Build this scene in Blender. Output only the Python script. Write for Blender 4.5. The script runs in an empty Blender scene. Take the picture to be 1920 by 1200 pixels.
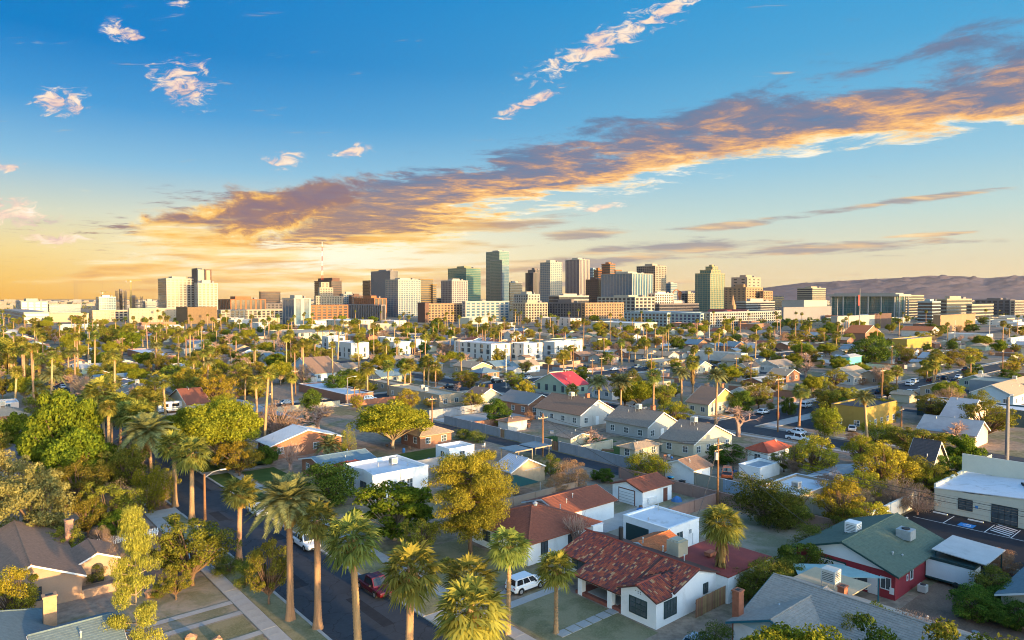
import bpy, math, random
import numpy as np
from mathutils import Vector, Matrix

sc = bpy.context.scene
DENOISE = True
rnd = random.Random(7)
# ---------------- camera ----------------
CAM_H = 32.0
PITCH = math.atan(42 / 1285)
cam_d = bpy.data.cameras.new('camera'); cam_d.sensor_width = 36; cam_d.lens = 1285 / 1920 * 36
cam_d.clip_end = 40000; cam_d.clip_start = 1
cam = bpy.data.objects.new('camera', cam_d); sc.collection.objects.link(cam)
cam.location = (0, 0, CAM_H); cam.rotation_euler = (math.pi / 2 - PITCH, 0, 0)
sc.camera = cam

# ---------------- light: low evening sun from behind on the right, clear sky with a cloud street ----------------
SUN_DIR = Vector((0.69, -0.724, 0)).normalized()
SUN_EL = math.radians(5.2)
sun_d = bpy.data.lights.new('sun', 'SUN'); sun_d.energy = 1.45; sun_d.angle = math.radians(0.55); sun_d.color = (1.0, 0.64, 0.26)
sun = bpy.data.objects.new('sun', sun_d); sc.collection.objects.link(sun)
to_sun = Vector((SUN_DIR.x * math.cos(SUN_EL), SUN_DIR.y * math.cos(SUN_EL), math.sin(SUN_EL)))
sun.rotation_euler = to_sun.to_track_quat('Z', 'Y').to_euler()
sun.location = (60, -60, 60)
sc.view_settings.view_transform = 'Standard'; sc.view_settings.look = 'None'
sc.view_settings.exposure = 3.0; sc.view_settings.gamma = 1.0
sc.render.engine = 'CYCLES'
sc.cycles.max_bounces = 6; sc.cycles.diffuse_bounces = 3; sc.cycles.glossy_bounces = 2
sc.cycles.transmission_bounces = 3; sc.cycles.transparent_max_bounces = 6; sc.cycles.volume_bounces = 0
sc.cycles.use_denoising = DENOISE; sc.cycles.filter_width = 1.05; sc.cycles.caustics_reflective = False; sc.cycles.caustics_refractive = False
sc.cycles.volume_max_steps = 64

def lin(c):
    return tuple(((x + 0.055) / 1.055) ** 2.4 if x > 0.04045 else x / 12.92 for x in c[:3])

class X:
    """small arithmetic wrapper that writes Math nodes"""
    def __init__(s, nt, sock): s.nt = nt; s.s = sock
    def op(s, o, *b, clamp=False):
        n = s.nt.nodes.new('ShaderNodeMath'); n.operation = o; n.use_clamp = clamp
        for i, v in enumerate((s,) + b):
            if isinstance(v, X): s.nt.links.new(v.s, n.inputs[i])
            else: n.inputs[i].default_value = v
        return X(s.nt, n.outputs[0])
    def __add__(s, o): return s.op('ADD', o)
    def __sub__(s, o): return s.op('SUBTRACT', o)
    def __mul__(s, o): return s.op('MULTIPLY', o)
    def __truediv__(s, o): return s.op('DIVIDE', o)
    def max(s, o): return s.op('MAXIMUM', o)
    def min(s, o): return s.op('MINIMUM', o)
    def abs(s): return s.op('ABSOLUTE')
    def step(s, a, b):
        n = s.nt.nodes.new('ShaderNodeMapRange'); n.interpolation_type = 'SMOOTHSTEP'
        n.inputs['From Min'].default_value = a; n.inputs['From Max'].default_value = b
        s.nt.links.new(s.s, n.inputs['Value'])
        return X(s.nt, n.outputs[0])

def xyz(nt, x, y, z=0.0):
    n = nt.nodes.new('ShaderNodeCombineXYZ')
    for i, v in enumerate((x, y, z)):
        if isinstance(v, X): nt.links.new(v.s, n.inputs[i])
        else: n.inputs[i].default_value = v
    return n.outputs[0]
def noise(nt, vec, scale, detail=4, rough=.55, dist=0.0):
    n = nt.nodes.new('ShaderNodeTexNoise'); nt.links.new(vec, n.inputs['Vector'])
    n.inputs['Scale'].default_value = scale; n.inputs['Detail'].default_value = detail; n.inputs['Roughness'].default_value = rough
    n.inputs['Distortion'].default_value = dist
    return X(nt, n.outputs['Fac'])
def mixc(nt, fac, a, b, mode='MIX'):
    n = nt.nodes.new('ShaderNodeMix'); n.data_type = 'RGBA'; n.blend_type = mode
    if isinstance(fac, X): nt.links.new(fac.s, n.inputs['Factor'])
    else: n.inputs['Factor'].default_value = fac
    for k, v in ((6, a), (7, b)):
        if isinstance(v, tuple): n.inputs[k].default_value = (*v[:3], 1)
        else: nt.links.new(v, n.inputs[k])
    return n.outputs[2]
def ramp(nt, fac, stops):
    n = nt.nodes.new('ShaderNodeValToRGB'); nt.links.new(fac.s, n.inputs[0])
    e = n.color_ramp.elements
    while len(e) < len(stops): e.new(0.5)
    for i, (p, c) in enumerate(stops): e[i].position = p; e[i].color = (*c, 1)
    return n.outputs[0]

def build_world():
    w = bpy.data.worlds.new('World'); sc.world = w; w.use_nodes = True
    nt = w.node_tree; nt.nodes.clear()
    tc = nt.nodes.new('ShaderNodeTexCoord'); sp = nt.nodes.new('ShaderNodeSeparateXYZ'); nt.links.new(tc.outputs['Generated'], sp.inputs[0])
    dx, dy, dz = (X(nt, sp.outputs[i]) for i in range(3))
    el = dz.op('ARCSINE') * (180 / math.pi)
    az = dx.op('ARCTAN2', dy) * (180 / math.pi)
    L = lambda r, g, b: lin((r / 255, g / 255, b / 255))
    e40 = el / 40.0
    left = ramp(nt, e40, [(0.0, L(240, 176, 52)), (.035, L(242, 192, 78)), (.085, L(238, 212, 140)), (.15, L(208, 212, 190)), (.24, L(134, 186, 216)), (.34, L(66, 150, 208)), (.45, L(0, 122, 194)), (.62, L(0, 118, 192)), (1.0, L(12, 118, 196))])
    right = ramp(nt, e40, [(0.0, L(224, 198, 148)), (.05, L(222, 206, 168)), (.10, L(212, 212, 188)), (.16, L(186, 210, 206)), (.25, L(146, 194, 216)), (.36, L(104, 174, 212)), (.46, L(74, 160, 208)), (.62, L(34, 146, 206)), (1.0, L(14, 124, 200))])
    base = mixc(nt, az.step(-38, 30), left, right)
    # physical sky adds its own soft gradient to the light
    sky = nt.nodes.new('ShaderNodeTexSky'); sky.sky_type = 'NISHITA'; sky.sun_disc = False
    sky.sun_elevation = SUN_EL; sky.sun_rotation = math.atan2(SUN_DIR.x, SUN_DIR.y); sky.air_density = 1.0; sky.dust_density = 0.6; sky.ozone_density = 2.0
    # ---- cloud street: a straight band of cloud seen in perspective ----
    dzc = dz.max(0.022)
    px, py = dx / dzc, dy / dzc
    s = px + py; t = py - px
    wv = xyz(nt, s * 0.5, t * 0.26, 3.1)
    n1 = noise(nt, wv, 1.0, 3, .5)
    n2 = noise(nt, xyz(nt, s * 1.5, t * 1.35, 1.7), 1.0, 11, .68, .35)
    n3 = noise(nt, xyz(nt, s * 2.1, t * 2.0, 9.7), 1.0, 9, .7, .3)
    sw = s + (n1 - .5) * 3.0
    halfw = (t - 5.5).max(0.0) * 0.34 + 1.75
    k = (sw - ((t - 6).max(0.0) * .22 + 5.9)) / halfw
    band = (k.abs() * -1.0 + 1.0) * t.step(20, 12) * dy.step(0.02, .2)
    q_ = band * (t.step(7, 10.5) * .45 + 1.0) + (n2 - .5) * 2.7
    dens = q_.step(.16, .62) * (band + .12).step(0.0, .2)
    shade = k * .95 + (n3 - .5) * 2.9 + (q_ * -1.0 + .62) * .9 * k.step(-.45, .35) + .16
    cfar = t.step(5, 12)
    cc = ramp(nt, (shade + 1.4) / 2.8, [(0.0, L(110, 152, 188)), (.28, L(96, 122, 156)), (.44, L(124, 124, 146)), (.55, L(200, 154, 124)), (.65, L(250, 188, 112)), (.77, L(255, 222, 164)), (.92, L(255, 246, 226))])
    cfc = ramp(nt, (shade + 1.4) / 2.8, [(0.0, L(140, 130, 150)), (.36, L(150, 122, 118)), (.52, L(186, 144, 112)), (.63, L(246, 190, 100)), (.78, L(255, 226, 154)), (.95, L(255, 246, 216))])
    ccol = mixc(nt, cfar, cc, cfc)
    dyc = dy.max(0.05)
    TX, TZ = dx / dyc, dz / dyc
    gx, gz = (TX + .27) / .26, (TZ - .062) / .055
    gl_ = (gx * gx + gz * gz).op('MULTIPLY', -1.0).op('EXPONENT') * dy.step(.02, .2)
    base = mixc(nt, gl_ * .95, base, L(255, 248, 220))
    col = mixc(nt, dens * .96, base, ccol)
    # ---- smaller clouds: puffs and thin streaks at fixed directions ----
    def blob(u, v, ru, rv, ang):
        cx, cz = (u - 960) / 1285, (558 - v) / 1285
        ca, sa = math.cos(math.radians(ang)), math.sin(math.radians(ang))
        x = TX - cx; z = TZ - cz
        a = (x * ca + z * sa) / (ru / 1285); b = (z * ca - x * sa) / (rv / 1285)
        return (a * a + b * b).op('MULTIPLY', -1.0).op('EXPONENT')
    def total(lst):
        m = None
        for q in lst:
            g = blob(*q); m = g if m is None else m.max(g)
        return m * dy.step(.02, .1)
    puffs = total([(118, 195, 62, 34, 0), (240, 66, 46, 22, -15), (345, 14, 22, 9, 0), (352, 165, 74, 56, -10), (40, 400, 95, 34, -8), (110, 450, 80, 16, 0), (10, 316, 46, 11, 0), (530, 303, 48, 22, 5), (668, 286, 52, 14, 14), (1130, 86, 175, 32, 26), (1240, 30, 130, 16, 28), (985, 200, 80, 12, 25), (1120, 392, 60, 9, 9)])
    # heavier cloud mass at the left end of the street
    mass = total([(455, 412, 190, 58, 14), (330, 425, 80, 40, 0), (590, 372, 110, 34, 16)])
    nm = noise(nt, xyz(nt, TX * 13.0, TZ * 26.0, 7.7), 1.0, 10, .66, .4)
    mq = mass * 1.15 + (nm - .5) * 2.0
    md = mq.step(.34, .74) * mass.step(.04, .25)
    nm2 = noise(nt, xyz(nt, TX * 18.0 + TZ * 8.0, TZ * 44.0, 3.7), 1.0, 8, .68, .4)
    msh = (nm2 - .5) * 1.7 + (mq * -1.0 + .95) * .45 + (TZ * -1.0 + .115) * 5.5 + .47
    mcol = ramp(nt, msh, [(.12, L(132, 112, 126)), (.36, L(152, 120, 116)), (.52, L(190, 142, 104)), (.66, L(248, 190, 98)), (.82, L(255, 226, 154)), (.97, L(255, 246, 216))])
    col = mixc(nt, md * .95, col, mcol)
    np_ = noise(nt, xyz(nt, TX * 34.0 - TZ * 12.0, TZ * 74.0, 4.4), 1.0, 9, .66, .9)
    pd = (puffs * .95 + (np_ - .5) * 2.8).step(.50, 1.05) * puffs.step(.06, .35)
    pshade = noise(nt, xyz(nt, TX * 14.0, TZ * 30.0, 8.4), 1.0, 4, .6)
    pc = ramp(nt, pshade + (np_ - .5) * .8, [(.25, L(120, 132, 160)), (.45, L(232, 196, 186)), (.60, L(255, 226, 196)), (.8, L(255, 244, 232))])
    col = mixc(nt, pd * .92, col, pc)
    streaks = total([(1650, 384, 230, 8, 7.4), (1345, 424, 95, 9, 4), (1265, 465, 190, 15, 2), (1560, 465, 260, 11, 3), (1090, 440, 90, 11, 2), (860, 462, 110, 14, 4), (930, 425, 150, 16, 6), (1010, 500, 330, 13, 4), (560, 525, 420, 30, 1), (230, 512, 150, 26, 4), (420, 470, 190, 34, -6), (330, 440, 120, 26, 8), (760, 508, 240, 10, 3), (1740, 441, 130, 4, 3), (900, 535, 500, 6, 1), (740, 445, 90, 14, 3)])
    ns = noise(nt, xyz(nt, TX * 9.0 + TZ * 10.0, TZ * 85.0 - TX * 5.0, 2.2), 1.0, 7, .6, .3)
    sd = (streaks * 1.0 + (ns - .5) * 2.2).step(.30, .80)
    ns2 = noise(nt, xyz(nt, TX * 6.0, TZ * 70.0, 6.2), 1.0, 4, .6)
    stl = ramp(nt, ns2, [(.3, L(206, 150, 92)), (.44, L(244, 186, 92)), (.54, L(252, 218, 142)), (.68, L(255, 246, 214))])
    strt = ramp(nt, ns2, [(.3, L(132, 132, 148)), (.5, L(160, 148, 148)), (.62, L(230, 190, 140)), (.78, L(252, 224, 170))])
    col = mixc(nt, sd * .85, col, mixc(nt, az.step(-12, 10), stl, strt))
    bg1 = nt.nodes.new('ShaderNodeBackground'); nt.links.new(col, bg1.inputs[0]); bg1.inputs[1].default_value = 0.137
    bg2 = nt.nodes.new('ShaderNodeBackground'); nt.links.new(sky.outputs[0], bg2.inputs[0]); bg2.inputs[1].default_value = 0.15
    mx = nt.nodes.new('ShaderNodeMixShader')
    glow = dx * to_sun.x + dy * to_sun.y + dz * to_sun.z      # the sky brightens towards the sun, behind the camera
    nt.links.new((glow.step(-.06, .20) * 1.0).s, mx.inputs[0])
    nt.links.new(bg1.outputs[0], mx.inputs[1]); nt.links.new(bg2.outputs[0], mx.inputs[2])
    out = nt.nodes.new('ShaderNodeOutputWorld'); nt.links.new(mx.outputs[0], out.inputs[0])
    w.cycles.sampling_method = 'MANUAL'; w.cycles.sample_map_resolution = 512
build_world()

# ---------------- helpers ----------------
TH = math.atan(1094 / 1285)                       # the street grid is turned by this much against the view
AX = Vector((-math.sin(TH), math.cos(TH), 0)); BX = Vector((math.cos(TH), math.sin(TH), 0))
col = sc.collection
def W(a, b, z=0.0): return Vector((a * AX.x + b * BX.x, a * AX.y + b * BX.y, z))
def to_ab(x, y): return x * AX.x + y * AX.y, x * BX.x + y * BX.y
def uv_of(p):
    Z = p[2] - CAM_H; f = p[1] * math.cos(PITCH) - Z * math.sin(PITCH); up = p[1] * math.sin(PITCH) + Z * math.cos(PITCH)
    if f < 1: f = 1
    return 960 + 1285 * p[0] / f, 600 - 1285 * up / f

class MB:
    def __init__(s): s.v = []; s.f = []; s.m = []
    def poly(s, pts, m=0):
        i = len(s.v); s.v.extend(tuple(p) for p in pts); s.f.append(tuple(range(i, i + len(pts)))); s.m.append(m); return s
    def box(s, x0, y0, z0, x1, y1, z1, m=0):
        i = len(s.v)
        s.v.extend([(x0, y0, z0), (x1, y0, z0), (x1, y1, z0), (x0, y1, z0), (x0, y0, z1), (x1, y0, z1), (x1, y1, z1), (x0, y1, z1)])
        for f in ((0, 3, 2, 1), (4, 5, 6, 7), (0, 1, 5, 4), (1, 2, 6, 5), (2, 3, 7, 6), (3, 0, 4, 7)):
            s.f.append(tuple(i + k for k in f)); s.m.append(m)
        return s
    def slab(s, pts, th, m=0):
        """polygon extruded straight down by th"""
        n = len(pts); i = len(s.v)
        s.v.extend(tuple(p) for p in pts); s.v.extend((p[0], p[1], p[2] - th) for p in pts)
        s.f.append(tuple(i + k for k in range(n))); s.m.append(m)
        s.f.append(tuple(i + n + k for k in reversed(range(n)))); s.m.append(m)
        for k in range(n):
            j = (k + 1) % n; s.f.append((i + j, i + k, i + n + k, i + n + j)); s.m.append(m)
        return s
    def tube(s, pts, rad, n=6, m=0, cap=True):
        pts = [Vector(p) for p in pts]; i0 = len(s.v); K = len(pts)
        for k, p in enumerate(pts):
            d = (pts[min(k + 1, K - 1)] - pts[max(k - 1, 0)]).normalized()
            u = d.cross(Vector((0.31, 0.17, 1)) if abs(d.z) < .9 else Vector((1, .2, .1))).normalized(); w = d.cross(u)
            r = rad[k] if hasattr(rad, '__len__') else rad
            for j in range(n):
                a = 2 * math.pi * j / n; q = p + (u * math.cos(a) + w * math.sin(a)) * r; s.v.append((q.x, q.y, q.z))
        for k in range(K - 1):
            for j in range(n):
                s.f.append((i0 + k * n + j, i0 + k * n + (j + 1) % n, i0 + (k + 1) * n + (j + 1) % n, i0 + (k + 1) * n + j)); s.m.append(m)
        if cap:
            s.f.append(tuple(i0 + (K - 1) * n + j for j in range(n))); s.m.append(m)
            s.f.append(tuple(i0 + j for j in reversed(range(n)))); s.m.append(m)
        return s
    def mesh(s, name, mats, smooth=False):
        me = bpy.data.meshes.new(name); me.from_pydata(s.v, [], s.f)
        for m in (mats if isinstance(mats, (list, tuple)) else [mats]): me.materials.append(m)
        if any(s.m): me.polygons.foreach_set('material_index', s.m)
        if smooth: me.polygons.foreach_set('use_smooth', [True] * len(s.f))
        me.update(); return me
    def obj(s, name, mats, parent=None, smooth=False, **kw):
        return O(name, s.mesh(name, mats, smooth), parent, **kw)

def O(name, me, parent=None, loc=None, rz=None, scale=None, kind=None):
    o = bpy.data.objects.new(name, me); col.objects.link(o)
    if parent is not None: o.parent = parent
    if loc is not None: o.location = loc
    if rz is not None: o.rotation_euler = (0, 0, rz)
    if scale is not None: o.scale = scale
    if kind: o['kind'] = kind
    return o
AUTO = []        # things that get a relative label at the end
LAND = []        # landmark phrase, image position
def tag(o, label, cat, group=None, desc=None):
    o['category'] = cat
    if group: o['group'] = group
    if label: o['label'] = label
    else: AUTO.append((o, desc or cat))
    return o
def thing(name, label, cat, loc, rz=0.0, group=None, desc=None):
    o = O(name, None, None, loc, rz); o.empty_display_size = .5
    return tag(o, label, cat, group, desc)
def structure(o, label=None):
    o['kind'] = 'structure'
    if label: o['label'] = label
    return o
def landmark(phrase, o, z=0):
    u, v = uv_of(o.location + Vector((0, 0, z))); LAND.append((phrase, u, v))

# ---------------- materials ----------------
MATS = {}
def mat(key, c, rough=.85, var=.16, scale=.8, bump=0.0, bscale=20, metal=0.0, spec=.3, dirt=0.0, rand=0.0):
    if key in MATS: return MATS[key]
    m = bpy.data.materials.new(key); m.use_nodes = True; nt = m.node_tree; b = nt.nodes['Principled BSDF']
    b.inputs['Roughness'].default_value = rough; b.inputs['Metallic'].default_value = metal; b.inputs['Specular IOR Level'].default_value = spec
    tc = nt.nodes.new('ShaderNodeTexCoord')
    n1 = noise(nt, tc.outputs['Object'], scale, 5, .6)
    n2 = noise(nt, tc.outputs['Object'], scale * 9, 4, .6)
    f = ((n1 - .5) * 1.3 + (n2 - .5) * .7 + .5).op('ADD', 0.0, clamp=True)
    lo = tuple(max(0, x * (1 - var * 1.6)) for x in c); hi = tuple(min(1, x * (1 + var)) for x in c)
    cc = mixc(nt, f, lo, hi)
    if dirt:
        n3 = noise(nt, tc.outputs['Object'], .35, 6, .7, 1.0)
        cc = mixc(nt, n3.step(.52, .72) * dirt, cc, (c[0] * .45, c[1] * .40, c[2] * .34))
    if rand:
        oi = nt.nodes.new('ShaderNodeObjectInfo'); hs = nt.nodes.new('ShaderNodeHueSaturation')
        r = X(nt, oi.outputs['Random'])
        nt.links.new(((r - .5) * rand * .12 + .5).s, hs.inputs['Hue']); nt.links.new(((r * 7.31).op('FRACT') * rand + (1 - rand * .5)).s, hs.inputs['Value'])
        nt.links.new(cc, hs.inputs['Color']); cc = hs.outputs[0]
    nt.links.new(cc, b.inputs['Base Color'])
    if bump:
        bn = nt.nodes.new('ShaderNodeBump'); bn.inputs['Strength'].default_value = bump; bn.inputs['Distance'].default_value = .05
        nt.links.new(noise(nt, tc.outputs['Object'], bscale, 3).s, bn.inputs['Height']); nt.links.new(bn.outputs[0], b.inputs['Normal'])
    MATS[key] = m; return m
def leafmat(key, c1, c2, trans=.35, rand=.25):
    if key in MATS: return MATS[key]
    m = bpy.data.materials.new(key); m.use_nodes = True; nt = m.node_tree; nt.nodes.remove(nt.nodes['Principled BSDF'])
    tc = nt.nodes.new('ShaderNodeTexCoord'); geo = nt.nodes.new('ShaderNodeNewGeometry'); oi = nt.nodes.new('ShaderNodeObjectInfo')
    n1 = noise(nt, tc.outputs['Object'], .55, 3)
    r = X(nt, geo.outputs['Random Per Island'])
    f = ((n1 - .5) * 1.6 + (r - .5) * .8 + .5).op('ADD', 0.0, clamp=True)
    cc = mixc(nt, f, c1, c2)
    hs = nt.nodes.new('ShaderNodeHueSaturation'); q = X(nt, oi.outputs['Random'])
    nt.links.new(((q - .5) * rand * .16 + .5).s, hs.inputs['Hue']); nt.links.new(((q * 5.3).op('FRACT') * rand * 1.6 + (1 - rand * .8)).s, hs.inputs['Value'])
    nt.links.new(cc, hs.inputs['Color'])
    d = nt.nodes.new('ShaderNodeBsdfDiffuse'); t = nt.nodes.new('ShaderNodeBsdfTranslucent'); mx = nt.nodes.new('ShaderNodeMixShader'); mx.inputs[0].default_value = trans
    nt.links.new(hs.outputs[0], d.inputs[0]); nt.links.new(hs.outputs[0], t.inputs[0])
    nt.links.new(d.outputs[0], mx.inputs[1]); nt.links.new(t.outputs[0], mx.inputs[2]); nt.links.new(mx.outputs[0], nt.nodes['Material Output'].inputs[0])
    MATS[key] = m; return m
def glass(key, c, rough=.12, metal=.0, spec=.8):
    return mat(key, c, rough, .35, .25, 0, 20, metal, spec)

WALL = {
 'white': mat('white stucco', (.80, .79, .77), .9, .05, .6, .25, 30, dirt=.18),
 'offwhite': mat('off white facade', (.50, .485, .46), .8, .05),
 'cream': mat('cream stucco', (.48, .42, .31), .9, .07, .6, .25, 30, dirt=.2),
 'tan': mat('tan stucco', (.38, .29, .20), .9, .08, .6, .25, 30, dirt=.2),
 'stucco': mat('grey stucco', (.36, .35, .33), .9, .08, .6, .25, 30, dirt=.2),
 'brick': mat('brick wall', (.33, .15, .09), .9, .2, 2.5, .3, 18),
 'wood': mat('weathered wood wall', (.42, .31, .20), .9, .18, 1.5),
 'ochre': mat('ochre stucco', (.31, .21, .05), .9, .08, .6, .2, 30, dirt=.15),
 'teal': mat('teal wall', (.10, .42, .38), .8, .06),
 'sage': mat('sage stucco', (.34, .39, .29), .9, .07),
 'bluewall': mat('pale blue wall', (.34, .46, .56), .8, .06),
 'pinkish': mat('pinkish stucco', (.60, .45, .37), .9, .08, .6, .2, 30),
 'darkgreen': mat('dark green metal wall', (.035, .07, .075), .6, .1),
 'ribgrey': mat('grey ribbed wall', (.26, .27, .28), .7, .12),
 'redwall': mat('barn red wall', (.30, .035, .045), .75, .12, .7, .1, 30, dirt=.2),
 'yellow': mat('yellow gable wall', (.62, .46, .12), .85, .06),
}
ROOF = {
 'tan': mat('tan shingle', (.38, .28, .19), .9, .24, 3), 'brown': mat('brown shingle', (.26, .16, .11), .9, .26, 3),
 'greybrown': mat('grey brown shingle', (.27, .215, .17), .9, .26, 3), 'grey': mat('grey shingle', (.23, .225, .22), .9, .22, 3),
 'dark': mat('dark shingle', (.07, .065, .07), .9, .25, 3), 'white': mat('white sheet roof', (.72, .72, .70), .6, .06, .5, dirt=.25),
 'whiteroof': mat('white coated roof', (.62, .63, .65), .7, .08, .5, dirt=.6), 'tanroof': mat('tan gravel roof', (.45, .37, .27), .95, .14, 1.5, dirt=.25),
 'bluegrey': mat('blue grey roof', (.13, .20, .25), .7, .12), 'redroof': mat('red sheet roof', (.42, .085, .04), .7, .14, 1.0, dirt=.2), 'pale': mat('pale grey roof', (.32, .34, .36), .7, .12, .7, dirt=.2),
 'metal': mat('corrugated metal', (.50, .56, .62), .35, .12, 1, metal=.5), 'redmetal': mat('red metal roof', (.45, .05, .055), .5, .1), 'orange': mat('orange tile roof', (.45, .14, .05), .85, .2, 2),
 'purple': mat('purple brown shingle', (.24, .195, .20), .9, .22, 3), 'tealgrey': mat('teal grey shingle', (.135, .185, .20), .9, .2, 3),
 'rustbrown': mat('rust brown shingle', (.26, .085, .05), .9, .22, 3), 'greenroof': mat('green shingle', (.11, .145, .105), .9, .22, 2.5), 'greyshingle': mat('grey composite shingle', (.36, .305, .25), .9, .22, 3),
}
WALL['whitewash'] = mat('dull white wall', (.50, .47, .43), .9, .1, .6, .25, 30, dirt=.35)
M_PANE = glass('window glass', (.075, .095, .105), .06, 0, 1.0)
M_FRAMEW = mat('white window frame', (.70, .70, .68), .6, .04)
M_FRAMEG = mat('dark green window frame', (.02, .05, .05), .5, .05)
M_TRIM = mat('white painted trim', (.72, .72, .70), .6, .05)
M_DARK = mat('dark metal', (.03, .03, .032), .5, .1)
M_GALV = mat('galvanised metal', (.45, .46, .46), .45, .15, 3, metal=.4)
M_COOL = mat('cooler housing', (.58, .54, .47), .6, .1, 2, dirt=.3)
M_BRICKR = mat('chimney brick', (.40, .14, .075), .9, .22, 3, .3, 18)
M_WOODF = mat('fence plank', (.30, .17, .085), .9, .22, 2, rand=.5)
M_POLE = mat('pole wood', (.24, .12, .055), .9, .2, 2)
M_CONC = mat('concrete', (.40, .37, .34), .9, .14, .5, .2, 25, dirt=.25)
M_ASPH = mat('street asphalt', (.043, .049, .059), .92, .22, .35, .25, 30, dirt=.25)
def crackle(m):
    nt = m.node_tree; b = nt.nodes['Principled BSDF']; src = b.inputs['Base Color'].links[0].from_socket
    tc = nt.nodes.new('ShaderNodeTexCoord'); vo = nt.nodes.new('ShaderNodeTexVoronoi'); vo.feature = 'DISTANCE_TO_EDGE'; vo.inputs['Scale'].default_value = .28
    wn = nt.nodes.new('ShaderNodeTexNoise'); wn.inputs['Scale'].default_value = .6; wn.inputs['Detail'].default_value = 5; nt.links.new(tc.outputs['Object'], wn.inputs['Vector'])
    va = nt.nodes.new('ShaderNodeVectorMath'); va.operation = 'MULTIPLY_ADD'; nt.links.new(wn.outputs['Color'], va.inputs[0]); va.inputs[1].default_value = (2.2, 2.2, 0); nt.links.new(tc.outputs['Object'], va.inputs[2]); nt.links.new(va.outputs[0], vo.inputs['Vector'])
    f = X(nt, vo.outputs['Distance']).step(.018, .006); nt.links.new(mixc(nt, f * .6, src, (.018, .018, .02)), b.inputs['Base Color'])
crackle(M_ASPH)
M_LOT = mat('fresh asphalt', (.018, .019, .025), .9, .25, .6, .2, 30)
M_PAINT = mat('road paint white', (.68, .68, .66), .8, .15, 2)
M_PBLUE = mat('road paint blue', (.03, .22, .52), .8, .12, 2)
M_KERB = mat('kerb concrete', (.38, .35, .32), .9, .15, .8, dirt=.25)
M_WIRE = mat('power cable', (.10, .085, .07), .7, .1)
M_TYRE = mat('tyre rubber', (.02, .02, .02), .9, .1)
M_RIM = mat('wheel rim', (.45, .45, .46), .35, .05, metal=.7)
M_CARGLASS = glass('car glass', (.02, .024, .03), .05)
M_LAMPW = mat('headlight lens', (.7, .7, .7), .15, .02)
M_LAMPR = mat('tail light lens', (.35, .01, .01), .2, .02)
CARC = {'white': (.72, .73, .74), 'black': (.015, .016, .02), 'silver': (.42, .44, .46), 'darkred': (.075, .006, .009), 'orange': (.55, .11, .03), 'bluegrey': (.12, .18, .25)}
M_CAR = {k: mat('car paint ' + k, v, .25, .03, .5, spec=.6) for k, v in CARC.items()}
BARK = mat('bark', (.16, .10, .065), .95, .3, 3, .4, 12)
BARKL = mat('pale bark', (.34, .26, .18), .95, .2, 3)
BARKPK = mat('pink twig bark', (.36, .23, .18), .95, .25, 3)
PALMT = mat('palm trunk', (.40, .245, .13), .95, .42, 1.6, .9, 16, rand=.3, dirt=.55)
LEAF = {
 'fan': leafmat('fan palm leaf', (0.091, 0.101, 0.021), (0.402, 0.365, 0.069), .35, .2), 'fan2': leafmat('green fan palm leaf', (0.069, 0.104, 0.028), (0.317, 0.338, 0.074), .35, .2), 'date': leafmat('date palm leaf', (0.091, 0.108, 0.048), (0.360, 0.354, 0.138), .3, .2),
 'dead': leafmat('dead palm frond', (.28, .17, .06), (.42, .28, .10), .3, .15),
 'ash': leafmat('bright green leaf', (0.047, 0.084, 0.013), (0.233, 0.287, 0.026), .4, .15), 'pale': leafmat('pale yellow grey leaf', (0.144, 0.129, 0.042), (0.346, 0.302, 0.108), .25, .12),
 'mesq': leafmat('olive green leaf', (0.086, 0.091, 0.017), (0.391, 0.344, 0.053), .42, .35), 'mesqy': leafmat('golden green leaf', (0.139, 0.121, 0.017), (0.550, 0.444, 0.047), .4, .25),
 'umbrella': leafmat('yellow green leaf', (0.104, 0.114, 0.013), (0.402, 0.391, 0.037), .4, .2), 'citrus': leafmat('deep green leaf', (0.031, 0.059, 0.012), (0.179, 0.232, 0.033), .3, .3),
 'pine': leafmat('pine needles', (0.097, 0.094, 0.017), (0.466, 0.391, 0.047), .35, .15), 'slimpine': leafmat('bright pine needles', (0.118, 0.129, 0.025), (0.466, 0.444, 0.074), .35, .1),
 'twig': leafmat('dry pink foliage', (.28, .18, .115), (.48, .34, .21), .35, .25), 'rust': leafmat('rust dry foliage', (.28, .15, .07), (.50, .30, .15), .35, .15),
 'shrub': leafmat('shrub leaf', (0.052, 0.069, 0.016), (0.254, 0.265, 0.040), .35, .3),
}

# ---------------- foliage ----------------
def leaf_mesh(name, pts, size, m, seed, aspect=.6, up=.35, outward=None, jitter=.6):
    """pts (n,3): one small quad per point, loosely facing outwards"""
    r = np.random.default_rng(seed); n = len(pts)
    nr = r.normal(size=(n, 3)); nr[:, 2] += up
    if outward is not None: nr += outward * 1.7
    nr /= np.linalg.norm(nr, axis=1)[:, None] + 1e-9
    t = r.normal(size=(n, 3)); t -= nr * (t * nr).sum(1)[:, None]; t /= np.linalg.norm(t, axis=1)[:, None] + 1e-9
    b = np.cross(nr, t); sz = size * (1 + jitter * r.uniform(-1, 1, n))[:, None]
    v = np.empty((n, 4, 3)); v[:, 0] = pts - t * sz * .5; v[:, 1] = pts + b * sz * aspect * .5; v[:, 2] = pts + t * sz * .5; v[:, 3] = pts - b * sz * aspect * .5
    return quads(name, v.reshape(-1, 3), m)
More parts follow.
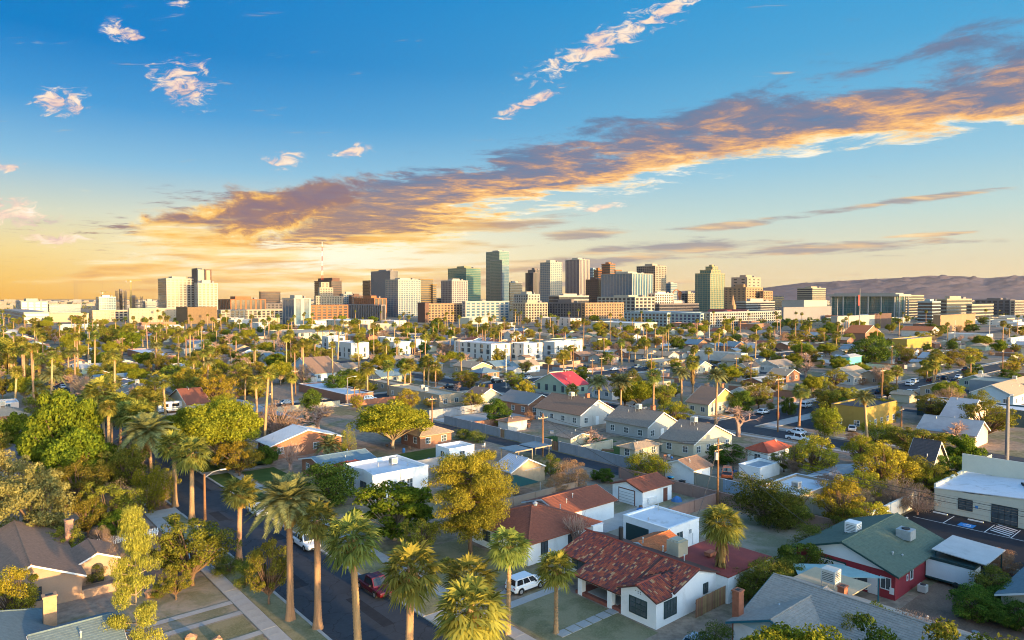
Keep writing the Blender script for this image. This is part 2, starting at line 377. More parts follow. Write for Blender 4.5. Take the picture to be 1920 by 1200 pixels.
def quads(name, v, m):
    n = len(v) // 4; me = bpy.data.meshes.new(name); me.vertices.add(n * 4); me.vertices.foreach_set('co', np.ascontiguousarray(v, dtype=np.float32).ravel())
    me.loops.add(n * 4); me.loops.foreach_set('vertex_index', np.arange(n * 4, dtype=np.int32)); me.polygons.add(n)
    me.polygons.foreach_set('loop_start', np.arange(0, n * 4, 4, dtype=np.int32)); me.polygons.foreach_set('loop_total', np.full(n, 4, dtype=np.int32))
    me.materials.append(m); me.update(); me.validate(); return me

SPEC = {  # clumps, leaves per clump, leaf size, clump radius, crown base height share, flatness, material, bark
 'ash': (70, 190, .34, .16, .18, 1.0, 'ash', BARK), 'pale': (80, 170, .26, .13, .12, 1.0, 'pale', BARK),
 'mesq': (58, 120, .25, .125, .18, .9, 'mesq', BARK), 'mesqy': (60, 130, .24, .13, .15, .95, 'mesqy', BARK),
 'umbrella': (150, 190, .26, .15, .24, .85, 'umbrella', BARKL), 'citrus': (50, 180, .30, .18, .05, 1.0, 'citrus', BARK),
 'shrub': (40, 170, .24, .2, .0, 1.0, 'shrub', BARK), 'rust': (50, 220, .16, .17, .05, 1.0, 'rust', BARKPK), 'willow': (50, 150, .24, .15, .1, 1.1, 'umbrella', BARK),
 'scheff': (55, 130, .38, .13, .12, .9, 'ash', BARKL), 'column': (40, 150, .2, .22, .03, 1.0, 'umbrella', BARK), 'twig': (60, 100, .17, .17, .1, 1.0, 'twig', BARKPK), 'hedgetree': (60, 150, .26, .2, 0, 1.0, 'shrub', BARK),
}
def crown_tree(kind, seed):
    """unit tree: height 1, width 1; returns (trunk mesh, crown mesh)"""
    K, NL, ls, cr, cb, fl, lm, bark = SPEC[kind]
    r = np.random.default_rng(seed); unit = 7.0
    cs = []
    while len(cs) < K:
        p = r.uniform(-1, 1, 3)
        d = np.linalg.norm(p)
        if d > 1 or d < .35: continue
        if kind == 'umbrella' and p[2] < -.35: continue
        if d < .72 and r.random() < .55: continue
        q = np.array([p[0] * .5, p[1] * .5, 0])
        ztop = 1 - cr * .5; q[2] = cb + (ztop - cb) * (p[2] * .5 + .5) ** fl
        if kind == 'hedgetree': q = np.array([r.uniform(-.5, .5), r.uniform(-.25, .25), r.uniform(.1, .95)])
        q[:2] *= (1 - cr * .55)
        cs.append(q)
    cs = np.array(cs)
    # uneven outline
    cs[:, :2] *= (1 + .16 * r.normal(size=(K, 1))); cs[:, 2] *= (1 + .06 * r.normal(size=K))
    rad = cr * r.uniform(.55, 1.15, K)
    pts = []; outs = []
    for c, cr_ in zip(cs, rad):
        n = int(NL * 1.75 * r.uniform(.6, 1.3)); d = r.normal(size=(n, 3)); d[:, 2] = d[:, 2] * .8 + .25; d /= np.linalg.norm(d, axis=1)[:, None]
        rr = cr_ * r.uniform(.45, 1.0, n) ** .6
        p = c + d * rr[:, None] * np.array([1, 1, .75])
        if kind in ('willow', 'column'): p[:, 2] -= r.random(n) ** 2 * .16
        pts.append(p); outs.append(d)
    pts = np.concatenate(pts); outs = np.concatenate(outs); pts[:, 2] = np.maximum(pts[:, 2], .01)
    me = leaf_mesh('crown_' + kind, pts, ls * .72 / unit, LEAF[lm], seed, .62, .3, outs)
    tb = MB(); R = random.Random(seed)
    th = max(cb * .9, .1); tb.tube([(0, 0, -.01), (.01, 0, th * .5), (R.uniform(-.02, .02), R.uniform(-.02, .02), th)], [.032, .026, .022], 7)
    for c in (cs if kind in ('mesq', 'mesqy', 'twig', 'scheff') else cs[::2]):
        mid = ((c[0]) * .45 + R.uniform(-.03, .03), c[1] * .45 + R.uniform(-.03, .03), th + (c[2] - th) * .5)
        tb.tube([(0, 0, th * .9), mid, tuple(c), (c[0] * 1.12, c[1] * 1.12, c[2] + cr * .35)], [.016, .010, .0045, .0015], 4, cap=False)
    return tb.mesh('trunk_' + kind, bark, True), me

def branchy(seed, kind):
    """bare trees: recursive twigs; unit height and width"""
    R = random.Random(seed); tb = MB()
    def grow(p, d, L, rad, dep):
        q = p + d * L; mid = p + d * L * .5 + Vector((R.uniform(-1, 1), R.uniform(-1, 1), R.uniform(-.3, .6))) * L * .08
        tb.tube([p, mid, q], [rad, rad * .85, rad * .65], 5 if dep < 2 else 3, cap=False)
        if dep >= (5 if kind == 'bare' else 3): return
        for _ in range(3 if dep < 4 else 4):
            sp = .75 if kind == 'bare' else .28
            nd = (d + Vector((R.gauss(0, sp), R.gauss(0, sp), R.gauss(.12, sp * .6)))).normalized()
            grow(p + d * L * R.uniform(.55, 1), nd, L * (R.uniform(.62, .85) if kind == 'bare' else R.uniform(.7, 1.0)), rad * .62, dep + 1)
    if kind == 'bare':
        grow(Vector((0, 0, 0)), Vector((.05, 0, 1)).normalized(), .26, .035, 0)
    else:
        tb.tube([(0, 0, 0), (0, 0, .18)], [.06, .05], 7)
        for i in range(14):
            a = R.uniform(0, 6.28); e = R.uniform(.25, .8)
            grow(Vector((0, 0, .15)), Vector((math.cos(a) * e, math.sin(a) * e, 1)).normalized(), .3, .014, 1)
    v = np.array(tb.v); w = max(np.ptp(v[:, 0]), np.ptp(v[:, 1])); v[:, :2] /= w; v[:, 2] /= v[:, 2].max(); tb.v = [tuple(p) for p in v]
    return tb.mesh('branches_' + kind, BARKPK, False)

def pine_mesh(seed, slim):
    r = np.random.default_rng(seed); R = random.Random(seed); tb = MB(); pts = []; outs = []
    tb.tube([(0, 0, 0), (.01, .01, .4), (-.01, 0, .75), (0, 0, .985)], [.030 if not slim else .012, .022 if not slim else .009, .012 if not slim else .006, .003], 8)
    if slim:
        lv = [(.06 + .90 * i / 15, 1) for i in range(16)]
    else:
        lv = [(.30 + .66 * i / 15, 1) for i in range(16)]
    for z, _ in lv:
        nb = 5 if slim else 6
        for b in range(nb):
            a = R.uniform(0, 6.28)
            if slim: L = (.5 - .40 * z ** 1.6) * R.uniform(.55, 1.05); rise = .25
            else: L = .5 * (math.sin(min(1, (z - .2) / .75) * math.pi * .62 + .5)) * R.uniform(.6, 1.08); rise = R.uniform(-.08, .2)
            e = Vector((math.cos(a) * L, math.sin(a) * L, z + L * rise * (.35 if slim else .6)))
            tb.tube([(0, 0, z - .02), tuple(e * .5 + Vector((0, 0, z * .5 - .012))), tuple(e)], [.004 if slim else .009, .003 if slim else .006, .0015], 4, cap=False)
            for s_ in ((.7, 1.0) if slim else (.45, .65, .85, 1.0)):
                c = Vector((0, 0, z)) * (1 - s_) + e * s_
                nn = 260 if slim else 220; rad = (.115 if slim else .095) * R.uniform(.7, 1.2)
                d = r.normal(size=(nn, 3)); d /= np.linalg.norm(d, axis=1)[:, None]
                p = np.array(c) + d * (rad * r.uniform(.3, 1, nn) ** .5)[:, None] * np.array([1, 1, .35 if slim else .6])
                pts.append(p); outs.append(d)
    d = r.normal(size=(150, 3)); d /= np.linalg.norm(d, axis=1)[:, None]; pts.append(np.array([0, 0, .97]) + d * .05); outs.append(d)
    me = leaf_mesh('needles', np.concatenate(pts), 0.021 if not slim else .022, LEAF['slimpine' if slim else 'pine'], seed, .3, .3, np.concatenate(outs))
    return tb.mesh('pine_trunk', BARK if not slim else BARKL, True), me

def fan_crown(seed, n=46, low=-.75, leafm='fan'):
    """crown of fan fronds, radius about 1"""
    R = random.Random(seed); vs = []
    for i in range(n):
        el = math.asin(low + (0.98 - low) * (i + .5) / n); az = i * 2.39996 + R.uniform(-.2, .2)
        d = Vector((math.cos(az) * math.cos(el), math.sin(az) * math.cos(el), math.sin(el)))
        side = d.cross(Vector((0, 0, 1))); side = side.normalized() if side.length > .01 else Vector((1, 0, 0))
        nor = side.cross(d).normalized(); pl = R.uniform(.40, .56); hub = d * pl + Vector((0, 0, -.06 * pl)); bl = R.uniform(.42, .56)
        p0 = d * .02; w = side * .012
        vs += [p0 - w, p0 + w, hub + w, hub - w]
        NS = 15; roll = R.uniform(-.4, .4)
        for k in range(NS):
            an = (-1.75 + 3.5 * k / (NS - 1)) + R.uniform(-.05, .05)
            sd = (d * math.cos(an) + (side * math.cos(roll) + nor * math.sin(roll)) * math.sin(an)).normalized()
            ln = bl * (1 - .22 * abs(an) / 1.75) * R.uniform(.88, 1.08); ww = nor.cross(sd).normalized() * (.038 * ln / .5)
            fold = nor * (.012 if k % 2 else -.012)
            mid = hub + sd * ln * .55 + fold - Vector((0, 0, .03)); tip = hub + sd * ln * .98 - Vector((0, 0, R.uniform(.08, .22)))
            vs += [hub, mid - ww, tip, mid + ww]
    return quads('fan_crown', np.array([tuple(v) for v in vs]), LEAF[leafm])
def date_crown(seed, n=48):
    R = random.Random(seed); vs = []
    for i in range(n):
        el = math.asin(-.35 + 1.31 * (i + .5) / n); az = i * 2.39996 + R.uniform(-.15, .15)
        h = Vector((math.cos(az), math.sin(az), 0)); L = R.uniform(.88, 1.12)
        P = []
        for k in range(7):
            s_ = k / 6; P.append(h * (math.cos(el) * L * s_) + Vector((0, 0, math.sin(el) * L * s_ - .42 * s_ * s_ * L * (1 - .35 * math.sin(el)))))
        for k in range(6):
            a, b = P[k], P[k + 1]; d = (b - a).normalized(); side = d.cross(Vector((0, 0, 1))).normalized(); nor = side.cross(d); w = side * .012
            vs += [a - w, a + w, b + w, b - w]
            if k == 0: continue
            for j in range(5):
                c = a + (b - a) * (j / 5); ll = .24 * math.sin(min(1, (k + j / 5) / 5.2) * 2.6 + .35) + .05
                for sg in (-1, 1):
                    ld = (side * sg + d * .75 + nor * .38).normalized(); ww = d * .024
                    vs += [c - ww, c + ld * ll * .5 - ww * .8, c + ld * ll - Vector((0, 0, .025)), c + ld * ll * .5 + ww]
    return quads('date_crown', np.array([tuple(v) for v in vs]), LEAF['date'])
def skirt_mesh(seed, long=1.0):
    r = np.random.default_rng(seed); vs = []
    for i in range(340):
        a = r.uniform(0, 6.283); z0 = -r.uniform(0, .9) * long; L = r.uniform(.25, .5); ro = r.uniform(.10, .34) * (1 - .35 * abs(z0) / max(long, .1))
        h = np.array([math.cos(a), math.sin(a), 0]); t = np.array([-math.sin(a), math.cos(a), 0]) * r.uniform(.015, .04)
        p = h * ro * .6 + np.array([0, 0, z0 + .08]); q = h * ro * 1.15 + np.array([0, 0, z0 - L])
        vs += [p - t, p + t, q + t * .6, q - t * .6]
    return quads('skirt', np.array(vs), LEAF['dead'])
def trunk_mesh(seed, rough=False):
    """unit palm trunk: height 1 in z, radius in metres"""
    R = random.Random(seed); pts = []; rad = []; n = 70
    lean = R.uniform(-.25, .25); lean2 = R.uniform(-.25, .25)
    for k in range(n + 1):
        s_ = k / n; pts.append((lean * math.sin(s_ * 2.2) * .35 * s_, lean2 * s_ * s_ * .35, s_ - .003))
        flare = .22 * math.exp(-s_ * 14); rr = .29 - .07 * s_ + flare + (.034 if k % 2 else 0) + (R.uniform(-.05, .07) if rough else R.uniform(-.008, .008))
        rad.append(rr)
    return MB().tube(pts, rad, 10).mesh('palm_trunk', PALMT, not rough), pts[-1]

# ---------------- measured positions (metres) ----------------
TREES = [
  ('date', -22.0, 67.0, 14.9, 7.4, 'tall feathery date palm at the kerb in front of the white pickup'),
  ('fan', -18.8, 65.3, 12.5, 4.3, 'tall fan palm with straight bare trunk beside the feathery date palm'),
  ('fan', -13.4, 59.0, 13.2, 5.0, 'tall fan palm in front of the asphalt street, left of the red pickup'),
  ('fan', -8.1, 52.6, 13.1, 5.1, 'tall fan palm whose crown overlaps the dark red pickup'),
  ('fan', -2.5, 46.0, 12.9, 5.1, 'large full fan palm crown at the bottom edge of the picture'),
  ('fan', -3.5, 61.5, 8.4, 4.9, 'smaller fan palm just behind the large bottom-edge palm crown'),
  ('fanthin', -0.4, 64.1, 10.5, 4.0, 'slim fan palm in front of the white parked SUV'),
  ('fanthin', 4.2, 64.4, 8.0, 4.1, 'short fan palm in the lawn by the stepping stones'),
  ('fanskirt', 22.5, 73.3, 9.9, 4.9, 'shaggy fan palm beside the white casita with hanging dead fronds'),
  ('fan', -33.2, 82.3, 10.4, 4.8, 'fan palm at the kerb near the white hatchback'),
  ('fan', -46.1, 97.7, 12.0, 5.5, 'fan palm next to the brown street lamp'),
  ('fan', -51.6, 104.0, 11.9, 5.4, 'fan palm close behind the palm next to the brown street lamp'),
  ('date', -61.0, 115.2, 13.1, 9.4, 'feathery date palm in the left kerb row'),
  ('fan', -65.7, 120.7, 13.7, 5.9, None),
  ('fan', -72.2, 128.4, 12.9, 6.2, None),
  ('fan', -78.0, 135.3, 13.3, 6.1, None),
  ('fan', -83.2, 141.4, 12.1, 6.2, None),
  ('fan', -88.1, 147.0, 15.0, 6.9, None),
  ('date', -50.0, 123.7, 7.1, 6.4, 'date palm under the broad umbrella tree at the side street'),
  ('date', -36.0, 134.4, 5.3, 6.5, 'squat date palm before the blue-grey roof'),
  ('shrubpalm', -7.5, 79.4, 1.6, 2.5, None),
  ('fan', -94.6, 186.1, 11.1, 4.9, None),
  ('fan', -94.6, 205.8, 8.4, 4.5, None),
  ('fan', -89.7, 206.9, 10.9, 4.9, None),
  ('fan', -88.0, 211.1, 8.1, 4.3, None),
  ('fan', -80.6, 205.8, 11.1, 4.8, None),
  ('fan', -75.2, 200.7, 8.8, 4.4, None),
  ('fan', -70.6, 200.7, 11.6, 4.7, None),
  ('fan', -46.4, 219.1, 11.8, 5.5, None),
  ('fan', -47.0, 211.1, 7.0, 4.3, None),
  ('fan', -40.6, 223.9, 11.8, 4.9, None),
  ('fan', -36.2, 230.2, 10.1, 4.7, None),
  ('fan', -34.7, 232.8, 11.7, 5.1, None),
  ('fan', -30.3, 246.9, 11.6, 5.4, None),
  ('fan', -32.2, 250.0, 10.6, 4.7, None),
  ('fan', -27.4, 244.0, 9.7, 4.6, None),
  ('fan', -52.5, 360.0, 9.0, 3.9, None),
  ('date', 25.0, 195.9, 10.3, 6.4, 'dark date palm, left one of the pair by the second street'),
  ('date', 30.1, 189.5, 11.0, 6.2, 'sunlit date palm, right one of the pair by the second street'),
  ('fan', 18.0, 203.7, 6.6, 4.5, None),
  ('fan', 14.6, 279.0, 8.1, 3.5, None),
  ('fan', 22.2, 293.0, 8.7, 4.1, None),
  ('fan', 37.5, 181.1, 13.4, 4.5, 'tall fan palm on the second street left of the grey-roofed houses'),
  ('date', 48.5, 195.0, 12.8, 5.5, 'tall dark-crowned palm behind the chimneyed grey house'),
  ('fanskirt', 60.3, 227.6, 13.2, 5.7, 'shaggy skirted palm behind the tall dark-crowned palm'),
  ('date', 51.6, 172.6, 14.5, 5.1, 'tall palm standing by the yellow-gabled house'),
  ('fan', 52.3, 325.7, 12.7, 4.1, None),
  ('fan', 57.5, 336.4, 8.4, 3.4, None),
  ('fan', 60.6, 336.4, 8.4, 3.7, None),
  ('fan', 63.8, 323.1, 12.1, 4.0, None),
  ('fan', 82.5, 310.8, 9.2, 3.4, None),
  ('fan', 92.3, 320.5, 9.0, 4.5, None),
  ('fan', 107.7, 363.2, 11.1, 3.7, None),
  ('fan', 114.8, 369.8, 10.4, 4.0, None),
  ('fan', 70.9, 168.4, 11.0, 4.5, 'thick-trunked fan palm by the dark red sign'),
  ('date', 73.2, 139.9, 13.4, 4.6, 'tall palm in front of the yellow two-storey house'),
  ('fan', 129.7, 235.5, 7.4, 4.8, None),
  ('fan', 135.8, 241.1, 8.1, 4.9, None),
  ('fan', 157.7, 259.5, 7.7, 4.1, None),
  ('fan', 156.1, 253.1, 8.9, 4.3, None),
  ('fanskirt', 162.8, 262.8, 12.7, 5.7, None),
  ('fan', 198.6, 419.0, 11.8, 5.9, None),
  ('fan', 178.8, 501.0, 12.9, 4.7, None),
  ('fan', 177.8, 472.1, 12.2, 5.2, None),
  ('fan', 359.2, 501.0, 15.6, 5.5, None),
  ('fan', -174.8, 336.4, 11.6, 6.3, None),
  ('date', -147.8, 219.1, 10.3, 8.2, 'broad date palm on the left beyond the bright green tree'),
  ('date', -140.9, 202.7, 8.0, 7.0, None),
  ('fan', -152.3, 250.0, 7.8, 5.9, None),
  ('fan', -115.5, 197.8, 9.8, 5.9, None),
  ('fan', -151.5, 261.1, 7.2, 6.5, None),
  ('fan', -169.8, 288.8, 9.5, 7.2, None),
  ('fan', -96.3, 176.4, 9.4, 5.8, None),
  ('fan', -94.4, 180.3, 7.1, 5.4, None),
  ('fan', -104.5, 169.1, 9.6, 5.6, None),
  ('fan', -217.6, 323.1, 8.8, 6.1, None),
  ('fanskirt', -213.1, 293.0, 11.9, 5.9, None),
  ('fanskirt', -198.2, 279.0, 12.0, 6.1, None),
  ('fanskirt', -184.2, 266.3, 10.8, 5.8, None),
  ('fan', -276.2, 402.5, 10.1, 5.0, None),
  ('fan', -327.9, 472.1, 11.8, 6.6, None),
  ('fan', -275.3, 373.2, 8.2, 4.1, None),
  ('fan', -107.7, 373.2, 12.5, 7.0, None),
  ('fan', -107.6, 360.0, 10.7, 6.2, None),
  ('fan', -206.3, 423.3, 12.2, 4.6, None),
  ('fan', -240.8, 446.4, 11.1, 4.9, None),
  ('fan', -257.7, 501.0, 13.3, 4.7, None),
  ('ash', -78.8, 119.3, 15.8, 11.2, 'big bright green leafy tree at the left behind the kerb palms'),
  ('ash', -70.8, 111.1, 11.0, 9.6, 'dark green lower tree in front of the bright green leafy tree'),
  ('ash', -85.3, 122.9, 9.7, 7.7, 'deep green tree left of the bright green leafy tree'),
  ('pale', -60.2, 86.2, 10.3, 9.2, 'large pale lumpy tree with yellow-grey foliage above the brown roof'),
  ('pale', -73.7, 97.7, 10.8, 7.3, 'pale lumpy tree cut by the left edge of the picture'),
  ('mesq', -64.5, 101.4, 7.4, 7.2, None),
  ('mesq', -66.7, 111.1, 7.6, 7.9, None),
  ('mesq', -62.1, 109.6, 8.2, 7.3, None),
  ('willow', -53.9, 100.8, 7.7, 5.7, 'yellow willowy tree glowing beside the sidewalk'),
  ('mesq', -54.7, 92.1, 7.3, 6.9, None),
  ('mesq', -56.3, 90.0, 6.1, 5.7, None),
  ('mesq', -78.0, 117.6, 5.3, 5.5, None),
  ('mesq', -70.6, 126.8, 6.0, 6.0, None),
  ('twig', -55.1, 95.4, 6.4, 4.5, None),
  ('twig', -53.9, 104.0, 5.8, 4.1, None),
  ('mesq', -55.6, 108.1, 5.4, 4.7, None),
  ('ash', -52.1, 90.0, 3.9, 4.3, None),
  ('slimpine', -32.4, 58.3, 13.9, 4.8, 'slender tall pine with open whorled branches at lower left'),
  ('mesq', -35.5, 75.2, 8.0, 7.6, 'wide feathery tree over the front yard left of the street'),
  ('mesq', -38.9, 77.1, 5.2, 4.9, None),
  ('mesq', -25.3, 70.4, 6.8, 4.4, 'small dark-trunked tree in the parkway by the street'),
  ('shrub', -29.4, 74.9, 3.3, 3.0, None),
  ('shrub', -32.8, 78.6, 2.2, 3.7, None),
  ('twig', -51.5, 85.3, 3.4, 3.2, 'pinkish bare bush beside the brick chimney'),
  ('mesqy', -48.3, 65.3, 6.1, 4.8, 'golden round tree between the two lower left houses'),
  ('twig', -46.2, 77.8, 3.6, 2.7, None),
  ('shrub', -46.6, 76.0, 2.2, 2.4, None),
  ('mesq', -54.4, 82.3, 4.4, 4.5, None),
  ('shrub', -37.6, 72.2, 1.8, 2.1, None),
  ('mesq', -35.6, 71.6, 3.7, 3.4, None),
  ('shrub', -49.4, 81.0, 2.6, 1.9, None),
  ('umbrella', -54.2, 126.8, 12.5, 12.7, 'broad yellow-green umbrella tree at the street corner'),
  ('citrus', -46.9, 130.0, 4.1, 4.5, None),
  ('citrus', -28.1, 105.3, 7.2, 8.6, 'dense dark green round tree beside the date palm'),
  ('scheff', -15.5, 89.6, 7.8, 10.6, 'white-branched broad tree in front of the flat white house'),
  ('pine', -5.1, 83.3, 12.8, 9.8, 'massive golden-green pine before the brown-roofed house'),
  ('mesq', -11.2, 83.3, 5.2, 5.0, 'small golden tree left of the massive pine trunk'),
  ('umbrella', -25.1, 143.9, 9.6, 14.9, 'round yellow-green shade tree beside the brick hip-roofed house'),
  ('column', -32.4, 134.4, 7.3, 2.9, 'narrow weeping yellow-green tree next to the squat date palm'),
  ('rust', 10.0, 113.3, 5.1, 5.9, 'larger rust-brown round bush near the white garage'),
  ('rust', 7.2, 110.2, 3.3, 4.2, 'smaller rust-brown bush beside the green canopy'),
  ('shrub', 6.9, 121.1, 4.3, 4.0, None),
  ('citrus', 16.1, 117.6, 2.7, 3.1, None),
  ('citrus', 14.8, 119.3, 1.9, 2.1, None),
  ('broom', -41.3, 126.8, 5.0, 5.4, 'bare pink brush-like tree before the white-roofed brick house'),
  ('bare', -45.8, 161.0, 7.8, 10.6, 'bare grey spreading tree between the low houses'),
  ('broom', 7.9, 85.3, 5.2, 3.8, 'bare pollarded tree against the white house wall'),
  ('hedgetree', 35.4, 95.4, 6.2, 8.2, None),
  ('hedgetree', 38.7, 94.7, 5.7, 5.2, None),
  ('mesqy', 63.7, 111.1, 6.6, 7.9, None),
  ('mesqy', 53.3, 104.0, 5.8, 6.5, None),
  ('mesqy', 68.2, 109.6, 5.4, 6.5, None),
  ('twig', 50.3, 106.7, 5.1, 5.0, None),
  ('shrub', 44.7, 91.7, 3.4, 4.3, None),
  ('mesq', 49.9, 124.8, 3.9, 4.9, None),
  ('citrus', 75.7, 117.6, 5.1, 5.5, None),
  ('mesq', 81.1, 139.9, 5.0, 7.7, None),
  ('mesqy', 67.2, 130.9, 5.7, 6.2, None),
  ('mesqy', 45.4, 94.2, 7.2, 6.2, 'golden feathery tree at the alley behind the hedge'),
  ('mesqy', 48.0, 90.8, 4.8, 6.0, 'bright yellow bush spilling over the white boundary wall'),
  ('mesqy', 59.8, 109.6, 8.8, 9.6, 'large golden feathery tree left of the cream gable'),
  ('twig', 57.3, 101.4, 5.6, 5.7, 'pinkish twiggy tree in front of the golden feathery tree'),
  ('mesqy', 66.1, 108.1, 4.7, 5.4, None),
  ('twig', 51.0, 101.4, 4.4, 5.6, None),
  ('twig', 54.8, 102.6, 4.5, 4.8, None),
  ('twig', 59.8, 100.1, 4.8, 4.7, None),
  ('mesqy', 53.4, 120.0, 7.9, 8.7, 'rounded golden-green tree right of the red-roofed cottage'),
  ('twig', 50.6, 122.2, 6.5, 4.8, 'pink bare tree beside the red-roofed cottage'),
  ('willow', 77.8, 144.9, 6.6, 7.7, None),
  ('mesq', 80.6, 134.4, 6.6, 10.5, None),
  ('ash', 80.5, 122.2, 7.7, 6.3, 'dark green tree behind the cream gable'),
  ('mesq', 106.7, 153.1, 8.8, 10.3, None),
  ('bare', 95.9, 147.6, 5.8, 6.9, 'bare pink tree in front of the long grey roof'),
  ('citrus', 32.4, 76.6, 4.5, 5.1, 'green bush with golden top at the red building corner'),
  ('shrub', 26.8, 71.9, 4.1, 6.2, 'dense dark green shrub by the wooden fence'),
  ('shrub', 29.5, 73.8, 4.0, 6.1, None),
  ('citrus', 29.6, 72.2, 3.3, 4.6, None),
  ('shrub', 25.3, 71.2, 3.5, 4.5, None),
  ('shrub', 37.8, 84.0, 3.8, 6.9, 'round green shrub on the alley wall'),
  ('mesqy', 31.7, 59.8, 5.0, 4.3, 'golden-leaved small tree in the bottom right corner yard'),
  ('twig', 34.2, 58.4, 5.2, 5.6, 'bare pinkish tree beside the bottom right green roof'),
  ('mesqy', 29.4, 58.9, 4.5, 3.7, None),
  ('shrub', 17.5, 58.9, 4.0, 4.2, 'feathery green shrub at the bottom edge by the driveway'),
  ('shrub', 50.7, 71.2, 3.6, 5.1, None),
  ('citrus', 45.9, 66.8, 3.7, 4.2, None),
  ('citrus', 50.0, 68.5, 3.3, 4.3, None),
  ('rust', 55.2, 82.6, 2.2, 3.4, None),
  ('rust', 57.0, 78.6, 2.8, 3.7, None),
  ('twig', 56.1, 81.0, 1.9, 3.2, None),
  ('citrus', 48.4, 65.1, 3.1, 3.6, None),
  ('citrus', 172.8, 325.7, 14.8, 17.8, 'large dark round tree before the ochre warehouse'),
  ('mesq', 29.0, 161.0, 3.8, 6.6, None),
  ('willow', 23.5, 120.0, 5.3, 7.9, 'drooping yellow-green tree in the alley yard'),
  ('umbrella', 36.1, 195.0, 8.0, 10.7, 'dark spreading tree behind the date palm pair'),
  ('mesqy', 40.0, 169.1, 6.4, 7.9, None),
  ('bare', 52.3, 157.3, 7.4, 11.8, 'bare pink-brown tree in front of the white parked car'),
  ('bare', 16.1, 141.9, 5.1, 4.9, None),
  ('shrub', -7.7, 150.3, 2.8, 4.2, None),
  ('shrub', 15.6, 147.6, 2.3, 5.8, None),
  ('shrub', -10.8, 153.1, 2.8, 4.3, None),
  ('citrus', 41.0, 130.9, 4.1, 7.2, 'dark fan-leaved shrub behind the utility pole transformer'),
  ('mesq', 90.6, 193.1, 7.3, 9.1, None),
  ('mesq', 94.4, 188.6, 7.4, 8.3, None),
  ('citrus', 75.4, 186.1, 5.3, 4.4, None),
  ('mesq', 109.0, 176.4, 6.9, 9.7, None),
  ('citrus', -57.7, 238.3, 7.5, 9.3, None),
  ('citrus', -58.3, 227.6, 6.8, 8.2, None),
  ('mesq', -17.8, 253.1, 5.0, 9.9, None),
  ('mesq', -87.3, 310.8, 10.2, 14.6, None),
  ('mesq', -100.7, 310.8, 8.5, 12.1, None),
  ('mesq', 86.2, 225.1, 7.1, 7.0, None),
  ('willow', 97.3, 176.4, 6.2, 5.5, None),
  ('bare', -112.5, 202.7, 6.4, 7.0, None),
  ('bare', -145.1, 225.1, 7.1, 10.6, None),
  ('bare', -126.0, 202.7, 7.2, 7.9, None),
  ('ash', -98.6, 135.3, 9.6, 6.4, None),
  ('bare', 133.4, 310.8, 7.3, 7.3, None),
  ('mesq', -110.3, 231.5, 8.2, 10.9, None),
  ('mesq', -129.6, 288.8, 10.2, 13.5, None),
  ('citrus', -126.5, 253.1, 7.9, 7.9, None),
  ('mesq', -201.8, 310.8, 12.1, 12.1, None),
  ('mesq', -264.5, 446.4, 13.2, 17.4, None),
  ('ash', -224.4, 402.5, 12.6, 13.8, None),
]
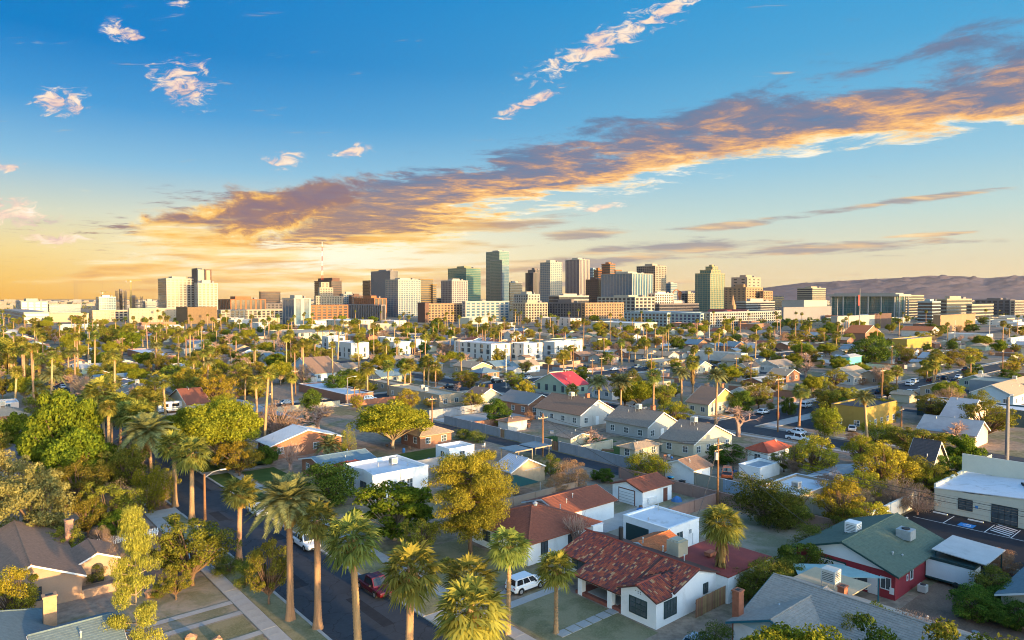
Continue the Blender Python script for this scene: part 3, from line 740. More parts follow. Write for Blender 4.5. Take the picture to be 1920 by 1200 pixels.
HOUSES = [
  (122.1, 78.5, 8.0, 7.7, 2.8, 'hip', 0.38, 'brick', 'tan', {'win': 1}, 'brick house with tan hip roof under the round shade tree'),
  (132.9, 50.8, 15.0, 6.9, 2.8, 'gy', 0.3, 'brick', 'white', {'win': 1}, 'brick house with white sheet roof and low gable'),
  (109.3, 51.3, 9.7, 10.1, 2.6, 'gx', 0.22, 'brick', 'bluegrey', {'win': 1}, 'low brick house with blue-grey roof before the weeping tree'),
  (107.0, 75.4, 5.9, 4.7, 3.0, 'flat', 0, 'white', 'whiteroof', {'win': 1}, 'small white flat-roofed building beside the wooden pergola'),
  (87.1, 73.9, 7.1, 4.3, 2.8, 'gy', 0.45, 'wood', 'metal', {'win': 0, 'corr': 1}, 'wooden shed with corrugated metal roof behind the massive pine'),
  (165.1, 112.8, 8.1, 28.9, 3.6, 'flat', 0, 'tan', 'tanroof', {'win': 1, 'cool': 2}, 'long tan flat-roofed complex with rooftop coolers'),
  (153.6, 117.5, 9.8, 6.4, 3.4, 'gy', 0.5, 'cream', 'brown', {'win': 2, 'chim': 1}, 'cream gabled house with brown roof beside the tan flat complex'),
  (137.6, 122.8, 9.6, 12.5, 3.2, 'gy', 0.45, 'brick', 'grey', {'win': 2}, 'brick gabled house with wide grey roof by the second street'),
  (116.8, 121.5, 12.2, 16.1, 3.2, 'gy', 0.5, 'white', 'brown', {'win': 2, 'cool': 1, 'chim': 1}, 'white gabled house with brown roof and chimney by the second street'),
  (96.1, 121.5, 10.6, 12.3, 3.2, 'gy', 0.5, 'stucco', 'greybrown', {'win': 2, 'cool': 1, 'chim': 1}, 'grey stucco house with brown roof and rooftop cooler facing the alley'),
  (79.6, 115.1, 13.8, 7.8, 3.0, 'gy', 0.42, 'cream', 'greybrown', {'win': 2, 'cool': 1}, 'cream house with brown roof between the grey stucco house and red-roofed cottage'),
  (66.4, 119.7, 8.0, 4.1, 3.0, 'hip', 0.5, 'white', 'redroof', {'win': 2, 'vent': 1}, 'white cottage with bright red hip roof'),
  (85.5, 104.2, 7.7, 3.8, 2.5, 'hip', 0.35, 'cream', 'tan', {'win': 1}, 'cream square shed with tan hip roof by the alley wall'),
  (123.9, 104.2, 6.1, 3.6, 2.5, 'hip', 0.3, 'white', 'brown', {'win': 0}, 'white backyard shed with brown hip roof near the red block wall'),
  (101.1, 102.3, 5.7, 3.9, 2.4, 'gy', 0.25, 'cream', 'greybrown', {'win': 0}, 'cream shed with low grey-brown roof in the alley yards'),
  (68.5, 99.2, 4.9, 6.0, 2.6, 'gx', 0.35, 'white', 'brown', {'win': 0}, 'white garage with brown roof beside the alley pole'),
  (49.5, 98.8, 12.3, 6.9, 2.3, 'flat', 0, 'tan', 'whiteroof', {'win': 0, 'cool': 1}, 'low white-roofed sheds behind the clipped hedge'),
  (62.4, 110.0, 6.8, 4.1, 2.2, 'flat', 0, 'white', 'pale', {'win': 0}, 'pale lean-to roof before the red-roofed cottage'),
  (48.1, 111.8, 10.2, 6.1, 2.3, 'gx', 0.25, 'stucco', 'pale', {'win': 0}, 'low pale roof among the golden trees'),
  (41.9, 128.3, 8.8, 3.5, 2.6, 'gy', 1.0, 'cream', 'dark', {'win': 1}, 'cream steep-gabled cottage with dark roof behind the golden tree'),
  (46.4, 168.6, 8.7, 10.8, 2.8, 'gy', 0.55, 'pinkish', 'pale', {'win': 0}, 'long house with pale grey roof and pink gable end'),
  (53.6, 188.0, 15.5, 5.2, 3.0, 'gy', 0.5, 'pinkish', 'pale', {'win': 0}, 'smaller pale grey roof behind the long pale-roofed house'),
  (69.5, 170.7, 18.3, 8.4, 5.6, 'flat', 0, 'ochre', 'dark', {'win': 3, 'cool': 1}, 'ochre yellow two-storey house at the street corner'),
  (106.0, 159.9, 14.7, 6.8, 3.2, 'gy', 0.5, 'cream', 'brown', {'win': 2, 'gable': 'yellow', 'chim': 1}, 'cream house with yellow gable and brown roof'),
  (107.3, 183.7, 12.8, 7.4, 3.4, 'gx', 0.5, 'brick', 'tan', {'win': 1, 'gable': 'white'}, 'craftsman house with tan roof and white gable'),
  (135.1, 313.6, 12.2, 4.5, 5.4, 'hip', 0.4, 'teal', 'pale', {'win': 3}, 'teal two-storey cottage with pale roof'),
  (109.3, 257.2, 14.8, 10.8, 3.2, 'gx', 0.5, 'white', 'tan', {'win': 1}, 'white gabled house with ribbed tan roof below the teal cottage'),
  (103.0, 264.6, 19.9, 7.6, 3.4, 'gx', 0.45, 'tan', 'brown', {'win': 1}, 'tan house with brown roof behind the paired palms'),
  (157.9, 158.0, 9.8, 15.5, 3.2, 'gx', 0.45, 'sage', 'redmetal', {'win': 4}, 'sage green hall with red metal roof and dark arched windows'),
  (226.2, 170.6, 10.7, 12.9, 3.0, 'gy', 0.35, 'tan', 'tan', {'win': 1}, 'tan-roofed house behind the parked white sedan'),
  (224.3, 182.1, 9.5, 9.2, 3.0, 'gx', 0.4, 'tan', 'bluegrey', {'win': 1}, 'house with blue metal roof across the side street'),
  (217.7, 189.8, 11.3, 8.8, 3.0, 'gx', 0.45, 'bluewall', 'tan', {'win': 1}, 'pale blue house with tan roof near the townhouses'),
  (198.1, 118.5, 5.6, 20.0, 2.8, 'flat', 0, 'tan', 'tanroof', {'win': 1}, 'low tan building behind the palm row by the cross street'),
  (190.2, 95.7, 9.4, 34.6, 2.6, 'flat', 0, 'brick', 'whiteroof', {'win': 0}, 'flat white carport roof with a car beneath'),
  (248.3, 112.1, 11.1, 25.6, 3.0, 'gx', 0.4, 'bluewall', 'brown', {'win': 1}, 'pale blue gabled house with brown roof behind the carport'),
  (226.7, 66.4, 5.5, 21.1, 3.0, 'flat', 0, 'cream', 'whiteroof', {'win': 2}, 'cream flat-roofed house by the kerb palms with cars'),
  (199.9, 53.5, 5.6, 18.5, 2.8, 'gx', 0.35, 'cream', 'rustbrown', {'win': 1}, 'cream house with rust brown roof behind the motorhome'),
  (158.5, 62.1, 5.2, 38.3, 2.8, 'gy', 0.3, 'white', 'pale', {'win': 1}, 'white low-gabled house behind the umbrella tree'),
  (148.8, 63.2, 4.1, 17.5, 2.6, 'flat', 0, 'tan', 'tanroof', {'win': 1}, 'tan flat addition behind the white-roofed brick house'),
  (243.0, 61.5, 6.6, 44.0, 3.2, 'flat', 0, 'white', 'whiteroof', {'win': 1}, 'bright white stepped flat-roofed house among the trees'),
  (132.1, 9.2, 3.6, 67.5, 3.0, 'gy', 0.3, 'stucco', 'purple', {'win': 0}, 'house with dusky purple-grey roof at the left edge'),
  (38.8, 204.5, 9.8, 31.2, 4.2, 'flat', 0, 'darkgreen', 'whiteroof', {'win': 0}, 'long dark green building with bright white flat roof'),
  (56.8, 240.3, 57.8, 10.6, 3.4, 'gx', 0.5, 'bluewall', 'tan', {'win': 1, 'cool': 1}, 'blue-gabled house with tan roof behind the long green building'),
  (54.9, 260.9, 14.4, 18.8, 5.0, 'flat', 0, 'ribgrey', 'tanroof', {'win': 0}, 'long grey ribbed shed at the right edge'),
  (146.9, 273.1, 14.6, 9.8, 3.0, 'gx', 0.4, 'white', 'greybrown', {'win': 1}, None),
  (152.4, 257.3, 10.0, 4.4, 3.2, 'gx', 0.7, 'white', 'dark', {'win': 2}, 'small white steep-gabled house with a dark roof'),
  (124.0, 219.7, 14.7, 7.4, 2.8, 'gx', 0.3, 'brick', 'pale', {'win': 1}, None),
  (193.4, 252.3, 22.4, 13.9, 2.6, 'flat', 0, 'tan', 'tanroof', {'win': 1}, 'sunlit tan boxcar-like building between thin palms'),
  (183.0, 304.0, 5.8, 27.8, 4.4, 'flat', 0, 'white', 'whiteroof', {'win': 0}, 'long white flat-roofed workshop behind the thin palms'),
  (155.9, 437.8, 41.4, 8.2, 7.5, 'flat', 0, 'ochre', 'tanroof', {'win': 0}, 'ochre warehouse lit by the sun'),
  (213.9, 521.6, 26.4, 15.0, 6, 'gy', 0.4, 'brick', 'orange', {'win': 0}, 'brick hall with orange roof left of the ochre warehouse'),
  (202.6, 618.5, 18.1, 22.0, 5, 'gy', 0.35, 'white', 'orange', {'win': 0}, None),
  (156.2, 589.3, 15.3, 25.9, 5, 'flat', 0, 'white', 'whiteroof', {'win': 1}, 'long white roofed depot at right'),
  (126.2, 525.7, 86.1, 2.3, 6, 'flat', 0, 'white', 'whiteroof', {'win': 3}, 'modern white-framed house at the right edge'),
  (267.1, 213.8, 12.6, 32.0, 8.8, 'flat', 0, 'offwhite', 'whiteroof', {'win': 6}, 'leftmost of the three white modern townhouse blocks'),
  (258.8, 228.1, 12.9, 10.4, 8.8, 'flat', 0, 'offwhite', 'whiteroof', {'win': 6}, 'middle one of the three white modern townhouse blocks'),
  (266.6, 257.3, 21.6, 8.9, 8.0, 'flat', 0, 'offwhite', 'whiteroof', {'win': 5}, 'rightmost white townhouse block with orange window panels'),
  (369.2, 175.3, 10.4, 8.4, 9.5, 'flat', 0, 'offwhite', 'whiteroof', {'win': 6}, 'tall white cube house at the left of the modern cubes'),
  (323.3, 166.1, 10.2, 20.9, 8.5, 'flat', 0, 'offwhite', 'whiteroof', {'win': 6}, 'front white cube house with slit windows'),
  (322.7, 191.4, 10.1, 10.2, 8.0, 'flat', 0, 'offwhite', 'whiteroof', {'win': 6}, 'white cube house with tall slit window beside palms'),
  (347.5, 200.8, 5.3, 10.5, 9.0, 'flat', 0, 'offwhite', 'whiteroof', {'win': 6}, 'white cube house at the back of the modern cubes'),
  (353.5, 224.5, 7.7, 7.3, 6.5, 'flat', 0, 'offwhite', 'whiteroof', {'win': 6}, 'low white cube house at the right of the modern cubes'),
  (365.7, 83.2, 9.6, 79.1, 3.5, 'flat', 0, 'brick', 'whiteroof', {'win': 0}, 'long low white-roofed school-like building at left'),
  (295.9, 78.0, 6.7, 21.7, 3.6, 'flat', 0, 'white', 'whiteroof', {'win': 1}, None),
  (381.4, 324.7, 9.3, 9.2, 5, 'gx', 0.5, 'white', 'greybrown', {'win': 2}, None),
  (324.4, 322.9, 16.4, 15.5, 4, 'flat', 0, 'cream', 'tanroof', {'win': 1}, 'cream flat building with red eave'),
  (482.7, 205.8, 33.9, 98.1, 6, 'flat', 0, 'cream', 'tanroof', {'win': 5}, 'long cream wall-like building beyond the left palms'),
  (702.6, 349.0, 53.8, 104.2, 6.5, 'flat', 0, 'cream', 'whiteroof', {'win': 5}, 'long cream low building below the red brick apartments'),
  (414.4, 503.9, 33.7, 55.7, 8, 'flat', 0, 'cream', 'whiteroof', {'win': 6}, 'low modern building with orange panel'),
  (537.4, 543.1, 17.0, 52.5, 9, 'flat', 0, 'pinkish', 'whiteroof', {'win': 6}, None),
]
TOWERS = [
  (1088, 265, 44, 48, 59, 'grid', 'offwhite', 'darkglass', {'fh': 3.3, 'ps': 5, 'pf': 0.5, 'sf': 0.5}, 'broad white apartment tower at the left of the skyline'),
  (1042, 295, 27, 15, 52, 'grid', 'offwhite', 'darkglass', {'fh': 3.3, 'ps': 5, 'pf': 0.5, 'sf': 0.5}, 'lower right wing of the broad white apartment tower'),
  (1069, 302, 6, 26, 74, 'ribs', 'navy', 'darkglass', {'ps': 5}, 'dark blue rooftop block on the white apartment tower'),
  (1061, 301, 11, 6, 72, 'plain', 'offwhite', 'darkglass', {}, 'blank white slab rising above the white apartment tower'),
  (1057, 310, 8, 6, 72, 'ribs', 'brown', 'darkglass', {'ps': 5}, 'brown slatted slab at the top of the white apartment tower'),
  (977, 194, 55, 8, 17, 'mesh', 'tan', 'darkglass', {'fh': 3.2, 'ps': 4}, 'tan scaffold-wrapped block below the white apartment tower'),
  (887, 239, 34, 49, 19, 'mesh', 'brownmesh', 'darkglass', {'fh': 3.2, 'ps': 4}, 'brown mesh-wrapped block below the white apartment tower'),
  (1182, 386, 59, 66, 28, 'ribs', 'orangebrick', 'darkglass', {'ps': 8}, 'orange and cream office slab right of the white apartment tower'),
  (1399, 517, 41, 8, 43, 'bands', 'brown', 'darkglass', {}, 'dark square block above the cream apartments'),
  (964, 302, 86, 22, 14, 'grid', 'cream', 'darkglass', {'fh': 3.2, 'ps': 6}, 'long cream three-storey apartments'),
  (774, 325, 20, 34, 30, 'ribs', 'offwhite', 'blueglass', {'ps': 7, 'pf': 0.6}, 'white tower with blue shaded side in front of the art deco block'),
  (1398, 672, 24, 87, 68, 'bands', 'brown', 'darkglass', {'fh': 4}, 'brown banded tower behind the art deco block'),
  (1404, 677, 17, 73, 75, 'plain', 'brown', 'darkglass', {}, 'rooftop block of the brown banded tower'),
  (1226, 565, 27, 6, 50, 'grid', 'cream', 'darkglass', {'fh': 4, 'ps': 5, 'pf': 0.7, 'sf': 0.6}, 'stepped cream art deco tower'),
  (1228, 569, 16, 6, 60, 'grid', 'cream', 'darkglass', {'fh': 4, 'ps': 6, 'pf': 0.7, 'sf': 0.6}, 'top step of the cream art deco tower'),
  (1212, 551, 53, 6, 34, 'grid', 'cream', 'darkglass', {'fh': 4, 'ps': 5, 'pf': 0.6, 'sf': 0.5}, 'wide base block of the cream art deco tower'),
  (856, 382, 53, 6, 21, 'grid', 'orangebrick', 'darkglass', {'fh': 3.3, 'ps': 7}, 'red brick apartments in front of the art deco tower'),
  (823, 468, 6, 106, 21, 'ribs', 'greyslab', 'darkglass', {'ps': 5}, 'low grey ribbed building right of the red brick apartments'),
  (936, 520, 21, 65, 30, 'ribs', 'orangebrick', 'darkglass', {'ps': 6}, 'orange brick office block below the tall grey slab'),
  (1478, 810, 6, 37, 72, 'bands', 'brown', 'darkglass', {}, 'narrow brown tower left of the tall grey slab'),
  (1315, 770, 19, 85, 90, 'ribs', 'greyslab', 'darkglass', {'ps': 2.5, 'pf': 0.6}, 'tall plain grey slab tower'),
  (956, 574, 42, 39, 60, 'grid', 'offwhite', 'blueglass', {'fh': 3.3, 'ps': 4.5, 'pf': 0.45, 'sf': 0.5}, 'white gridded apartment tower with blue shaded side'),
  (975, 629, 25, 6, 62, 'bands', 'goldbrown', 'darkglass', {'fh': 3.5}, 'brown glass tower beside the white gridded tower'),
  (970, 650, 7, 6, 53, 'bands', 'goldbrown', 'darkglass', {'fh': 3.5}, 'short step of the brown glass tower'),
  (1207, 896, 40, 69, 96, 'bands', 'goldgreen', 'tealglass', {'fh': 3.8, 'sf': 0.3}, 'teal glass tower with golden banded side'),
  (982, 698, 34, 33, 61, 'grid', 'offwhite', 'purpleglass', {'fh': 3.3, 'ps': 4.5, 'pf': 0.4, 'sf': 0.35}, 'white gridded tower with purple ribs below the teal glass tower'),
  (1307, 1072, 31, 53, 145, 'glass', 'steel', 'tealglass', {}, 'tallest glass tower of the skyline'),
  (1264, 1045, 6, 45, 121, 'glass', 'steel', 'tealglass', {}, 'front glass slab of the tallest tower'),
  (1256, 1039, 20, 6, 109, 'glass', 'steel', 'blueglass', {}, 'dark right-hand slab of the tallest tower'),
  (1313, 1111, 41, 12, 69, 'bands', 'offwhite', 'darkglass', {'fh': 4}, 'low white banded office right of the tallest tower'),
  (1223, 1109, 24, 29, 91, 'ribs', 'greybrick', 'darkglass', {'ps': 4}, 'dark grey stepped tower left of the residential tower'),
  (1225, 1116, 19, 25, 98, 'ribs', 'greybrick', 'darkglass', {'ps': 4}, 'curved top block of the dark grey stepped tower'),
  (943, 898, 31, 28, 98, 'grid', 'creamgrey', 'blueglass', {'fh': 3.3, 'ps': 5, 'pf': 0.35, 'sf': 0.4}, 'cream and grey residential tower with balconies'),
  (991, 1027, 30, 41, 110, 'ribs', 'creamrib', 'purpleglass', {'ps': 4, 'pf': 0.55}, 'tall ribbed tower with cream sunlit side'),
  (1096, 1181, 7, 14, 100, 'bands', 'bluewall', 'blueglass', {}, 'slim bluish tower behind the ribbed tower'),
  (1081, 1183, 14, 14, 95, 'bands', 'orangebrick', 'darkglass', {'fh': 4}, 'orange banded step beside the copper tower'),
  (1057, 1196, 18, 26, 109, 'bands', 'orangebrick', 'darkglass', {'fh': 5}, 'copper brown tower above the blue hotel'),
  (1055, 1213, 22, 7, 95, 'bands', 'orangebrick', 'darkglass', {'fh': 4}, 'low copper step right of the copper tower'),
  (850, 930, 11, 31, 64, 'grid', 'brown', 'darkglass', {'fh': 3.6, 'ps': 5, 'pf': 0.5, 'sf': 0.5}, 'dark brown square tower left of the blue hotel'),
  (752, 907, 56, 70, 72, 'ribs', 'creamrib', 'blueglass', {'ps': 7, 'pf': 0.4}, 'wide blue glass hotel with cream ribbed side'),
  (716, 871, 52, 81, 32, 'grid', 'creamgrey', 'darkglass', {'fh': 5, 'ps': 9}, 'podium block under the wide blue hotel'),
  (889, 1146, 36, 49, 97, 'grid', 'creambox', 'darkglass', {'fh': 3.8, 'ps': 5, 'pf': 0.45, 'sf': 0.45}, 'tall office box with gridded cream side'),
  (948, 1278, 24, 16, 63, 'bands', 'offwhite', 'blueglass', {}, 'small white and blue block right of the office box'),
  (739, 952, 51, 15, 38, 'grid', 'pinkish', 'darkglass', {'fh': 4, 'ps': 6}, 'pink low block right of the hotel podium'),
  (775, 1172, 50, 35, 79, 'grid', 'gold', 'tealglass', {'fh': 3.8, 'ps': 5.5, 'pf': 0.3, 'sf': 0.35}, 'teal and gold tower with tiered crown'),
  (781, 1184, 32, 26, 86, 'grid', 'gold', 'tealglass', {'fh': 3, 'ps': 5}, 'lower crown tier of the teal and gold tower'),
  (784, 1193, 18, 16, 93, 'grid', 'gold', 'tealglass', {'fh': 3, 'ps': 5}, 'upper crown tier of the teal and gold tower'),
  (620, 1045, 42, 29, 65, 'grid', 'peach', 'darkglass', {'fh': 5, 'ps': 12, 'pf': 0.8, 'sf': 0.8}, 'peach stone block with orange-tan lower storeys'),
  (611, 1026, 53, 40, 48, 'grid', 'orangetan', 'darkglass', {'fh': 4, 'ps': 8, 'pf': 0.7, 'sf': 0.7}, 'wide orange-tan middle of the peach block'),
  (597, 1057, 29, 6, 42, 'grid', 'orangetan', 'darkglass', {'fh': 4, 'ps': 5, 'pf': 0.6, 'sf': 0.6}, 'small orange wing right of the peach block'),
  (551, 926, 83, 16, 25, 'bands', 'offwhite', 'darkglass', {'fh': 3.2, 'sf': 0.5}, 'white parking deck below the peach block'),
  (645, 1326, 56, 31, 50, 'bands', 'cream', 'darkglass', {'fh': 4, 'sf': 0.55}, 'square cream and brown block before the mountains'),
  (451, 904, 67, 32, 28, 'plain', 'offwhite', 'darkglass', {}, 'white arts hall with blank lit wall'),
  (406, 1097, 34, 96, 37, 'court', 'steel', 'tealglass', {'ps': 26}, 'huge glass courthouse with white columns and overhanging roof'),
  (436, 1216, 79, 7, 35, 'bands', 'cream', 'darkglass', {'fh': 4}, 'cream block right of the glass courthouse'),
  (328, 1004, 31, 17, 26, 'bands', 'bluegreen', 'darkglass', {'fh': 4}, 'bluish low office right of the cream block'),
  (333, 1075, 105, 15, 29, 'bands', 'cream', 'darkglass', {'fh': 4.2, 'sf': 0.5}, 'sunlit cream banded office at right'),
  (294, 1043, 93, 6, 22, 'bands', 'cream', 'darkglass', {'fh': 4.2, 'sf': 0.5}, 'lower cream wing of the banded office'),
  (363, 1501, 32, 55, 27, 'grid', 'greybrick', 'darkglass', {'fh': 5, 'ps': 8}, 'grey office behind the cream wing'),
  (329, 1388, 197, 6, 26, 'grid', 'creambox', 'darkglass', {'fh': 4, 'ps': 6}, 'tan block at the right edge of the skyline'),
  (422, 638, 150, 10, 15, 'grid', 'offwhite', 'darkglass', {'fh': 3, 'ps': 4.5, 'pf': 0.5, 'sf': 0.45}, 'long white checkered apartments at right centre'),
  (429, 630, 18, 43, 14, 'grid', 'bluegreen', 'navyglass', {'fh': 3, 'ps': 5, 'pf': 0.5, 'sf': 0.4}, 'navy and blue end of the checkered apartments'),
  (467, 623, 67, 61, 14, 'grid', 'bluegreen', 'darkglass', {'fh': 3, 'ps': 5, 'pf': 0.5, 'sf': 0.5}, 'long pale blue apartments left of the checkered apartments'),
  (609, 642, 75, 7, 24, 'grid', 'orangetan', 'darkglass', {'fh': 3.4, 'ps': 5, 'pf': 0.6, 'sf': 0.55}, 'orange arcaded apartment block'),
  (627, 652, 10, 64, 24, 'grid', 'greybrick', 'darkglass', {'fh': 3.4, 'ps': 5}, 'grey shaded apartments left of the orange arcaded block'),
  (666, 590, 39, 25, 24, 'grid', 'cream', 'darkglass', {'fh': 3.4, 'ps': 4.5, 'pf': 0.5, 'sf': 0.45}, 'cream gridded apartments below the stepped grid block'),
  (769, 686, 24, 32, 36, 'grid', 'offwhite', 'darkglass', {'fh': 4, 'ps': 5, 'pf': 0.6, 'sf': 0.5}, 'cream stepped block with square windows'),
  (760, 742, 67, 22, 34, 'bands', 'offwhite', 'darkglass', {'fh': 5}, 'low white pavilion in front of the ribbed tower'),
  (717, 531, 74, 7, 26, 'grid', 'offwhite', 'blueglass', {'fh': 3.3, 'ps': 8, 'pf': 0.5, 'sf': 0.5}, 'cream modern apartments below the tallest tower'),
  (740, 488, 60, 6, 23, 'grid', 'orangetan', 'darkglass', {'fh': 3.2, 'ps': 5, 'pf': 0.55, 'sf': 0.5}, 'orange brick apartments with many windows'),
  (739, 483, 6, 17, 25, 'plain', 'brown', 'darkglass', {}, 'brown slab end of the orange brick apartments'),
  (1287, 108, 34, 80, 25, 'grid', 'offwhite', 'darkglass', {'fh': 4, 'ps': 8}, 'white building on the far left horizon'),
  (1295, 145, 42, 23, 20, 'bands', 'offwhite', 'blueglass', {'fh': 4}, 'pale long building right of the far left white building'),
  (1016, 88, 25, 272, 13, 'bands', 'offwhite', 'darkglass', {'fh': 4}, 'low white-roofed building at far left'),
  (1057, 116, 46, 19, 11, 'plain', 'tan', 'darkglass', {}, 'brown-roofed long shed at far left'),
  (1325, 218, 25, 27, 32, 'glass', 'steel', 'blueglass', {}, 'dark blue glass block left of the crane'),
  (1042, 164, 56, 22, 14, 'grid', 'tan', 'darkglass', {'fh': 3.3, 'ps': 5}, 'tan apartments below the construction site'),
  (1360, 253, 13, 21, 43, 'frame', 'greybrick', 'darkglass', {'fh': 4}, 'taller concrete core of the construction site'),
  (1340, 262, 25, 15, 32, 'frame', 'greybrick', 'darkglass', {'fh': 4}, 'open concrete frame under construction'),
  (1386, 301, 18, 15, 24, 'bands', 'offwhite', 'blueglass', {}, 'white low building beside the construction frame'),
  (1381, 692, 30, 12, 39, 'grid', 'offwhite', 'blueglass', {'fh': 4, 'ps': 6}, 'small white block left of the narrow brown tower'),
  (1351, 696, 28, 12, 35, 'grid', 'brown', 'darkglass', {'fh': 4, 'ps': 6}, 'small brown block below the narrow brown tower'),
  (1040, 707, 15, 7, 30, 'bands', 'offwhite', 'darkglass', {}, 'low cream block between the brown glass and white gridded towers'),
  (726, 1307, 60, 8, 34, 'bands', 'greybrick', 'darkglass', {}, 'low grey block right of the peach block'),
  (863, 1223, 27, 16, 40, 'grid', 'creambox', 'darkglass', {'fh': 4, 'ps': 6}, 'low tan block left of the teal and gold tower'),
  (1251, 459, 44, 15, 20, 'grid', 'greybrick', 'darkglass', {'fh': 4, 'ps': 7}, 'grey block behind the long cream apartments'),
  (444, 836, 134, 6, 19, 'plain', 'greyslab', 'darkglass', {}, 'dark low hall in front of the white arts hall'),
  (622, 812, 98, 8, 22, 'bands', 'greybrick', 'darkglass', {'fh': 4}, 'low grey parking block right of the pink block'),
  (290, 646, 83, 6, 14, 'plain', 'offwhite', 'darkglass', {}, 'low white building before the glass courthouse'),
  (293, 736, 43, 6, 15, 'plain', 'brown', 'darkglass', {}, 'dark brown low building before the glass courthouse'),
  (228, 720, 101, 6, 15, 'plain', 'orangetan', 'darkglass', {}, 'low orange brick store at right'),
]
POLES = [
  (-19.5, 166.3, 8.1, 'util', 'brown utility pole beside the round shade tree'),
  (6.2, 137.1, 8.7, 'util', 'orange-lit utility pole in the alley with flat crossarm'),
  (31.8, 105.0, 10.3, 'utilt', 'utility pole with grey transformer at the alley'),
  (63.3, 162.3, 13.4, 'util', 'utility pole by the dark red sign'),
  (92.2, 126.8, 13.5, 'steel', 'thick steel lamp pole at the right'),
  (-44.2, 97.7, 6.7, 'lamp', 'brown street lamp among the kerb palms'),
  (-2.1, 241.1, 13.8, 'steelthin', 'tall thin steel pole at the street corner'),
  (-70.6, 222.7, 8.9, 'util', 'utility pole with street lamp arm by the carport'),
  (-101.9, 266.3, 7.5, 'util', None),
  (33.4, 284.8, 6.7, 'util', None),
  (-49.6, 205.8, 7.9, 'lampthin', 'thin lamp post at the side street corner'),
  (-46.3, 200.7, 5.8, 'util', None),
  (85.7, 261.1, 9.6, 'util', None),
  (34.9, 266.3, 9.2, 'util', None),
  (-41.7, 310.8, 8.5, 'util', None),
  (51.2, 231.5, 8.2, 'util', None),
  (203.6, 446.4, 9.8, 'util', None),
  (128.1, 373.2, 8.2, 'util', None),
  (134.4, 366.5, 8.6, 'util', None),
  (133.4, 310.8, 7.3, 'util', None),
  (123.7, 310.8, 6.6, 'util', None),
  (122.4, 225.1, 8.8, 'util', None),
  (-205.0, 360.0, 11.2, 'util', None),
  (-207.2, 373.2, 8.2, 'util', None),
  (-69.9, 310.8, 12.1, 'steelthin', None),
  (-55.6, 336.4, 10.5, 'steelthin', None),
  (96.6, 169.1, 5.1, 'util', None),
  (151.8, 310.8, 8.5, 'util', None),
  (-310.4, 501.0, 19.5, 'steelthin', None),
  (-25.4, 501.0, 13.3, 'steelthin', None),
  (1.7, 446.4, 13.9, 'steelthin', None),
  (125.3, 446.4, 10.5, 'util', None),
  (375.6, 790.6, 30.8, 'steelthin', None),
  (144.5, 501.0, 11.7, 'steelthin', None),
  (-128.1, 310.8, 12.1, 'util', None),
  (324.1, 501.0, 15.6, 'steelthin', None),
  (349.5, 501.0, 19.5, 'steelthin', None),
]
CARS = [
  ('suv', 1.5, 74.3, 90, 'white', 'white SUV parked in the driveway of the red-tiled house'),
  ('pickup', -15.0, 73.8, 180, 'darkred', 'dark red pickup parked along the kerb'),
  ('pickup', -26.6, 87.3, 180, 'white', 'white pickup parked along the kerb'),
  ('sedan', -37.6, 100.3, 180, 'white', 'white hatchback parked farther up the kerb'),
  ('sedan', 76.6, 164.9, 80, 'white', 'white sedan in front of the ochre two-storey house'),
  ('sedan', 81.7, 163.6, 70, 'silver', 'silver sedan beside the white sedan at the ochre house'),
  ('pickup', 38.5, 121.5, 60, 'orange', 'orange pickup in the yard behind the utility pole transformer'),
  ('sedan', 69.2, 187.8, 90, 'white', 'white car on the second street before the bare tree'),
  ('sedan', 61.1, 189.5, 90, 'silver', 'silver car in the driveway of the yellow-gabled house'),
  ('sedan', -7.1, 266.3, 90, 'white', 'white sedan parked by the tan-roofed house'),
  ('sedan', -4.7, 273.4, 90, 'black', 'black car behind the white sedan at the tan-roofed house'),
  ('sedan', 5.2, 279.0, 90, 'black', 'black sedan by the pale blue house'),
  ('sedan', 2.2, 282.8, 90, 'black', 'second black car by the pale blue house'),
  ('suv', 16.6, 210.1, 0, 'white', 'white SUV by the sage green hall'),
  ('van', 23.3, 284.8, 90, 'white', 'white van behind the sage green hall'),
  ('sedan', -69.9, 235.5, 90, 'white', 'white car under the flat carport'),
  ('sedan', -81.0, 223.9, 90, 'black', 'black car behind the low wall by the kerb palms'),
  ('suv', 85.8, 198.8, 90, 'white', None),
  ('sedan', 97.3, 206.9, 90, 'bluegrey', None),
  ('sedan', 128.4, 231.5, 90, 'white', None),
  ('sedan', 132.9, 227.6, 90, 'white', 'white sedan driving up the right-hand street'),
  ('suv', 144.8, 248.4, 90, 'white', None),
  ('suv', 151.1, 256.2, 90, 'white', None),
  ('sedan', 122.7, 227.6, 90, 'black', None),
  ('sedan', 159.1, 259.5, 90, 'darkred', None),
  ('sedan', 164.2, 264.5, 90, 'black', None),
  ('sedan', 169.9, 268.0, 90, 'black', None),
  ('sedan', 167.1, 257.8, 90, 'black', None),
  ('sedan', -158.6, 241.1, 0, 'silver', None),
  ('sedan', -113.6, 188.6, 0, 'black', None),
  ('sedan', -99.9, 169.1, 0, 'black', None),
  ('motorhome', -94.0, 191.3, 90, 'white', 'white motorhome beside the fan palm on the cross street'),
  ('boat', -57.1, 76.0, 30, 'white', 'white boat-like trailer at the left edge'),
  ('sedan', 16.9, 61.1, 90, 'silver', 'silver car behind the feathery shrub at the bottom edge'),
  ('sedan', 177.1, 310.8, 0, 'white', None),
  ('sedan', 193.1, 325.7, 0, 'bluegrey', None),
  ('sedan', 48.0, 342.0, 90, 'black', None),
  ('sedan', 75.6, 284.8, 90, 'white', None),
  ('sedan', 58.2, 266.3, 0, 'white', None),
  ('sedan', 34.0, 310.8, 90, 'black', None),
  ('sedan', 52.4, 142.4, 0, 'white', None),
]
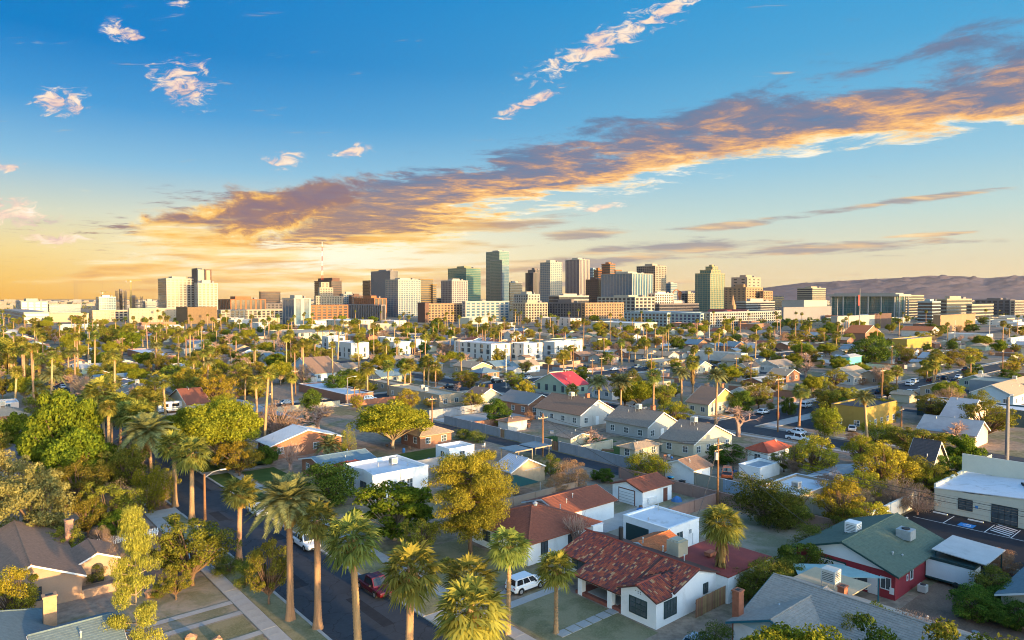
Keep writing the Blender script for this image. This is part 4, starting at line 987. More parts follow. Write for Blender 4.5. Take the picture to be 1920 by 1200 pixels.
# ---------------- ground, roads, kerbs ----------------
def ground_mat():
    m = bpy.data.materials.new('desert ground'); m.use_nodes = True; nt = m.node_tree; b = nt.nodes['Principled BSDF']; b.inputs['Roughness'].default_value = .95
    b.inputs['Specular IOR Level'].default_value = .1
    tc = nt.nodes.new('ShaderNodeTexCoord'); o = tc.outputs['Object']
    n1 = noise(nt, o, .06, 5, .6, .5); n2 = noise(nt, o, .9, 6, .65); n3 = noise(nt, o, .025, 3)
    c = mixc(nt, n2.step(.3, .7), (.21, .15, .11), (.36, .26, .185))
    c = mixc(nt, n1.step(.48, .60) * .75, c, mixc(nt, n2.step(.35, .65), (.12, .12, .05), (.23, .20, .10)))
    c = mixc(nt, n3.step(.55, .68) * .5, c, (.30, .28, .25))
    nt.links.new(c, b.inputs['Base Color'])
    bn = nt.nodes.new('ShaderNodeBump'); bn.inputs['Strength'].default_value = .5; bn.inputs['Distance'].default_value = .15
    nt.links.new(n2.s, bn.inputs['Height']); nt.links.new(bn.outputs[0], b.inputs['Normal'])
    return m
def lawn_mat(key, c1, c2, c3):
    m = bpy.data.materials.new(key); m.use_nodes = True; nt = m.node_tree; b = nt.nodes['Principled BSDF']; b.inputs['Roughness'].default_value = .95; b.inputs['Specular IOR Level'].default_value = .1
    tc = nt.nodes.new('ShaderNodeTexCoord'); o = tc.outputs['Object']
    n1 = noise(nt, o, .28, 5, .62, .6); n2 = noise(nt, o, 5.0, 4, .7)
    c = mixc(nt, n1.step(.38, .62), c1, c2); c = mixc(nt, n2.step(.35, .75) * .6, c, c3)
    nt.links.new(c, b.inputs['Base Color'])
    bn = nt.nodes.new('ShaderNodeBump'); bn.inputs['Strength'].default_value = .6; bn.inputs['Distance'].default_value = .08
    nt.links.new(n2.s, bn.inputs['Height']); nt.links.new(bn.outputs[0], b.inputs['Normal'])
    return m
M_GROUND = ground_mat()
M_DRY = lawn_mat('dry lawn', (.27, .225, .125), (.16, .15, .07), (.33, .27, .16))
M_GREEN = lawn_mat('green lawn', (.045, .085, .02), (.075, .11, .03), (.06, .07, .02))
M_DIRT = lawn_mat('bare red dirt', (.24, .15, .105), (.16, .10, .07), (.31, .21, .14))
M_YARD = lawn_mat('patchy yard', (.36, .285, .21), (.19, .175, .095), (.31, .25, .175))
g = MB().poly([(-7800, -260, 0), (7800, -260, 0), (7800, 11800, 0), (-7800, 11800, 0)]).obj('ground', M_GROUND); structure(g)

def rect(name, a0, a1, b0, b1, z, m, kind='structure', parent=None):
    mb = MB(); mb.poly([(b0, a0, z), (b1, a0, z), (b1, a1, z), (b0, a1, z)]); o = mb.obj(name, m, parent, rz=TH if parent is None else None)
    if parent is None: o['kind'] = kind
    return o
def strip_box(name, a0, a1, b0, b1, z0, z1, m):
    o = MB().box(b0, a0, z0, b1, a1, z1).obj(name, m, None, rz=TH); o['kind'] = 'structure'; return o
ROADS = []   # (a0,a1,b0,b1)
def road(name, a0, a1, b0, b1, z=.004, kerb=True):
    ROADS.append((a0, a1, b0, b1)); return rect(name, a0, a1, b0, b1, z, M_ASPH)
road('street', -60, 900, 28, 37, .008)
road('street', -40, 900, 146.5, 155.5, .008)
for b in (270, 389, 508, 640): road('street', 0, 900, b - 4.5, b + 4.5, .008)
road('cross_street', 189, 201, -40, 900, .012)
road('cross_street', 90, 100, 155.5, 700, .012)
for a in (315, 435, 555, 690): road('cross_street', a - 5, a + 5, 0, 900, .012)
road('alley', -40, 189, 94, 98.6, .004); 
for b in (211, 330, 449): road('alley', 0, 700, b - 2.2, b + 2.2, .004)
road('side_road', 20, 62, 158, 166, .006)
# kerbs, parkways and walks of the near street; driveways cut the strips
drive_r = [(52.8, 57.2), (101, 105), (128, 131)]; drive_l = [(108, 112), (136, 139)]
def cut(a0, a1, gaps):
    out = []; p = a0
    for g0, g1 in sorted(gaps):
        if g0 > p: out.append((p, min(g0, a1)))
        p = max(p, g1)
    if p < a1: out.append((p, a1))
    return out
for a0, a1 in cut(-20, 189, drive_r):
    strip_box('kerb', a0, a1, 37.0, 37.3, 0, .14, M_KERB); strip_box('parkway', a0, a1, 37.3, 40.9, 0, .11, M_DRY if a0 < 90 else M_GREEN)
for a0, a1 in cut(-20, 189, drive_l):
    strip_box('kerb', a0, a1, 27.7, 28.0, 0, .14, M_KERB); strip_box('parkway', a0, a1, 25.2, 27.7, 0, .11, M_DRY if a0 < 60 else M_DIRT)
def walk(b0, b1, a0, a1, step=1.6):
    root = O('sidewalk', None, None, (0, 0, 0), TH); root['kind'] = 'structure'
    n = int((a1 - a0) / step); me = MB().box(0, 0, 0, b1 - b0, step - .03, .125).mesh('slab', M_CONC)
    for i in range(n):
        o = O('slab', me, root, (b0, a0 + i * step, 0 if i % 7 else .006))
walk(41.0, 42.5, -8, 190); walk(23.6, 25.15, 20, 190)
for a0, a1 in drive_r: strip_box('driveway', a0, a1, 37.05, 41.0, 0, .09, M_CONC)
for a0, a1 in drive_l: strip_box('driveway', a0, a1, 24.0, 27.95, 0, .09, M_CONC)
rect('driveway', 53.0, 54.2, 42.5, 53.5, .03, M_CONC); rect('driveway', 55.8, 57.0, 42.5, 60, .03, M_CONC); rect('driveway', 101, 105, 42.5, 62, .03, M_CONC); rect('driveway', 128, 131, 42.5, 49, .03, M_CONC)
for a0, a1 in cut(-20, 300, [(88, 102), (188, 202)]):
    strip_box('kerb', a0, a1, 155.5, 155.8, 0, .14, M_KERB); strip_box('sidewalk', a0, a1, 157.0, 158.6, 0, .12, M_CONC)
for a0, a1 in cut(-20, 300, [(188, 202)]):
    strip_box('kerb', a0, a1, 146.2, 146.5, 0, .14, M_KERB); strip_box('sidewalk', a0, a1, 143.4, 145.0, 0, .12, M_CONC)
for b0, b1 in cut(40, 400, [(145, 157), (265, 275)]):
    strip_box('kerb', 188.7, 189, b0, b1, 0, .14, M_KERB); strip_box('kerb', 201, 201.3, b0, b1, 0, .14, M_KERB); strip_box('sidewalk', 202.5, 204.2, b0, b1, 0, .12, M_CONC); strip_box('sidewalk', 185.8, 187.4, b0, b1, 0, .12, M_CONC)
for b0, b1 in cut(156, 420, [(265, 275)]):
    strip_box('kerb', 89.7, 90, b0, b1, 0, .14, M_KERB); strip_box('kerb', 100, 100.3, b0, b1, 0, .14, M_KERB); strip_box('sidewalk', 101.5, 103, b0, b1, 0, .12, M_CONC)
rect('driveway', 74, 88, 163, 186, .03, M_ASPH); strip_box('forecourt', 86, 89.6, 158.6, 190, 0, .10, M_CONC)
# yards
rect('lawn', 43.5, 53, 43, 52.5, .02, M_DRY); rect('lawn', 40, 45, 43, 52.4, .024, M_DRY); rect('lawn', 58, 73, 43, 53, .02, M_DRY)
rect('lawn', 60, 70, 68, 92.5, .02, M_YARD); rect('lawn', 42, 60, 78, 92.5, .022, M_YARD); rect('lawn', 108, 121, 70, 86, .02, M_GREEN)
rect('patio', 62, 66.5, 66, 84, .03, M_CONC); rect('lawn', 100, 114, 101, 116, .02, M_GREEN); rect('lawn', 88, 98, 101, 112, .022, M_GREEN)
rect('yard', 134, 150, 100, 128, .02, M_CONC); rect('lawn', 130, 150, 40, 50, .03, M_GREEN); rect('lawn', 110, 127, 43, 49, .03, M_GREEN); rect('yard', 64, 82, 14, 23.5, .02, M_YARD); rect('yard', 84, 105, 15, 23.5, .02, M_DIRT)
rect('yard', 14, 27, 72, 90, .02, M_DIRT)
rect('lawn', 65.4, 69.4, 14, 23.4, .024, M_DRY); rect('lawn', 58, 64, 12, 23.4, .024, M_DRY)
for a in (72.6, 69.6, 64.2): rect('garden_path', a, a + .9, 12, 23.6, .05, M_CONC)

# repairs and covers in the asphalt
for i, (a, b, la, lb) in enumerate(((72, 30, 6, 1.6), (88, 33.5, 3.5, 2.2), (58, 33, 8, 1.2), (101, 31, 5, 1.4), (118, 34, 9, 1.1), (142, 30.5, 5, 2), (160, 33, 7, 1.5))): rect('asphalt_patch', a, a + la, b, b + lb, .0125, mat('patch asphalt', (.022, .025, .031), .95, .3, 1.2))
for a, b in ((80, 32.4), (126, 32.2)): o = MB().tube([(0, 0, 0), (0, 0, .006)], .38, 14).obj('manhole_cover', M_DARK, None, loc=W(a, b, .0125)); o['kind'] = 'structure'
# mountains on the right horizon
prof = [(1100, 553), (1235, 549), (1290, 545), (1360, 546), (1430, 540), (1500, 531), (1560, 528), (1640, 523), (1700, 521), (1740, 517), (1800, 518), (1850, 522), (1880, 519), (1920, 517), (2000, 512), (2150, 520), (2400, 530)]
def mountains():
    r = np.random.default_rng(4); NX, NY = 260, 46
    us = np.linspace(1100, 2400, NX); vt = np.interp(us, [p[0] for p in prof], [p[1] for p in prof])
    def fbm(x, y):
        s = 0
        for o in range(6):
            f = 2 ** o; ph = r.uniform(0, 6.28, 4); ax = r.uniform(.6, 1.4, 2)
            s = s + (1 - np.abs(np.sin(x * f * ax[0] + ph[0] + 1.3 * np.sin(y * f * .7 + ph[1])))) * .5 ** o
        return s / 2
    vs = []; D0, D1 = 7600, 9600
    tt = np.linspace(0, 1.25, NY)
    for j, t in enumerate(tt):
        d = D0 + (D1 - D0) * t; x = (us - 960) / 1285 * (D1 if t >= 1 else d)
        hr = (558 - vt) / 1285 * D1 + 32
        up = np.sin(min(t, 1) * math.pi / 2) ** 1.2 if t <= 1 else 1 - (t - 1) * 2.2
        f = fbm(us * .02, np.full(NX, t * 3.2))
        z = hr * up * (.72 + .42 * f if t < .97 else 1 + 0 * f) if t <= 1 else hr * up
        z = np.minimum(z, hr * 1.02)
        for i in range(NX): vs.append((x[i], d, max(z[i] - (3 if j == 0 else 0), -.5)))
    fs = [(j * NX + i, j * NX + i + 1, (j + 1) * NX + i + 1, (j + 1) * NX + i) for j in range(NY - 1) for i in range(NX - 1)]
    me = bpy.data.meshes.new('mountains'); me.from_pydata(vs, [], fs); me.materials.append(mat('mountain rock', (.075, .058, .075), .95, .3, .004, 0)); me.update()
    me.polygons.foreach_set('use_smooth', [True] * len(fs))
    o = O('mountains', me); structure(o, 'hazy brown desert mountain range on the right horizon')
mountains()

# ---------------- generic building kit ----------------
WCACHE = {}
def window_meshes(w, h, fm, nx, nz, arch=False):
    k = (round(w, 2), round(h, 2), fm.name, nx, nz)
    if k not in WCACHE:
        f = MB(); t = .07
        f.box(-w / 2 - t, -.06, -t, -w / 2, .02, h + t); f.box(w / 2, -.06, -t, w / 2 + t, .02, h + t); f.box(-w / 2, -.06, h, w / 2, .02, h + t); f.box(-w / 2, -.08, -t, w / 2, .02, 0)
        for i in range(1, nx): x = -w / 2 + w * i / nx; f.box(x - .025, -.045, 0, x + .025, -.012, h)
        for j in range(1, nz): z = h * j / nz; f.box(-w / 2, -.04, z - .025, w / 2, -.013, z + .025)
        p = MB().poly([(-w / 2, -.01, 0), (w / 2, -.01, 0), (w / 2, -.01, h), (-w / 2, -.01, h)])
        WCACHE[k] = (f.mesh('window', fm), p.mesh('pane', M_PANE))
    return WCACHE[k]
def window(parent, face, pos, z, w, h, fm=None, nx=2, nz=1, off=0.0, name='window'):
    """face 'x': wall at local x=off facing -x, pos along y; face 'y': wall at local y=off facing -y, pos along x"""
    fm = fm or M_FRAMEW; f, p = window_meshes(w, h, fm, nx, nz)
    o = O(name, f, parent, (off, pos, z) if face == 'x' else (pos, off, z), -math.pi / 2 if face == 'x' else 0.0)
    O('pane', p, o); return o
def door(parent, face, pos, w, h, m, off=0.0, z=.05, name='door'):
    mb = MB().box(-w / 2, -.05, 0, w / 2, .02, h).box(-w / 2 - .08, -.03, 0, -w / 2, .02, h + .08).box(w / 2, -.03, 0, w / 2 + .08, .02, h + .08).box(-w / 2, -.03, h, w / 2, .02, h + .08)
    o = mb.obj(name, m, parent, loc=(off, pos, z) if face == 'x' else (pos, off, z), rz=-math.pi / 2 if face == 'x' else 0.0)
    MB().box(w * .34, -.10, h * .45, w * .40, -.05, h * .5).obj('handle', M_GALV, o); return o
def courses(mb, e0, e1, r1, r0, step=.28, lift=.03):
    e0, e1, r0, r1 = map(Vector, (e0, e1, r0, r1)); L = ((r0 + r1) / 2 - (e0 + e1) / 2).length; n = max(2, int(L / step))
    nor = (e1 - e0).cross(r0 - e0 if (r0 - e0).length > .01 else r1 - e0).normalized()
    if nor.z < 0: nor = -nor
    for i in range(n):
        t0, t1 = i / n, (i + 1) / n
        a, b = e0.lerp(r0, t0), e1.lerp(r1, t0); c, d = e1.lerp(r1, t1), e0.lerp(r0, t1)
        up = nor * lift; z0 = nor * .004
        mb.poly([a + up, b + up, c + z0, d + z0]); mb.poly([a + z0, b + z0, b + up, a + up])
def roof_planes(x0, y0, Lx, Ly, h, kind, pitch, oh):
    """list of (e0,e1,r1,r0) quads, counter-clockwise from above; ridge height"""
    xa, xb, ya, yb = x0 - oh, x0 + Lx + oh, y0 - oh, y0 + Ly + oh; ze = h - oh * pitch + .12
    if kind == 'gx':
        ym = y0 + Ly / 2; zr = ze + (Ly / 2 + oh) * pitch
        return [((xa, ya, ze), (xb, ya, ze), (xb, ym, zr), (xa, ym, zr)), ((xb, yb, ze), (xa, yb, ze), (xa, ym, zr), (xb, ym, zr))], zr
    if kind == 'gy':
        xm = x0 + Lx / 2; zr = ze + (Lx / 2 + oh) * pitch
        return [((xb, ya, ze), (xb, yb, ze), (xm, yb, zr), (xm, ya, zr)), ((xa, yb, ze), (xa, ya, ze), (xm, ya, zr), (xm, yb, zr))], zr
    # hip
    s = min(xb - xa, yb - ya) / 2; zr = ze + s * pitch
    if xb - xa >= yb - ya:
        ym = (ya + yb) / 2; p, q = (xa + s, ym, zr), (xb - s, ym, zr)
        return [((xa, ya, ze), (xb, ya, ze), q, p), ((xb, ya, ze), (xb, yb, ze), q, q), ((xb, yb, ze), (xa, yb, ze), p, q), ((xa, yb, ze), (xa, ya, ze), p, p)], zr
    xm = (xa + xb) / 2; p, q = (xm, ya + s, zr), (xm, yb - s, zr)
    return [((xa, ya, ze), (xb, ya, ze), p, p), ((xb, ya, ze), (xb, yb, ze), q, p), ((xb, yb, ze), (xa, yb, ze), q, q), ((xa, yb, ze), (xa, ya, ze), p, q)], zr
def body(root, x0, y0, Lx, Ly, h, kind, pitch, wm, rm, oh=.45, det=1, gm=None, corr=False, fascia=None, z0=0.0, parapet=.4):
    """walls and roof of one wing as parts of root"""
    if kind == 'flat':
        t = .22; mb = MB(); zt = h
        mb.box(x0, y0, z0, x0 + Lx, y0 + t, zt).box(x0, y0 + Ly - t, z0, x0 + Lx, y0 + Ly, zt).box(x0, y0 + t, z0, x0 + t, y0 + Ly - t, zt).box(x0 + Lx - t, y0 + t, z0, x0 + Lx, y0 + Ly - t, zt)
        mb.obj('wall', wm, root)
        rf = MB().box(x0 + t, y0 + t, h - parapet - .2, x0 + Lx - t, y0 + Ly - t, h - parapet).obj('roof', rm, root)
        cp = MB(); c = .06
        cp.box(x0 - c, y0 - c, zt, x0 + Lx + c, y0 + t + c, zt + .06).box(x0 - c, y0 + Ly - t - c, zt, x0 + Lx + c, y0 + Ly + c, zt + .06).box(x0 - c, y0 + t + c, zt, x0 + t + c, y0 + Ly - t - c, zt + .06).box(x0 + Lx - t - c, y0 + t + c, zt, x0 + Lx + c, y0 + Ly - t - c, zt + .06)
        cp.obj('parapet_cap', rm if wm is not WALL['white'] else WALL['white'], rf); return h - parapet
    planes, zr = roof_planes(x0, y0, Lx, Ly, h, kind, pitch, oh)
    mb = MB().box(x0, y0, z0, x0 + Lx, y0 + Ly, h)
    zg = h + (Ly if kind == 'gx' else Lx) / 2 * pitch - .02
    mb.obj('wall', wm, root)
    if kind == 'gx':
        for x in (x0, x0 + Lx - .15): MB().poly([(x, y0, h), (x, y0 + Ly / 2, zg), (x, y0 + Ly, h)]).poly([(x + .15, y0, h), (x + .15, y0 + Ly, h), (x + .15, y0 + Ly / 2, zg)]).obj('gable', gm or wm, root)
    if kind == 'gy':
        for y in (y0, y0 + Ly - .15): MB().poly([(x0, y, h), (x0 + Lx, y, h), (x0 + Lx / 2, y, zg)]).poly([(x0, y + .15, h), (x0 + Lx / 2, y + .15, zg), (x0 + Lx, y + .15, h)]).obj('gable', gm or wm, root)
    rb = MB()
    for e0, e1, r1, r0 in planes:
        pts = [e0, e1] + ([r1] if r1 == r0 else [r1, r0])
        rb.slab(pts, .13)
        if det >= 2 and not corr: courses(rb, e0, e1, r1, r0)
        if corr:
            n = int((Vector(e1) - Vector(e0)).length / .45)
            for i in range(n):
                t = (i + .5) / n; a = Vector(e0).lerp(Vector(e1), t); c = Vector(r0).lerp(Vector(r1), t); rb.tube([a + Vector((0, 0, .02)), c + Vector((0, 0, .02))], .05, 4, cap=False)
    rf = rb.obj('roof', rm, root)
    if det >= 2:
        rg = MB()
        if kind == 'gx': rg.tube([(x0 - oh, y0 + Ly / 2, zr + .02), (x0 + Lx + oh, y0 + Ly / 2, zr + .02)], .09, 6)
        elif kind == 'gy': rg.tube([(x0 + Lx / 2, y0 - oh, zr + .02), (x0 + Lx / 2, y0 + Ly + oh, zr + .02)], .09, 6)
        else:
            for e0, e1, r1, r0 in planes: rg.tube([Vector(e0) + Vector((0, 0, .03)), Vector(r0) + Vector((0, 0, .03))], .08, 5)
        rg.obj('ridge_cap', rm, rf)
    if det >= 1 and kind in ('gx', 'gy'):
        ft = fascia or M_TRIM
        for e0, e1, r1, r0 in planes:
            for p, q in ((e0, r0), (e1, r1)):
                p, q = Vector(p), Vector(q); d = Vector((0, 0, .2)); o_ = (Vector(e1) - Vector(e0)).normalized() * (-.03 if p == Vector(e0) else .03)
                MB().poly([p + o_, q + o_, q + o_ - d, p + o_ - d]).poly([p + o_ * 2, p + o_ * 2 - d, q + o_ * 2 - d, q + o_ * 2]).poly([p + o_, p + o_ * 2, q + o_ * 2, q + o_]).obj('fascia', ft, rf)
    return zr
def cooler(root, x, y, z, s=1.0, legs=.7, m=None):
    m = m or M_COOL; w = .55 * s
    c = MB().box(x - w, y - w, z + legs, x + w, y + w, z + legs + 1.0 * s).obj('rooftop_cooler', m, root)
    lv = MB()
    for i in range(5):
        zz = z + legs + .18 * s + i * .14 * s; lv.box(x - w * .8, y - w - .02, zz, x + w * .8, y - w, zz + .05); lv.box(x - w - .02, y - w * .8, zz, x - w, y + w * .8, zz + .05)
    lv.obj('louvre', M_DARK, c)
    lg = MB()
    for sx in (-1, 1):
        for sy in (-1, 1): lg.box(x + sx * w * .9 - .03, y + sy * w * .9 - .03, z - .3, x + sx * w * .9 + .03, y + sy * w * .9 + .03, z + legs)
    lg.obj('stand', M_GALV, c); return c
def chimney(root, x, y, z0, z1, w=.45, m=None):
    c = MB().box(x - w, y - w * .8, z0, x + w, y + w * .8, z1).box(x - w - .06, y - w * .8 - .06, z1, x + w + .06, y + w * .8 + .06, z1 + .14).obj('chimney', m or M_BRICKR, root)
    MB().box(x - w * .6, y - w * .45, z1 + .14, x + w * .6, y + w * .45, z1 + .16).obj('flue', M_DARK, c); return c
def vent(root, x, y, z, h=.5): 
    return MB().tube([(x, y, z - .2), (x, y, z + h)], .07, 7).tube([(x, y, z + h), (x, y, z + h + .12)], [.13, .04], 7).obj('vent_pipe', M_GALV, root)
FOOT = []    # building footprints in grid metres (a0,a1,b0,b1)
def foot(a0, b0, Lx, Ly, pad=2.0): FOOT.append((a0 - pad, a0 + Ly + pad, b0 - pad, b0 + Lx + pad))
def free(a, b, pad=0):
    for q in FOOT:
        if q[0] - pad < a < q[1] + pad and q[2] - pad < b < q[3] + pad: return False
    return True
def on_road(a, b, pad=1.5):
    return any(q[0] - pad < a < q[1] + pad and q[2] - pad < b < q[3] + pad for q in ROADS)

def house(a0, b0, Lx, Ly, h, kind, pitch, wall, roof, opt, label, det=1, desc=None, name='house', cat='house', group=None):
    root = thing(name, label, cat, W(a0, b0), TH, group, desc); foot(a0, b0, Lx, Ly)
    wm, rm = WALL[wall], ROOF[roof]; gm = WALL.get(opt.get('gable')) if opt.get('gable') else None
    zr = body(root, 0, 0, Lx, Ly, h, kind, pitch, wm, rm, .45, det, gm, opt.get('corr', False))
    wn = opt.get('win', 0); R = random.Random(int(a0 * 31 + b0 * 17))
    rows = max(1, int((h - .3) / 2.75))
    if wn:
        for face, L in (('x', Ly), ('y', Lx)):
            n = max(1, min(6, int(L / (3.4 if wn < 5 else 4.5))))
            for i in range(n):
                if wn == 1 and n > 2 and i % 2 and R.random() < .5: continue
                pos = L * (i + .5) / n
                for r_ in range(rows):
                    zb = .95 + r_ * 2.75
                    if wn == 4 and face == 'x': w_, h_, nx, nz = 1.1, 1.9, 1, 1
                    elif wn >= 5: w_, h_, nx, nz = (R.choice([.7, .9, 2.2]), R.choice([1.7, 2.1]), 1, 1)
                    else: w_, h_, nx, nz = 1.2, 1.25, 2, 2 if det > 1 else 1
                    if wn == 2 and face == 'y' and i == n // 2 and r_ == 0 and n > 1: door(root, face, pos, .95, 2.05, M_TRIM); continue
                    if zb + h_ < h - .1: window(root, face, pos, zb, w_, h_, M_FRAMEW if wn < 4 else M_DARK, nx, nz)
    if opt.get('chim'): chimney(root, Lx * .7, Ly * .35, 0, zr + .6)
    zt = zr if kind != 'flat' else h - .4
    for i in range(opt.get('cool', 0)):
        if kind == 'flat': cooler(root, Lx * (.35 + .3 * i), Ly * (.4 + .2 * i), zt, 1.0, .3)
        else: cooler(root, Lx * (.42 if kind == 'gy' else .5), Ly * (.5 if kind == 'gy' else .42), zt - .7 * pitch, 1.0, .5)
    if kind != 'flat':
        for i in range(2): 
            fx, fy = R.uniform(.2, .8), R.uniform(.2, .8)
            zz = h + ((min(fy, 1 - fy) * Ly) if kind == 'gx' else (min(fx, 1 - fx) * Lx) if kind == 'gy' else min(min(fx, 1 - fx) * Lx, min(fy, 1 - fy) * Ly)) * pitch
            vent(root, fx * Lx, fy * Ly, zz)
    return root
def wall_run(label, a0, b0, a1, b1, h, m, t=.2, cap=True, name='block_wall', cat='wall', desc=None):
    """free-standing garden wall between two grid points with a cap and piers"""
    p, q = W(a0, b0), W(a1, b1); d = q - p; L = d.length
    o = thing(name, label, cat, p, math.atan2(d.y, d.x), None, desc)
    n = max(1, round(L / 5)); me = MB().box(0, -t / 2, 0, L / n - .02, t / 2, h).mesh('panel', m)
    for i in range(n): O('panel', me, o, (i * L / n, 0, 0))
    if cap: MB().box(-.04, -t / 2 - .05, h, L + .04, t / 2 + .05, h + .07).obj('cap', m, o)
    pm = MB().box(-.2, -t / 2 - .08, 0, .2, t / 2 + .08, h + .1).mesh('pier', m)
    for i in range(n + 1): O('pier', pm, o, (i * L / n, 0, 0))
    return o
def plank_fence(label, a0, b0, a1, b1, h, m, w=.16, name='wood_fence', gap=.02, picket=False, cat='fence', desc=None):
    p, q = W(a0, b0), W(a1, b1); d = q - p; L = d.length; o = thing(name, label, cat, p, math.atan2(d.y, d.x), None, desc); R = random.Random(int(L * 100))
    n = int(L / w); pts = []
    mb = MB().box(0, -.012, .05, w - gap, .012, h)
    if picket: mb.poly([(0, -.012, h), (w - gap, -.012, h), ((w - gap) / 2, -.012, h + .12)]); mb.poly([(0, .012, h), ((w - gap) / 2, .012, h + .12), (w - gap, .012, h)])
    me = mb.mesh('plank', m)
    for i in range(min(n, 290)): O('plank' if not picket else 'picket', me, o, (i * w, R.uniform(-.006, .006), R.uniform(-.04, .03)))
    MB().box(0, .014, .4, L, .06, .5).box(0, .014, h - .4, L, .06, h - .3).obj('rail', m, o); return o
# ---------------- near buildings ----------------
# white house with the tiled roof
def tile_house():
    a0, b0 = 40.5, 52.7
    root = thing('tiled_house', 'white stucco house with multicoloured clay tile roof and green windows', 'house', W(a0, b0), TH); foot(a0, b0, 20, 17)
    wm = WALL['white']; pitch = .32
    TM = [mat('clay tile %s' % n, c, .8, .18, 4) for n, c in (('brick', (.30, .062, .038)), ('plum', (.12, .045, .05)), ('rust', (.40, .10, .045)), ('straw', (.48, .27, .13)), ('umber', (.19, .055, .04)))]
    RB = TM[0]
    # main body: ridge along the street, gable end to the right
    MB().box(3.2, 0, 0, 10.2, 11.0, 3.1).obj('wall', wm, root)
    MB().box(3.2, 11.0, 0, 10.2, 15.2, 2.9).obj('wall', wm, root)
    MB().box(0, 0, 0, 3.2, 4.4, 2.75).obj('wall', wm, root)
    # right gable over the whole depth
    zr = 3.1 + 3.5 * pitch
    MB().poly([(3.2, 0, 3.1), (10.2, 0, 3.1), (6.7, 0, zr)]).poly([(1.9, 0, 2.75), (3.2, 0, 2.75), (3.2, 0, 3.1)]).obj('gable', wm, root)
    MB().poly([(0, 0, 2.75), (0, 2.2, 2.75 + 2.2 * .40), (0, 4.4, 2.75)]).obj('gable', wm, root)
    # roof decks
    planes = []
    ze = lambda x: 3.1 + (x - 3.2) * pitch
    def plane(x0, x1, y0, y1, slope_x=True): return None
    # front slope of the main roof incl. porch roof (falls towards the street, -x)
    fs = [((-.15, 4.4, ze(-.15)), (6.7, 4.4, ze(6.7)), (6.7, 11.2, ze(6.7)), (-.15, 11.2, ze(-.15))),
          ((2.0, 11.2, ze(2.0)), (6.7, 11.2, ze(6.7)), (6.7, 15.5, ze(6.7)), (2.0, 15.5, ze(2.0))),
          ((2.6, -.25, ze(2.6)), (6.7, -.25, ze(6.7)), (6.7, 4.4, ze(6.7)), (2.6, 4.4, ze(2.6)))]
    deck = MB()
    for q in fs: deck.slab(q, .14)
    deck.slab([(6.7, -.25, ze(6.7)), (10.6, -.25, ze(6.7) - 3.9 * pitch), (10.6, 15.5, ze(6.7) - 3.9 * pitch), (6.7, 15.5, ze(6.7))], .14)
    # front wing: ridge along x at y=2.2
    zw = 2.75 + 2.2 * .40 + .1
    deck.slab([(-.3, 2.2, zw), (-.3, -.25, zw - 2.45 * .40), (2.2, -.25, zw - 2.45 * .40), (5.2, 2.2, zw)], .13)
    deck.slab([(-.3, 2.2, zw), (5.2, 2.2, zw), (2.2, 4.7, zw - 2.5 * .40), (-.3, 4.7, zw - 2.5 * .40)], .13)
    rd = deck.obj('roof', mat('roof underlay', (.10, .05, .04), .9, .1), root)
    # clay tiles: one barrel per tile, laid in courses
    tl, tw = .42, .21
    tm = []
    for k, m_ in enumerate(TM):
        mb = MB(); ns = 5; r0 = tw * .50
        for i in range(ns):
            a_, b_ = math.pi * i / ns, math.pi * (i + 1) / ns
            p = lambda an, x, rr: (x, -math.cos(an) * rr, math.sin(an) * rr * .8)
            mb.poly([p(a_, 0, r0), p(b_, 0, r0), p(b_, tl * 1.08, r0 * .86), p(a_, tl * 1.08, r0 * .86)])
        mb.poly([p(math.pi * i / ns, 0, r0) for i in range(ns, -1, -1)])
        tm.append(mb.mesh('roof_tile', m_))
    R = random.Random(3); spots = []
    def lay(org, along, up, n_along, n_up, inside=None):
        """org: eave corner; along: unit vector along eave; up: unit vector up the slope (tiles run this way)"""
        org, along, up = Vector(org), Vector(along), Vector(up).normalized(); nor = along.cross(up).normalized()
        if nor.z < 0: nor = -nor
        mtx = Matrix((up, nor.cross(up), nor)).transposed().to_euler()
        for j in range(n_up):
            for i in range(n_along):
                p = org + along * ((i + .5) * tw) + up * (j * tl) + nor * .025
                if inside and not inside(p): continue
                spots.append((p, mtx))
    up = Vector((1, 0, pitch)).normalized()
    lay((-.2, 4.5, ze(-.2)), (0, 1, 0), up, int(6.7 / tw), int(6.9 / math.cos(math.atan(pitch)) / tl), None)
    lay((1.95, 11.2, ze(1.95)), (0, 1, 0), up, int(4.3 / tw), int(4.75 * 1.085 / tl))
    lay((2.6, -.25, ze(2.6)), (0, 1, 0), up, int(4.6 / tw), int(4.1 * 1.085 / tl), lambda p: p.z > zw - abs(p.y - 2.2) * .4 + .05)
    lay((-.3, -.27, zw - 2.45 * .4), (1, 0, 0), (0, 1, .40), int(5.4 / tw), int(2.45 * 1.077 / tl), lambda p: p.z > ze(p.x) - .02)
    lay((-.3, 4.68, zw - 2.48 * .4), (1, 0, 0), (0, -1, .40), int(5.4 / tw), int(2.45 * 1.077 / tl), lambda p: p.z > ze(p.x) + .02)
    order = sorted(range(len(spots)), key=lambda i: spots[i][0].x + spots[i][0].y * .15)
    rest = [MB() for _ in TM]
    for c, i in enumerate(order):
        p, e = spots[i]; k = R.choices(range(5), (34, 20, 22, 9, 18))[0]
        if c < 300:
            o = O('roof_tile', tm[k], rd, p); o.rotation_euler = e
        else:
            M_ = Matrix.Translation(p) @ e.to_matrix().to_4x4(); src = tm[k]
            base = len(rest[k].v); rest[k].v.extend(tuple(M_ @ v.co) for v in src.vertices)
            for f in src.polygons: rest[k].f.append(tuple(base + q for q in f.vertices)); rest[k].m.append(0)
    allr = MB(); 
